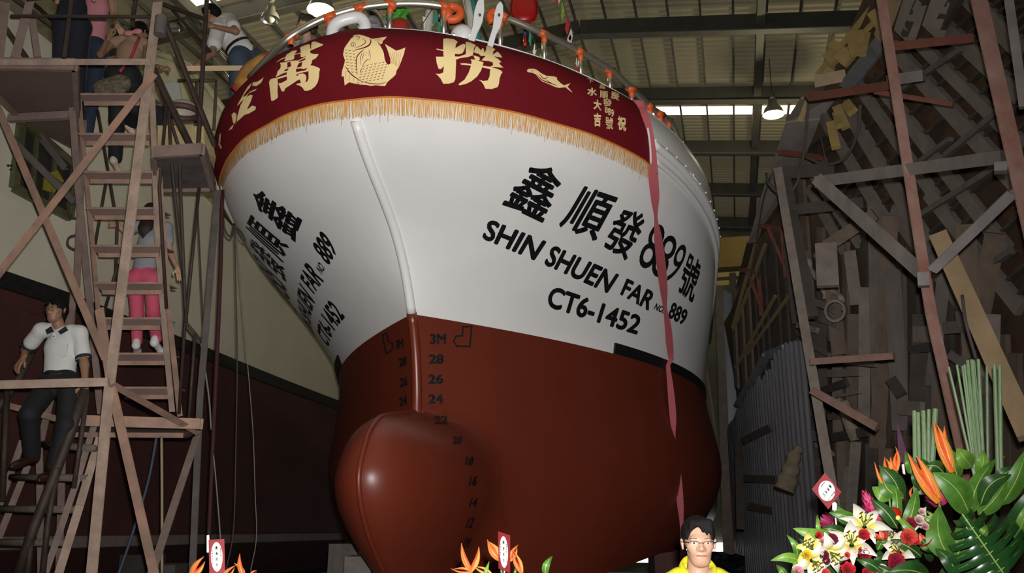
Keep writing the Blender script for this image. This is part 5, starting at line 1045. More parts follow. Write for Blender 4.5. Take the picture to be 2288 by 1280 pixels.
hand(wo, J['wrl'], (.3, -.3, 1), (-.5, -1, 0), M_skin2, s=.9, curl=.7); hand(wo, J['wrr'], (1, -.2, -.1), (0, -.5, 1), M_skin2, s=.9, curl=.8)
M_tan = mat('cream_flat_shoe', (.50, .40, .30), .6)
shoe(wo, J['anl'], J['anl']+np.array((0, 1, -.3)), M_tan, s=.9); shoe(wo, J['anr'], J['anr']+np.array((.5, .6, -.6)), M_tan, s=.9)
hb = thing('handbag', 'patterned handbag hanging on a pink strap from the tan-topped person', 'bag', at(243, 200, 8.6)); p = at(247, 192, 8.55)
grow('bag_body', [(p+np.array((-.08, 0, -.03)), p+np.array((.1, 0, .02)), .10, .115, (0, 1, 0), 1.6)], .011, mat('mesh_patterned_fabric', (.17, .135, .085), .8, col2=(.04, .03, .02), scale=26), hb)
mb = MB(); mb.tube(spline([at(268, 160, 8.6), at(292, 130, 8.7), at(305, 98, 8.74), at(312, 84, 8.85)], 5), .016, 6); mb.build('strap', mat('pink_strap', (.38, .03, .08), .5), hb, smooth=True)
bb_ = tag(grow('bag', [(at(352, 250, 8.75), at(354, 285, 8.75), .075, .085, (0, 1, 0), 1.4)], .013, M_slack, None), 'black shoulder bag hanging behind the stair stringer right of the tan-topped person', 'bag')
# --- two women on the upper deck, cut by the top of the picture
J = jp(dict(neck=(222, -18, 9.3), chest=(216, 18, 9.3), pelvis=(208, 98, 9.3), shl=(193, -12, 9.3), shr=(248, -12, 9.3), ell=(180, 40, 9.3), elr=(254, 36, 9.2), wrl=(180, 80, 9.2), wrr=(262, 58, 8.9), hipl=(196, 112, 9.3), hipr=(222, 112, 9.3), knl=(200, 205, 9.3), knr=(216, 205, 9.3), anl=(200, 290, 9.3), anr=(216, 290, 9.3)))
dz_ = 5.86; 
for q in 'lr': J['an'+q][2] = dz_+.08; J['kn'+q][2] = dz_+.46; J['kn'+q][:2] = J['hip'+q][:2]; J['an'+q][:2] = J['hip'+q][:2]
c = J['neck']+np.array((0, 0, .2)); J['head'] = c; wo = thing('person', 'person in a pink sleeveless top and jeans on the upper scaffold deck', 'person', J['anl'])
HP, _, _ = head_prims(c, (.3, 1, 0), (0, 0, 1), .95); grow('body', figure(J, (0, 1, 0), s=.9)+HP, .012, M_skin, wo); grow('hair', hair_prims(c, (.3, 1, 0), (0, 0, 1), 1.0, fringe=False), .012, M_hair, wo)
grow('top', wear(J, (0, 1, 0), ('torso',), s=.95, sleeve=0, hem=-.1), .012, mat('pink_top', (.55, .22, .27), .85, bump=.2, bscale=30), wo)
M_jean = mat('blue_jeans', (.020, .032, .065), .85, var=.3, scale=12); grow('jeans', wear(J, (0, 1, 0), ('legs',), s=.95), .012, M_jean, wo); hand(wo, J['wrr'], (.5, -.2, -.6), (.3, -1, .2), M_skin, s=.9, curl=.6, h=.007)
J = jp(dict(neck=(170, -95, 8.7), chest=(166, -62, 8.7), pelvis=(160, 40, 8.7), shl=(140, -90, 8.7), shr=(205, -90, 8.7), ell=(130, -40, 8.7), elr=(214, -40, 8.7), wrl=(128, 5, 8.6), wrr=(210, 0, 8.6), hipl=(146, 62, 8.7), hipr=(176, 60, 8.7), knl=(140, 140, 8.7), knr=(172, 140, 8.7), anl=(140, 230, 8.7), anr=(172, 230, 8.7)))
for q in 'lr': J['an'+q][2] = dz_+.08
c = J['neck']+np.array((0, 0, .2)); J['head'] = c; wo = thing('person', 'person in dark navy clothes at the scaffold rail, head out of the picture', 'person', J['anl'])
HP, _, _ = head_prims(c, (-.3, 1, 0), (0, 0, 1), .98); grow('body', figure(J, (0, 1, 0))+HP, .013, M_skin, wo)
M_nv = mat('navy_cloth', (.008, .010, .022), .85); grow('top', wear(J, (0, 1, 0), ('torso',), sleeve=.8, hem=-.1), .014, M_nv, wo); grow('trousers', wear(J, (0, 1, 0), ('legs',), s=1.12, add=.03), .014, M_nv, wo)
# --- man in white shirt bending over between the two vessels
J = jp(dict(neck=(489, 44, 9.5), chest=(508, 72, 9.5), pelvis=(542, 118, 9.5), shl=(487, 66, 9.35), shr=(512, 46, 9.6), ell=(474, 120, 9.2), elr=(527, 70, 9.2), wrl=(440, 146, 9.0), wrr=(474, 58, 9.0), hipl=(532, 132, 9.4), hipr=(562, 126, 9.6), knl=(530, 215, 9.45), knr=(552, 215, 9.7), anl=(524, 300, 9.5), anr=(540, 300, 9.7)))
c = at(474, 33, 9.45); J['head'] = c+np.array((.04, 0, -.05)); mn = thing('person', 'person in a white shirt and blue jeans bending over beside the banner', 'person', J['anl'])
f0 = np.array([-1, .25, -.5]); HP, _, _ = head_prims(c, f0, (-.4, 0, 1), 1.0); grow('body', figure(J, (.1, 1, 0))+HP, .010, M_skin2, mn); grow('hair', hair_prims(c, f0, (-.4, 0, 1), 1.03), .009, M_hair, mn)
grow('shirt', wear(J, (.2, 1, .2), ('torso',), sleeve=.6, add=.035, hem=.05), .012, mat('white_shirt', (.58, .56, .54), .85, bump=.25, bscale=25), mn); grow('jeans', wear(J, (.1, 1, 0), ('legs',), s=1.08), .012, mat('faded_jeans', (.045, .065, .105), .85, var=.3, scale=10), mn)
mb = MB(); d = J['chest']-J['pelvis']; d /= np.linalg.norm(d); u = np.cross(d, (0, 1, 0)); u /= np.linalg.norm(u); w = np.cross(d, u); b0 = J['pelvis']+d*.085
mb.grid([[b0+d*t+u*.172*math.cos(b)+w*.15*math.sin(b) for b in np.linspace(0, 2*math.pi, 24, endpoint=False)] for t in (-.02, .02)], wrapv=True); mb.build('belt', MATS['black_leather'], mn, smooth=True)
hand(mn, J['wrl'], (-1, -.1, -.5), (0, -.6, 1), M_skin2, curl=.6, h=.007); hand(mn, J['wrr'], (-1, -.1, .1), (0, -1, .3), M_skin2, curl=.8, h=.007)
# --- people on the fore deck
def bust(px, py, D, f, label, hairL=0, top=None, glasses=None, sk=None, s=1.0, tilt=(0, 0, 1), hairm=None):
    c = at(px, py, D); t = thing('person', label, 'person', c-np.array((0, 0, 1.55))); sk = sk or M_skin2
    z0 = c[2]-1.55; J = dict(neck=c+np.array((0, .03, -.17)), chest=c+np.array((0, .05, -.36)), pelvis=c+np.array((0, .05, -.68)), shl=c+np.array((-.17, .05, -.25)), shr=c+np.array((.17, .05, -.25)), ell=c+np.array((-.23, .0, -.5)), elr=c+np.array((.23, .0, -.5)), wrl=c+np.array((-.2, -.15, -.65)), wrr=c+np.array((.2, -.15, -.65)), hipl=c+np.array((-.09, .05, -.74)), hipr=c+np.array((.09, .05, -.74)), knl=c+np.array((-.1, .05, -1.1)), knr=c+np.array((.1, .05, -1.1)), anl=c+np.array((-.1, .05, -1.5)), anr=c+np.array((.1, .05, -1.5)), head=c+np.array((0, .02, -.07)))
    HP, _, _ = head_prims(c, f, tilt, s); grow('body', figure(J, (0, 1, 0), s=.92)+HP, .0095, sk, t); face_bits(t, c, f, tilt, s, glasses=glasses); grow('hair', hair_prims(c, f, tilt, 1.06*s, long=hairL), .0085, hairm or M_hair, t, k=.02)
    grow('top', wear(J, (0, 1, 0), ('torso',), s=.95, sleeve=.6), .012, top, t); grow('trousers', wear(J, (0, 1, 0), ('legs',), s=.92), .014, M_nv, t); return t, c
M_flor = mat('floral_cloth', (.45, .42, .34), .8, col2=(.06, .09, .16), scale=22)
bust(686, 58, 8.5, (-1, -.45, -.1), 'person with a full dark haircut and floral collar behind the left part of the rail', top=M_flor, glasses='full', sk=M_skin, s=1.0, hairm=mat('brown_black_hair', (.022, .016, .008), .6, bump=.4, bscale=80))
t, c = bust(848, 33, 8.3, (.8, -.7, -.15), 'person with a white face mask under the chin in red clothes behind the rail', top=mat('bright_red_cloth', (.35, .015, .012), .75), s=.98)
grow('face_mask', [(c+np.array((.03, -.06, -.10)), c+np.array((.05, -.03, -.115)), .05, .045, (.8, -.7, 0), 1.5)], .009, mat('mask_white', (.6, .62, .62), .8), t)
bust(1019, 56, 8.3, (-.3, -1, .1), 'dark-faced person half hidden behind the orange clamp at the bow', top=M_nv, s=.95, sk=mat('dark_brown_skin', (.20, .095, .06), .5))  # skin tone of its own, a darker brown than the tan one
mb = MB(); cc = at(832, 58, 8.0); cp = thing('cap', 'grey cap poking up between the white pipe loop and the red clothes', 'cap', cc); mb.ball(cc, (.10, .12, .10), 14, 9); mb.build('cap_crown', mat('grey_felt', (.20, .19, .19), .9), cp, smooth=True); mb = MB(); mb.ball(cc+np.array((.0, -.12, -.03)), (.07, .08, .012), 12, 6); mb.build('visor', MATS['grey_felt'], cp, smooth=True)
# ------------------------------------------------------------------ bow rail and gear on the fore deck
M_chrome = mat('stainless_tube', (.66, .63, .52), .34, metal=.9, var=.1); M_orange = mat('orange_paint', (.62, .10, .02), .5, var=.15, scale=8); M_wht = mat('white_gelcoat', (.68, .68, .68), .35)
railin = U2W(inset(lvl(1, w_wl, w_top), .06))
def onrail(x, y):                  # point above the cap rail whose image is (x, y)
    best = None
    d = ray(x, y)
    for i in range(len(railin)-1):
        for t in (0, .25, .5, .75):
            p = railin[i]*(1-t)+railin[i+1]*t; Y = p[1]; q = CAM+d*(Y/d[1]); e = abs(q[0]-p[0])
            if q[2] < p[2]-.15 or q[2] > p[2]+2.2: continue
            if best is None or e < best[0]-.03 or (e < best[0]+.05 and Y < best[1]): best = (e, Y, p)
    q = CAM+d*(best[1]/d[1]); return q, best[2]
rail = thing('bow_rail', 'stainless guard rail with orange joints curving round the top of the bow', 'railing', shipw(np.array(-1.6), np.array(0.), np.array(5.5)))
RA = [(560, 172), (600, 130), (640, 89), (690, 57), (740, 35), (800, 18), (870, 9), (940, 8), (1003, 15)]; RB = [(1108, 38), (1135, 42), (1200, 69), (1290, 112), (1370, 160), (1412, 199), (1455, 240), (1495, 269), (1513, 300), (1530, 345), (1540, 385)]
for pts in (RA, RB):
    P = [onrail(*p)[0] for p in pts]; mb = MB(); mb.tube(spline(P, 5), .036 if pts is RA else .034, 10); mb.build('top_rail', M_chrome, rail, smooth=True)
for x, y, y2 in ((652, 80, 118), (737, 37, 92), (805, 17, 75), (873, 9, 70), (993, 14, 76), (1118, 40, 90), (1216, 76, 132), (1297, 116, 168), (1362, 156, 200), (1411, 199, 232), (1452, 238, 270), (1475, 255, 292), (1494, 268, 305), (1515, 312, 360)):
    q, p = onrail(x, y); b = np.array([q[0], q[1], min(p[2], q[2]-.1)]); mb = MB(); mb.tube([q, b], .024, 8); mb.build('stanchion', M_chrome, rail, smooth=True)
    mb = MB(); a, _ = onrail(x-9, y+ (3 if x < 870 else -3)); a2, _ = onrail(x+9, y+(-3 if x < 870 else 4)); d = a2-a; d /= np.linalg.norm(d); mb.tube([q-d*.06, q+d*.06], .040, 10); mb.tube([q, q-np.array([0, 0, .10])], [.034, .028], 10); mb.build('orange_joint', M_orange, rail, smooth=True)
q0 = onrail(1003, 15)[0]; Y = q0[1]
mb = MB(); mb.tube(spline([at(1000, 15, Y), at(1016, 15, Y), at(1028, 24, Y), at(1027, 36, Y), at(1016, 43, Y), at(1001, 43, Y)], 5), .042, 10); mb.tube([at(1002, 12, Y), at(1001, 46, Y)], .042, 10); mb.build('end_loop', M_orange, rail, smooth=True)
Y2 = onrail(1108, 38)[0][1]; mb = MB(); mb.tube(spline([at(1132, 41, Y2), at(1115, 30, Y2), at(1101, 28, Y2), at(1095, 38, Y2), at(1101, 50, Y2)], 5), .042, 10); mb.build('end_loop', M_orange, rail, smooth=True)
mb = MB(); mb.tube(spline([at(x, y, 7.4) for x, y in ((770, 36), (795, 22), (818, 19), (838, 24), (852, 40), (862, 62))], 5), .018, 8); mb.build('inner_hoop', M_chrome, rail, smooth=True)
# white pipe loop and the two roller cheeks of the anchor chute
fl = thing('pipe_fairlead', 'bent white pipe loop standing on the bow above the banner carp', 'fairlead', at(778, 90, 7.05))
mb = MB(); mb.tube(spline([at(x, y, 7.05) for x, y in ((743, 100), (742, 78), (746, 60), (758, 49), (778, 42), (798, 39), (810, 45), (816, 58), (813, 72), (808, 90))], 5), .055, 14); mb.build('pipe', M_wht, fl, smooth=True)
for k, pts in enumerate([[(1046, 92), (1056, 60), (1060, 25), (1066, 5), (1074, -6), (1081, 0), (1082, 22), (1078, 48), (1066, 72), (1058, 98)], [(1089, 100), (1101, 62), (1105, 30), (1111, 10), (1119, 3), (1124, 12), (1124, 36), (1118, 58), (1108, 78), (1101, 105)]]):
    t = thing('chute_cheek', 'white curved cheek plate of the anchor chute, '+('left one' if k == 0 else 'right one beside the orange rail end'), 'plate', at(1060+45*k, 90, 7.2)); P = [at(x, y, 7.15) for x, y in spline(pts+pts[:1], 3)[:-1]] if 0 else [at(x, y, 7.15) for x, y in pts]
    n = np.cross(P[2]-P[0], P[7]-P[0]); n /= np.linalg.norm(n); n *= np.sign(n[1]); mb = MB(); mb.prism(P, n*.03); mb.build('plate', M_wht, t)
    mb = MB(); c = at(1072+43*k, 32, 7.13); mb.tube([c, c+n*.05], .012, 8); mb.build('pin', M_steel, t)
t = thing('chute_roller', 'white domed roller between the cheek plates', 'roller', at(1036, 75, 7.2)); mb = MB(); mb.ball(at(1034, 82, 7.3), (.115, .10, .115), 20, 12); mb.build('dome', M_wht, t, smooth=True); mb = MB(); mb.tube([at(1012, 80, 7.25), at(1056, 80, 7.25)], .03, 8); mb.build('axle', M_chrome, t)
# poles and decorations behind the rail
for k, (pts, r, m, lab) in enumerate([([(1040, -20), (1052, 40), (1058, 110)], .045, 'white', 'thick white pole behind the left cheek plate'), ([(1052, -20), (1063, 40), (1068, 100)], .04, 'teal', 'teal pole beside the thick white pole'), ([(963, 0), (957, 50), (950, 100)], .05, 'white', 'pale pole with silver dots behind the middle of the rail'), ([(1000, 10), (962, 62), (950, 85)], .012, 'tan', 'thin tan stick crossing behind the middle of the rail'), ([(762, 20), (840, 3), (900, -14)], .05, 'tan', 'slanting tan beam behind the glowing lamp and the rail')]):
    m = {'white': mat('pole_white', (.48, .46, .40), .4, var=.1), 'teal': mat('pole_teal', (.03, .18, .15), .4), 'tan': mat('pole_tan', (.38, .30, .17), .6)}[m]; mb = MB(); P = [at(x, y, 8.1 if k < 4 else 9.4) for x, y in pts]; P[-1] = P[-1] if k == 4 else P[-1]+(P[-1]-P[-2])*((deck[len(deck)//2][2]+ORG[2]-P[-1][2])/(P[-1]-P[-2])[2]); mb.tube(P, r, 10); tag(mb.build('pole', m, None, smooth=True), lab, 'pole')
M_grn = mat('pennant_green', (.03, .20, .12), .7); M_wf = mat('pennant_white', (.6, .58, .5), .8); M_rf = mat('pennant_red', (.42, .02, .02), .7); M_lime = mat('pennant_lime', (.18, .32, .03), .6)
def bunting(label, cord, Y, flags):
    b = thing('bunting', label, 'bunting', at(*cord[0], Y)); mb = MB(); mb.tube(spline([at(x, y, Y) for x, y in cord], 4), .005, 5); mb.build('line', M_cord, b)
    for pts, m in flags:
        P = [at(x, y, Y+.01) for x, y in pts]; mb = MB(); mb.prism(P, (.002, .006, 0)); mb.build('flag', m, b)
bunting('string of small flags hanging down at the right of the red disc', [(1253, -15), (1262, 20), (1268, 40), (1276, 60), (1284, 95), (1292, 130), (1297, 165)], 9.0, [([(1239, -6), (1247, -6), (1245, 16)], M_rf), ([(1247, -6), (1254, -6), (1248, 10)], M_wf), ([(1256, 0), (1263, 18), (1257, 48), (1253, 35)], M_lime), ([(1268, 34), (1274, 50), (1268, 78), (1262, 66)], M_rf), ([(1276, 62), (1281, 72), (1277, 94), (1270, 102), (1267, 88)], M_wf), ([(1274, 76), (1277, 84), (1274, 92), (1270, 86)], M_rf), ([(1290, 112), (1296, 124), (1292, 136), (1288, 128)], M_grn), ([(1288, 128), (1293, 136), (1295, 152), (1290, 150), (1286, 142)], M_wf), ([(1286, 142), (1290, 150), (1296, 158), (1294, 168), (1285, 156)], M_rf)])
bunting('short string of flags hanging right below the red disc', [(1176, 54), (1188, 78), (1195, 95), (1203, 120)], onrail(1182, 61)[0][1]+.02, [([(1183, 64), (1188, 76), (1186, 104), (1181, 92)], M_grn), ([(1195, 95), (1199, 110), (1194, 126), (1190, 116)], M_wf), ([(1196, 100), (1199, 110), (1196, 114)], M_rf), ([(1206, 120), (1212, 126), (1207, 134)], M_lime)])
bunting('green and white pennants on a line behind the middle of the rail', [(940, 60), (974, 14), (990, 50), (1004, 78)], 8.0, [([(974, 20), (984, 48), (966, 52)], M_grn), ([(980, 38), (1000, 72), (976, 78)], M_grn), ([(985, 45), (996, 58), (1000, 76), (990, 66)], M_wf), ([(944, 36), (954, 40), (948, 70)], M_wf)])
rd = thing('red_disc_decoration', 'round red decoration with a tinsel rim hanging above the right rail', 'decoration', at(1170, 20, 8.9))
c = at(1171, 18, 8.9); M_disc = mat('shiny_red_film', (.34, .010, .008), .3); mb = MB(); rr = [(0.0, -.05), (.08, -.048), (.13, -.035), (.157, 0)]
P_ = [[c+np.array((r*1.0*abs(math.cos(a))**.85*np.sign(math.cos(a)), h, r*1.3*abs(math.sin(a))**.85*np.sign(math.sin(a)))) for a in np.linspace(0, 2*math.pi, 36, endpoint=False)] for r, h in rr]; P_ = P_+[[p+np.array((0, 2*(c[1]-p[1]), 0)) for p in row] for row in P_[::-1]]
mb.grid(P_, wrapv=True); mb.build('disc', M_disc, rd, smooth=True)
mb = MB(); rg = random.Random(2)
for k in range(260):
    a = rg.uniform(0, 2*math.pi); p = c+np.array((.155*abs(math.cos(a))**.85*np.sign(math.cos(a)), rg.uniform(-.02, .02), .20*abs(math.sin(a))**.85*np.sign(math.sin(a)))); e = p+np.array((math.cos(a)*.022+rg.uniform(-.012, .012), rg.uniform(-.03, .03), math.sin(a)*.022+rg.uniform(-.012, .012))); w = np.array((rg.uniform(-.006, .006), 0, rg.uniform(-.006, .006))); mb.add([p-w, p+w, e], [(0, 1, 2)])
mb.build('tinsel', M_disc, rd, kind='stuff', fix=False)
mb = MB(); mb.tube([at(1173, 62, 8.9), at(1173, 80, 8.9)], [.03, .02], 8); mb.build('tassel_cap', mat('tassel_blue', (.03, .04, .14), .7), rd, smooth=True); mb = MB(); mb.tube([at(1173, 78, 8.9), at(1173, 104, 8.9)], [.018, .022], 8); mb.build('tassel', M_disc, rd, smooth=True); mb = MB(); mb.tube([c+np.array((0, 0, .2)), c+np.array((0, 0, 1.6))], .004, 5); mb.build('hanging_line', M_cord, rd)
fd = thing('foliage_garland', 'bright green leaves with a yellow bloom behind the rail by the red clothes', 'plant', at(885, 40, 8.2)); mb = MB(); rg = random.Random(4); c = at(884, 32, 8.2)
for k in range(46):
    a = rg.uniform(0, 6.28); b = rg.uniform(-.3, 1.2); d = np.array((math.cos(a)*math.cos(b), -abs(math.sin(a))*math.cos(b)*.5, math.sin(b)*.6-.3)); p = c+np.array((rg.uniform(-.08, .08), rg.uniform(-.05, .05), rg.uniform(-.07, .1))); t = np.cross(d, (0.2, 1, 0.1)); t /= np.linalg.norm(t); L = rg.uniform(.07, .14); mb.add([p, p+d*L*.5+t*.025, p+d*L, p+d*L*.5-t*.025], [(0, 1, 2, 3)])
mb.build('leaves', mat('garland_green', (.05, .30, .03), .5), fd, fix=False); mb = MB(); mb.ball(at(901, 13, 8.1), .03, 8, 6); mb.build('bloom', mat('bloom_yellow', (.6, .45, .03), .6), fd, smooth=True); mb = MB(); mb.ball(at(893, 62, 8.15), (.10, .08, .11), 14, 10); mb.build('red_pompon', mat('red_fluff', (.33, .02, .01), .9, bump=.6, bscale=70), fd, smooth=True)
LD = 8.35
lt = thing('paper_lantern', 'gold and red paper lantern tied at the left end of the bow rail', 'lantern', at(575, 165, LD)); a, b = at(530, 208, LD), at(608, 126, LD-.05)
mb = MB(); mb.tube([lerp(a, b, t) for t in np.linspace(.08, .92, 9)], [.095+.05*math.sin(math.pi*t) for t in np.linspace(0, 1, 9)], 14); mb.build('body', mat('gold_film', (.42, .21, .05), .35, var=.35, scale=9), lt, smooth=True)
for t0, t1 in ((.0, .1), (.9, 1.0)): mb = MB(); mb.tube([lerp(a, b, t0), lerp(a, b, t1)], .088, 14); mb.build('end_band', mat('red_foil', (.34, .03, .02), .4), lt, smooth=True)
# pink measuring ribbon hung over the bow
rb = thing('ribbon', 'long faded pink ribbon hanging down the port bow from the banner end', 'ribbon', onhull(1440, 300, .05))
path = [(1412, 222, 24), (1426, 262, 28), (1438, 300, 24), (1446, 350, 24), (1451, 400, 24), (1455, 440, 20), (1458, 478, 8), (1463, 520, 18), (1470, 580, 22), (1476, 640, 18), (1479, 680, 9), (1485, 720, 15), (1489, 770, 16), (1493, 815, 10), (1499, 870, 14), (1504, 930, 15), (1507, 980, 6), (1511, 1020, 13), (1516, 1080, 17), (1521, 1130, 14), (1524, 1175, 8), (1527, 1230, 14), (1529, 1275, 10)]
last = onhull(1470, 580, .08); rows = []
for x, y, w in spline(path, 3):
    p = onhull(x, y, .06) if y < 800 else None
    if p is None: Yr = rows[-1][0][1]-.004 if rows else onhull(1440, 300)[1]-.1; p = at(x, y, Yr)
    k = (w/2)/(FPX/p[1]*1.0)*1.0; tw = math.asin(min(1, max(-1, w/25))); rows.append([p-np.array((k, -(.03*(1-w/28)), 0)), p+np.array((k, (.03*(1-w/28)), 0))])
m_r = mat('faded_pink_ribbon', (.40, .085, .10), .8, var=.12, scale=3); mb = MB(); mb.grid(rows); mb.build('cloth', m_r, rb, smooth=True, fix=False)
mb = MB()
for i in range(2, len(rows), 9):
    a, b = np.array(rows[i][1]), np.array(rows[i][0]); mb.bar(a+np.array((0, -.004, 0)), a*.75+b*.25+np.array((0, -.004, 0)), .012, .002)
mb.build('tick_marks', M_black, rb)
# ------------------------------------------------------------------ flower arrangements in the foreground
def leafm(name, c, rib): return mat(name, c, .42, var=.25, scale=14, col2=tuple(x*.6 for x in c), spec=.5)
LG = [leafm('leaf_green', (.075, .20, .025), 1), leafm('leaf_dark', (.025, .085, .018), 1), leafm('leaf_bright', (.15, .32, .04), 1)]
M_rib = mat('leaf_rib', (.30, .42, .10), .4); M_stem = mat('flower_stem', (.10, .20, .04), .5)
def leaf(par, b, t, w, D0, D1, bow=0, m=None, fold=.25, n=10, face=0., name='leaf', rib=True):
    """blade from pixel b to tip pixel t, w pixels wide at the middle, bowed sideways by bow pixels"""
    b, t = np.array(b, float), np.array(t, float); d = (t-b); nn = np.array((-d[1], d[0]))/np.linalg.norm(d); rows = []; mid = []
    for i in range(n+1):
        s = i/n; c = b*(1-s)+t*s+nn*bow*math.sin(math.pi*s); Dm = D0*(1-s)+D1*s-.05*math.sin(math.pi*s); k = w/2*(math.sin(math.pi*min(1, s**.75))**.8 if s < 1 else 0)+.4
        r = []
        for j in range(-2, 3):
            q = c+nn*k*j/2; r.append(at(q[0], q[1], Dm+abs(j)/2*fold*k/430+face*j*k/430))
        rows.append(r); mid.append(np.array(r[2])+np.array((0, -.003, 0)))
    mb = MB(); mb.grid(rows); o = mb.build(name, m or LG[0], par, smooth=True, fix=False)
    if rib: mb = MB(); mb.tube(mid[:-1], [.0035*(1-.7*i/n) for i in range(n)], 5); mb.build('midrib', M_rib, o, smooth=True)
    return o
def fbase(px, py, D, f): c = at(px, py, D); r, f, u = frame(f, (0, .1, 1)); return c, r, f, u
M_petal = mat('lily_white', (.60, .58, .49), .45); M_pyel = mat('lily_yellow', (.74, .62, .16), .45); M_anth = mat('brown_anther', (.10, .022, .015), .7)
def lily(par, px, py, D, f, sz, m0=None, m1=None, spin=0., open_=1.0):
    c, r, f, u = fbase(px, py, D, f); mb = MB(); S = sz/FPX*D
    for k in range(6):
        a = spin+k*math.pi/3; e = r*math.cos(a)+u*math.sin(a); t = np.cross(f, e); L = S*(.56 if k % 2 else .52); W_ = S*(.17 if k % 2 else .125); rows = []
        for i in range(9):
            s = i/8; rad = L*(s**.9)*(.35+.65*s)*open_+.01; ax = -.38*L+L*(.95*s-.75*open_*s**2.6); ww = W_*math.sin(math.pi*(.08+.9*s)**.8)+.001
            rows.append([c+e*rad+f*(ax-.1*abs(j)*ww*2)+t*ww*j/2 for j in (-2, -1, 0, 1, 2)])
        k0 = len(mb.f); mb.grid(rows)
        for q in range(k0, len(mb.f)):
            i, j = divmod(q-k0, 4); mb.m[q] = 1 if j in (1, 2) and i < 4 else 0
    o = mb.build('lily', [m0 or M_petal, m1 or M_pyel], par, smooth=True, fix=False); mb = MB(); ma = MB()
    for k in range(6):
        a = spin+k*1.05+.5; e = c+(r*math.cos(a)+u*math.sin(a))*S*.13+f*S*.22; mb.tube([c-f*S*.2, e], .0018, 5); ma.tube([e-r*.008+u*.004, e+r*.007-u*.006], .0028, 6)
    mb.tube([c-f*S*.2, c+f*S*.28], .003, 5); st = mb.build('stamens', M_stem, o); ma.build('anthers', M_anth, st)
def ruffle(par, px, py, D, r, m, name='carnation', n=70, f=(-.1, -1, .25), seed=1):
    c, rr, f, u = fbase(px, py, D, f); R_ = r/FPX*D; g = random.Random(seed); mb = MB()
    for k in range(n):
        a = g.uniform(0, 6.283); q = g.random()**.5; d = rr*math.cos(a)*q+u*math.sin(a)*q; h = math.sqrt(max(0, 1-q*q))*.7; p0 = c-f*R_*.5+d*R_*.25; p1 = c+d*R_*1.0+f*R_*h; t = np.cross(d+f*.3, f+d*.2+rr*g.uniform(-.4, .4)); t /= np.linalg.norm(t)+1e-9; w = R_*g.uniform(.22, .36)
        P = [[p0+t*w*.2*j, lerp(p0, p1, .6)+t*w*.8*j+f*R_*.05*g.uniform(-1, 1), p1+t*w*j+f*R_*g.uniform(-.12, .12)+d*R_*g.uniform(-.12, .08)] for j in (-1, -.5, 0, .5, 1)]; mb.grid(P)
    return mb.build(name, m, par, fix=False)
def rose(par, px, py, D, r, m, f=(-.2, -1, .3), seed=1):
    c, rr, f, u = fbase(px, py, D, f); R_ = r/FPX*D; g = random.Random(seed); mb = MB()
    for k in range(16):
        a0 = k*2.4; q = .12+.88*(k/15); rows = []
        for i in range(6):
            s = i/5; rows.append([c+(rr*math.cos(a)+u*math.sin(a))*R_*q*(.45+.62*s-.15*s*s)+f*R_*(-.6+1.25*s*(1.05-.45*q)-.22*s**3*q+.06*math.sin(a*5)) for a in np.linspace(a0-1.0, a0+1.0, 8)])
        mb.grid(rows)
    return mb.build('rose', m, par, smooth=True, fix=False)
def rays(par, px, py, D, r, f, m0, m1, name='gerbera'):
    c, rr, f, u = fbase(px, py, D, f); R_ = r/FPX*D; mb = MB()
    for k in range(34):
        a = k*2.399; q = .75+.25*(k % 3)/2; e = rr*math.cos(a)+u*math.sin(a); t = np.cross(f, e); h = (k % 3)*.16; k0 = len(mb.f)
        mb.grid([[c+e*R_*s*q+f*R_*(h*s-.35*(1-s)+.35*s)+t*R_*.21*math.sin(math.pi*min(.95, .15+s*.8))*j for j in (-1, 0, 1)] for s in (.1, .35, .6, .85, 1.0)])
        for z in range(k0, len(mb.f)): mb.m[z] = 1 if (z-k0)//2 in (1, 2) and k % 2 else 0
    o = mb.build(name, [m0, m1], par, smooth=True, fix=False); mb = MB(); mb.ball(c-f*R_*.3, (R_*.4, R_*.4, R_*.35), 10, 6); mb.build('calyx', M_stem, o, smooth=True)
def ginger(par, p, q, D, w, m, n=34, name='ginger_flower'):
    a, b = at(*p, D), at(*q, D+.02); d = b-a; L = np.linalg.norm(d); d /= L; t = np.cross(d, (0, 1, 0)); t /= np.linalg.norm(t); s_ = np.cross(t, d); W_ = w/FPX*D; mb = MB()
    for k in range(n):
        s = k/n; an = k*2.4; e = t*math.cos(an)+s_*math.sin(an); o = a+d*L*s; r = W_*(1-.72*s)*.5; tip = o+e*r*1.25+d*r*1.5; g = np.cross(e, d); mb.grid([[o+e*r*.2-g*r*.25, o+e*r*.3, o+e*r*.2+g*r*.25], [o+e*r*.95+d*r*.45-g*r*.42, o+e*r*1.15+d*r*.35, o+e*r*.95+d*r*.45+g*r*.42], [tip-g*r*.06, tip, tip+g*r*.06]])
    mb.tube([a, b], [W_*.2, W_*.05], 7); return mb.build(name, m, par, smooth=True, fix=False)
M_or = mat('heliconia_orange', (.72, .19, .025), .4, var=.2, scale=20, col2=(.62, .08, .02)); M_oy = mat('heliconia_edge', (.68, .30, .05), .4)
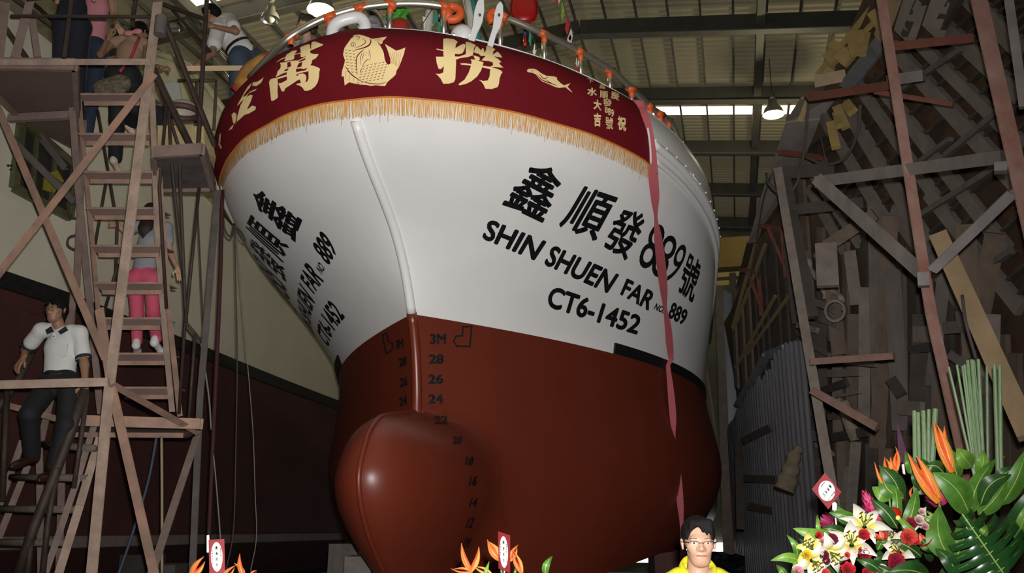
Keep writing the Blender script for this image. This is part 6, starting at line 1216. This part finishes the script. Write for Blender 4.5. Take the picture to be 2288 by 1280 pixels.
def heliconia(par, base, tips, D, w, stem=None, m=None, name='heliconia'):
    mb = MB(); b = np.array(base, float)
    for k, t in enumerate(tips):
        t = np.array(t, float); d = t-b; nn = np.array((-d[1], d[0]))/np.linalg.norm(d); rows = []
        for i in range(9):
            s = i/8; c = b*(1-s)+t*s+nn*5*math.sin(math.pi*s)*(1 if k % 2 else -1); kk = w/2*math.sin(math.pi*(.12+.86*s)**.75)+.25
            rows.append([at(*(c-nn*kk), D+.01+k*.012), at(*(c-nn*kk*.4), D-.004-kk/900+k*.012), at(*(c+nn*kk*.2), D-.006-kk/700+k*.012), at(*(c+nn*kk), D+.008+k*.012)])
        k0 = len(mb.f); mb.grid(rows)
        for z in range(k0, len(mb.f)): mb.m[z] = 1 if (z-k0) % 3 == (2 if k % 2 else 0) else 0
    o = mb.build(name, [m or M_or, M_oy], par, smooth=True, fix=False)
    if stem: mb = MB(); mb.tube(spline([at(*p, D+.03) for p in [base]+stem], 4), .006, 6); mb.build('stem', M_stem, o, smooth=True)
# --- the large arrangement at the right
FA = thing('flower_arrangement', 'large arrangement of lilies, carnations, orange heliconias and broad leaves at lower right', 'flowers', at(2050, 1300, 4.45)*np.array((1, 1, 0)))
c0 = at(2030, 1330, 4.55)
mb = MB(); mb.grid([[np.array((c0[0]+r*math.cos(a), c0[1]+r*math.sin(a), z)) for a in np.linspace(0, 2*math.pi, 24, endpoint=False)] for r, z in ((.30, 1.30), (.27, 1.1), (.08, 1.0), (.06, .1), (.26, .06), (.28, .0), (.01, .0))], wrapv=True); mb.build('stand', mat('wicker_stand', (.2, .13, .07), .8), FA, smooth=40)
gr = random.Random(21)
# reeds
for x0, y0, x1, y1, w in [(2063, 918, 2068, 1045, 13), (2051, 922, 2055, 1045, 12), (2075, 915, 2074, 1040, 11), (2090, 914, 2078, 1045, 15), (2043, 918, 2046, 1042, 12), (2162, 805, 2190, 1045, 10), (2172, 804, 2196, 1045, 12), (2186, 803, 2200, 1045, 10), (2155, 815, 2186, 1045, 8), (2120, 820, 2180, 1015, 7), (2138, 815, 2180, 1000, 7), (2150, 818, 2183, 1015, 6), (2205, 818, 2208, 1040, 7), (2222, 815, 2232, 1055, 11), (2234, 817, 2237, 1050, 11), (2176, 806, 2204, 1080, 8)]:
    mb = MB(); mb.tube([at(x0, y0, 4.55), at(x1, y1+60, 4.5)], [w*.36/FPX*4.5, w*.46/FPX*4.5], 7); o = mb.build('reed', mat('reed_green', (.16, .24, .12), .5, var=.35, scale=30, stretch=(6, 6, .3)), FA)
# broad leaves: (base, tip, width, depths, bow, material)
LV_ = [((2165, 1148), (2085, 1055), 62, 4.3, 4.25, 14, 0), ((2168, 1150), (2225, 1025), 40, 4.35, 4.4, -14, 0), ((2172, 1045), (2138, 1002), 40, 4.5, 4.45, 0, 2), ((2140, 1070), (2120, 1000), 40, 4.5, 4.5, 0, 0), ((2185, 1060), (2195, 1005), 30, 4.5, 4.45, 6, 2), ((2190, 1130), (2260, 1060), 42, 4.3, 4.2, -18, 1), ((2185, 1150), (2250, 1070), 46, 4.35, 4.3, 6, 0), ((2235, 1130), (2292, 1005), 46, 4.4, 4.3, 8, 0), ((2215, 1090), (2280, 1045), 30, 4.45, 4.4, -10, 1), ((2250, 1190), (2310, 1085), 50, 4.25, 4.1, 8, 1), ((2270, 1210), (2300, 1120), 30, 4.2, 4.1, 0, 2), ((2128, 1255), (2098, 1130), 62, 4.2, 4.25, -16, 0), ((2132, 1250), (2150, 1150), 50, 4.25, 4.3, 12, 0), ((2015, 1122), (1965, 1040), 40, 4.5, 4.45, 10, 1), ((2020, 1115), (1970, 1042), 34, 4.45, 4.5, -18, 0), ((2000, 1105), (1948, 1088), 34, 4.5, 4.5, -8, 2), ((2005, 1180), (1945, 1115), 30, 4.35, 4.35, 6, 1), ((2020, 1190), (2048, 1090), 34, 4.4, 4.4, 5, 0), ((2035, 1060), (2022, 1008), 22, 4.5, 4.5, 4, 0), ((2060, 1100), (2045, 1030), 22, 4.5, 4.5, -6, 1), ((2005, 1170), (1998, 1080), 22, 4.45, 4.45, 3, 0), ((2068, 1050), (2058, 1025), 26, 4.55, 4.5, 0, 1), ((2110, 1060), (2065, 1042), 30, 4.4, 4.35, 10, 1), ((1880, 1200), (1772, 1180), 30, 4.45, 4.4, -6, 2), ((1895, 1195), (1835, 1180), 24, 4.5, 4.45, 4, 1), ((1930, 1180), (1852, 1145), 26, 4.45, 4.4, 8, 0), ((1905, 1170), (1868, 1130), 26, 4.5, 4.5, -4, 0), ((1800, 1262), (1722, 1252), 22, 4.35, 4.3, 12, 2), ((1780, 1255), (1758, 1195), 16, 4.4, 4.35, 10, 0), ((1770, 1290), (1775, 1245), 16, 4.3, 4.3, 6, 2), ((1760, 1290), (1735, 1262), 16, 4.3, 4.3, 0, 0), ((1830, 1200), (1826, 1150), 10, 4.5, 4.5, 0, 2), ((2080, 1290), (1985, 1278), 46, 4.1, 4.0, 10, 1), ((2060, 1245), (1990, 1205), 26, 4.3, 4.25, 5, 1), ((2055, 1205), (2000, 1150), 16, 4.35, 4.35, 0, 2), ((2090, 1230), (2050, 1200), 30, 4.25, 4.25, 0, 1), ((1975, 1285), (1915, 1250), 26, 4.25, 4.2, 6, 1), ((1960, 1230), (1985, 1180), 20, 4.35, 4.35, 0, 0), ((2010, 1290), (1955, 1262), 20, 4.2, 4.2, 0, 1), ((2140, 1290), (2090, 1225), 36, 4.15, 4.15, 8, 1), ((2100, 1180), (2068, 1140), 10, 4.35, 4.3, 5, 2), ((2095, 1190), (2050, 1148), 10, 4.3, 4.3, 8, 2), ((2090, 1195), (2062, 1160), 8, 4.3, 4.3, -6, 2), ((2185, 1200), (2205, 1172), 22, 4.05, 4.02, 4, 2), ((1978, 1190), (1966, 1160), 14, 4.4, 4.4, 0, 0), ((1860, 1225), (1842, 1195), 16, 4.5, 4.45, 0, 1)]
for b, t, w, d0, d1, bw, mi in LV_: leaf(FA, b, t, w, d0, d1, bw, LG[mi])
for k in range(30):          # dark filler leaves low in the bunch
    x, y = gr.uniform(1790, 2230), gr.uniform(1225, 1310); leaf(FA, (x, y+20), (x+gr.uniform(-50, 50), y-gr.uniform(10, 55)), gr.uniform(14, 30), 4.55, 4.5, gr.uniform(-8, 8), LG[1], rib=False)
# split-leaf monstera
D = 4.05; axb, axt = np.array((2245., 1285.)), np.array((2150., 1148.)); d = axt-axb; L = np.linalg.norm(d); d /= L; nn = np.array((-d[1], d[0])); mb = MB(); rbm = MB()
for sgn in (-1, 1):
    for k in range(7):
        s0, s1 = .02+k*.135, .02+k*.135+.125; wd = [86, 98, 96, 84, 66, 46, 26][k]*(1 if sgn < 0 else .92); rise = 22-2*k
        a0, a1 = axb+d*L*s0, axb+d*L*s1; rows = []
        for i in range(7):
            s = i/6; o = nn*sgn*wd*s+d*(rise*s*s); sh = 1.06-.22*min(1, max(0, (s-.3)/.25)); m_ = (a0+a1)/2; rows.append([at(*(m_+(a0-m_)*sh+o), D-.05+.10*s*s), at(*(m_+o), D-.055+.10*s*s), at(*(m_+(a1-m_)*sh+o), D-.05+.10*s*s)])
        mb.grid(rows); rbm.tube([at(*((a0+a1)/2), D-.058), at(*((a0+a1)/2+nn*sgn*wd*.8+d*rise*.64), D-.006)], [.0022, .0008], 4)
    mb.grid([[at(*(axb+d*L*s), D-.052), at(*(axb+d*L*s+nn*sgn*14*(1-s*.5)), D-.05)] for s in np.linspace(0, .98, 12)])
mo = mb.build('monstera_leaf', mat('monstera_green', (.018, .075, .018), .25, var=.2, scale=10), FA, smooth=True, fix=False, label='deep green split monstera leaf'); rbm.tube([at(*(axb+d*L*s), D-.057) for s in np.linspace(-.1, 1, 8)], .0035, 6); rbm.build('veins', M_rib, mo, smooth=True)
# heliconias
heliconia(FA, (2128, 1055), [(2085, 940), (2094, 950), (2110, 952)], 4.35, 20, [(2135, 1120)])
heliconia(FA, (2098, 1122), [(2028, 1012), (2047, 1018)], 4.25, 24, [(2105, 1160)])
heliconia(FA, (1986, 1100), [(1954, 1032), (1964, 1040)], 4.45, 9, [(1990, 1140), (1993, 1170)])
heliconia(FA, (2004, 1052), [(1990, 1020), (2001, 998), (2003, 1010)], 4.5, 9, [(2006, 1100)]); heliconia(FA, (1988, 1062), [(1977, 1020), (1979, 1024)], 4.5, 8, [(1992, 1100)])
heliconia(FA, (1974, 1120), [(1968, 1098), (1972, 1096)], 4.5, 6); heliconia(FA, (2036, 1112), [(2042, 1086), (2044, 1090)], 4.5, 6); heliconia(FA, (2232, 1050), [(2246, 1018), (2228, 1040)], 4.55, 5)
M_mag = mat('ginger_magenta', (.36, .012, .075), .4, var=.25, scale=30, col2=(.58, .07, .18))
ginger(FA, (1952, 1145), (1930, 1098), 4.4, 28, M_mag); ginger(FA, (1968, 1170), (1948, 1138), 4.42, 22, M_mag, 20); ginger(FA, (2112, 1125), (2062, 1072), 4.4, 42, M_mag, 44); ginger(FA, (1862, 1172), (1838, 1162), 4.5, 34, mat('ginger_dark', (.22, .015, .06), .5), 22)
# lilies, roses, carnations, gerberas
lily(FA, 1933, 1165, 4.3, (-.15, -.75, .55), 92, spin=.3); lily(FA, 1903, 1208, 4.22, (-.25, -.8, .5), 92, spin=.6); lily(FA, 1862, 1240, 4.2, (.1, -.9, -.4), 84, spin=.1); lily(FA, 1821, 1258, 4.2, (.05, -1, -.35), 72, spin=.8); lily(FA, 1812, 1222, 4.28, (-.5, -.7, .6), 72, M_pyel, M_pyel, .2); lily(FA, 2005, 1228, 4.25, (-.5, -.7, .4), 76, spin=.5, open_=.8); lily(FA, 1998, 1202, 4.35, (-.4, -.6, .7), 56, spin=.2, open_=.7); lily(FA, 2052, 1160, 4.4, (-.6, -.6, .5), 56, spin=.9); lily(FA, 1832, 1212, 4.4, (-.3, -.6, .7), 44, M_pyel, M_pyel, .4)
CR = [mat('carnation_red', (.52, .015, .025), .7), mat('carnation_crimson', (.34, .008, .035), .7), mat('carnation_coral', (.66, .06, .05), .7), mat('carnation_pink', (.65, .30, .30), .7), mat('carnation_maroon', (.14, .006, .025), .7)]
for k, (x, y, r, mi) in enumerate([(1930, 1194, 13, 0), (1931, 1236, 15, 1), (2030, 1200, 18, 2), (2003, 1252, 18, 1), (1998, 1262, 14, 1), (1895, 1272, 16, 0), (1830, 1195, 8, 0), (1859, 1205, 13, 4), (1841, 1240, 11, 4), (1846, 1252, 9, 4), (2036, 1168, 13, 1), (1783, 1276, 12, 3), (1938, 1252, 10, 4), (1938, 1280, 12, 0), (1845, 1280, 10, 2), (2045, 1208, 9, 0), (1893, 1240, 7, 2), (1936, 1244, 9, 0)]): ruffle(FA, x, y, 4.2 if y > 1180 else 4.35, r, CR[mi], seed=k)
M_rp = mat('rose_pink', (.68, .34, .36), .55); M_rw = mat('rose_blush', (.70, .50, .48), .55)
for k, (x, y, r, m) in enumerate([(1838, 1208, 9, M_rp), (1908, 1237, 10, M_rp), (1972, 1275, 17, M_rw), (2054, 1160, 12, M_rw), (2068, 1175, 9, M_rp), (2060, 1142, 9, M_rw)]): rose(FA, x, y, 4.2, r, m, seed=k)
rays(FA, 1972, 1204, 4.25, 17, (-.35, -.45, .8), mat('gerbera_red', (.45, .012, .012), .5), mat('gerbera_orange', (.62, .16, .05), .5)); rays(FA, 2064, 1216, 4.2, 22, (-.3, -.4, .85), MATS['gerbera_red'], MATS['gerbera_orange'])
ruffle(FA, 1803, 1239, 4.18, 11, mat('yellow_pompon', (.75, .55, .02), .6), 'chrysanthemum', 90, seed=9)
c = at(1999, 1149, 4.35); mb = MB(); mb.ball(c, (.032, .028, .034), 16, 12); o = mb.build('red_tulip', mat('tulip_red', (.42, .008, .008), .25), FA, smooth=True); mb = MB(); mb.ball(c+np.array((.004, -.024, -.016)), (.013, .008, .012), 8, 6); mb.build('heart', M_pyel, o, smooth=True)
# --- red greeting cards on picks
M_card = mat('card_red', (.22, .02, .024), .45); M_oval = mat('card_white', (.72, .68, .66), .5)
def card(px, D, label, tilt=0, pick=None, wh=None):
    P = [at(x, y, D+dd) for (x, y), dd in px]; n = np.cross(P[1]-P[0], P[3]-P[0]); n /= np.linalg.norm(n); n *= np.sign(n@(CAM-P[0])); t = thing('greeting_card', label, 'card', P[2]); mb = MB(); mb.prism(P, -n*.003); cb = mb.build('card_board', M_card, t)
    S = lambda x, y, o=.0015: P[0]*(1-x)*(1-y)+P[1]*x*(1-y)+P[2]*x*y+P[3]*(1-x)*y+n*o
    mb = MB(); mb.add([S(.5+.37*math.cos(a), .5+.42*math.sin(a)) for a in np.linspace(0, 2*math.pi, 40, endpoint=False)], [tuple(range(40))]); mb.build('oval_label', M_oval, t)
    def col(txt, x, y0, dy, sw, sh):
        mb = MB()
        for i, ch in enumerate(txt):
            V, T = glyphs(ch, .03); mb.add([S(x+(v[0]-.5)*sw, y0+i*dy+(1-v[1])*sh, .003) for v in V], T)
        mb.build('writing', M_black, t, fix=False)
    col('圓滿成功', .5, .2, .16, .14, .09); col('鑫順發號下水大吉', .77, .25, .065, .07, .045); col('恭賀新船下水', .22, .3, .075, .07, .05)
    if pick:
        mb = MB(); mb.tube([at(x, y, D+.01) for x, y in pick], .004, 6); mb.build('pick', mat('clear_plastic_pick', (.6, .62, .62), .3), t)
    return t
card([((466, 1206), 0), ((501, 1204), 0), ((503, 1282), 0), ((468, 1284), 0)], 4.6, 'red card with white oval standing among orange flowers at lower left', pick=[(484, 1280), (484, 1330)])
card([((1113, 1187), .03), ((1139, 1196), -.03), ((1139, 1280), -.03), ((1114, 1270), .03)], 4.6, 'narrow turned red card with white oval below the bulbous bow', pick=[(1127, 1274), (1127, 1330)])
card([((1843, 1056), .0), ((1880, 1099), .0), ((1851, 1138), .0), ((1814, 1093), .0)], 4.5, 'red card with white oval tilted like a diamond above the lilies', pick=[(1863, 1122), (1866, 1150), (1875, 1230)])
mb = MB(); mb.prism([at(x, y, 4.48) for x, y in ((1860, 1124), (1866, 1121), (1870, 1126), (1869, 1140), (1860, 1140))], (0, .004, 0)); tag(mb.build('white_clip', M_oval, None, smooth=False), 'small white clip holding the tilted red card', 'clip')
mb = MB(); mb.prism([at(x, y, 4.6) for x, y in ((2004, 940), (2026, 1010), (2020, 1036), (2008, 1028))], (0, .004, 0)); pc = tag(mb.build('greeting_card', mat('purple_film', (.06, .025, .05), .3), None), 'purple wrapped card seen edge-on behind the small heliconias', 'card')
mb = MB(); mb.prism([at(x, y, 4.59) for x, y in ((2015, 1038), (2020, 1036), (2023, 1060), (2018, 1058))], (0, .004, 0)); mb.build('clip', M_oval, pc)
mb = MB(); mb.prism([at(x, y, 4.62) for x, y in ((462, 1196), (467, 1195), (468, 1212), (466, 1234), (462, 1234))], (0, .004, 0)); tag(mb.build('white_clip', M_oval, None), 'small white clip left of the lower left red card', 'clip')
# --- two low arrangements only reaching into the picture
M_hr = mat('heliconia_red_orange', (.70, .12, .03), .4, var=.2, scale=20)
F2 = thing('flower_arrangement', 'orange heliconias and card of the arrangement at the lower left edge', 'flowers', at(490, 1330, 4.6)*np.array((1, 1, 0)))
F3 = thing('flower_arrangement', 'orange heliconias of the arrangement below the bulbous bow', 'flowers', at(1110, 1330, 4.6)*np.array((1, 1, 0)))
for F, x in ((F2, 490), (F3, 1110)):
    c0 = at(x, 1345, 4.7); mb = MB(); mb.grid([[np.array((c0[0]+r*math.cos(a), c0[1]+r*math.sin(a), z)) for a in np.linspace(0, 2*math.pi, 20, endpoint=False)] for r, z in ((.22, 1.22), (.2, 1.05), (.07, .95), (.06, .1), (.22, .05), (.22, 0), (.01, 0))], wrapv=True); mb.build('stand', MATS['wicker_stand'], F, smooth=40)
    for k in range(12): a = x+gr.uniform(-60, 60); leaf(F, (a, 1330), (a+gr.uniform(-40, 40), 1292), 20, 4.75, 4.7, 0, LG[1], rib=False)
heliconia(F2, (425, 1288), [(456, 1243), (458, 1254)], 4.6, 12, None, M_hr); heliconia(F2, (545, 1290), [(536, 1236), (523, 1258)], 4.6, 12, [(548, 1320)], M_hr); heliconia(F2, (495, 1296), [(527, 1263), (524, 1268)], 4.55, 8, None, M_hr); heliconia(F2, (560, 1290), [(574, 1274), (572, 1277)], 4.6, 6, None, M_hr)
heliconia(F3, (1052, 1276), [(1031, 1213), (1070, 1221)], 4.6, 13, [(1055, 1320)], M_hr); heliconia(F3, (1118, 1252), [(1089, 1205), (1092, 1210)], 4.65, 15, [(1125, 1320)], M_hr); heliconia(F3, (1138, 1254), [(1158, 1217), (1155, 1222)], 4.66, 8, [(1130, 1320)], M_hr); heliconia(F3, (1166, 1282), [(1145, 1227), (1148, 1232)], 4.6, 9, [(1168, 1320)], M_hr)
heliconia(F3, (1056, 1278), [(1007, 1270), (1012, 1272)], 4.6, 6, None, M_hr); heliconia(F3, (1100, 1284), [(1058, 1264), (1062, 1266)], 4.6, 6, None, M_oy); leaf(F3, (1080, 1295), (1093, 1254), 8, 4.6, 4.6, 0, LG[2]); leaf(F3, (1218, 1288), (1234, 1242), 16, 4.5, 4.5, -6, LG[0]); leaf(F3, (1150, 1288), (1152, 1268), 6, 4.6, 4.6, 0, LG[0])
# --- clutter low in the background
for k, (x0, x1, y0, Y, m, lab) in enumerate([(1462, 1536, 1229, 12.6, M_oldred, 'dull red keel block under the hull, left of the yellow shirted person'), (268, 330, 1240, 11.0, WOODS[3], 'stacked dark block under the bilge of the left vessel'), (330, 392, 1262, 11.0, WOODS[0], 'lower grey block under the bilge of the left vessel'), (735, 800, 1215, 10.6, WOODS[0], 'dusty grey machine block left of the bulbous bow'), (770, 830, 1243, 9.6, WOODS[2], 'pale dusty block nearest to the bulbous bow')]):
    a, b = at(x0, y0, Y), at(x1, y0, Y); mb = MB(); h = a[2]; mb.box(((a[0]+b[0])/2, Y+.3, h/2), (b[0]-a[0], .6, h)); tag(mb.build('keel_block', m, None), lab, 'block')
rows = []; gr2 = random.Random(8)
for i in range(9): rows.append([at(1585+i*10+gr2.uniform(-2, 2), 1232+j*7+i*1+gr2.uniform(-3, 3), 13.2+gr2.uniform(-.25, .25)) for j in range(7)])
mb = MB(); mb.grid(rows); tag(mb.build('plastic_sheet', mat('black_shiny_plastic', (.02, .02, .025), .12), None, fix=False), 'crumpled shiny black plastic sheet on the ground behind the yellow shirted person', 'sheet')
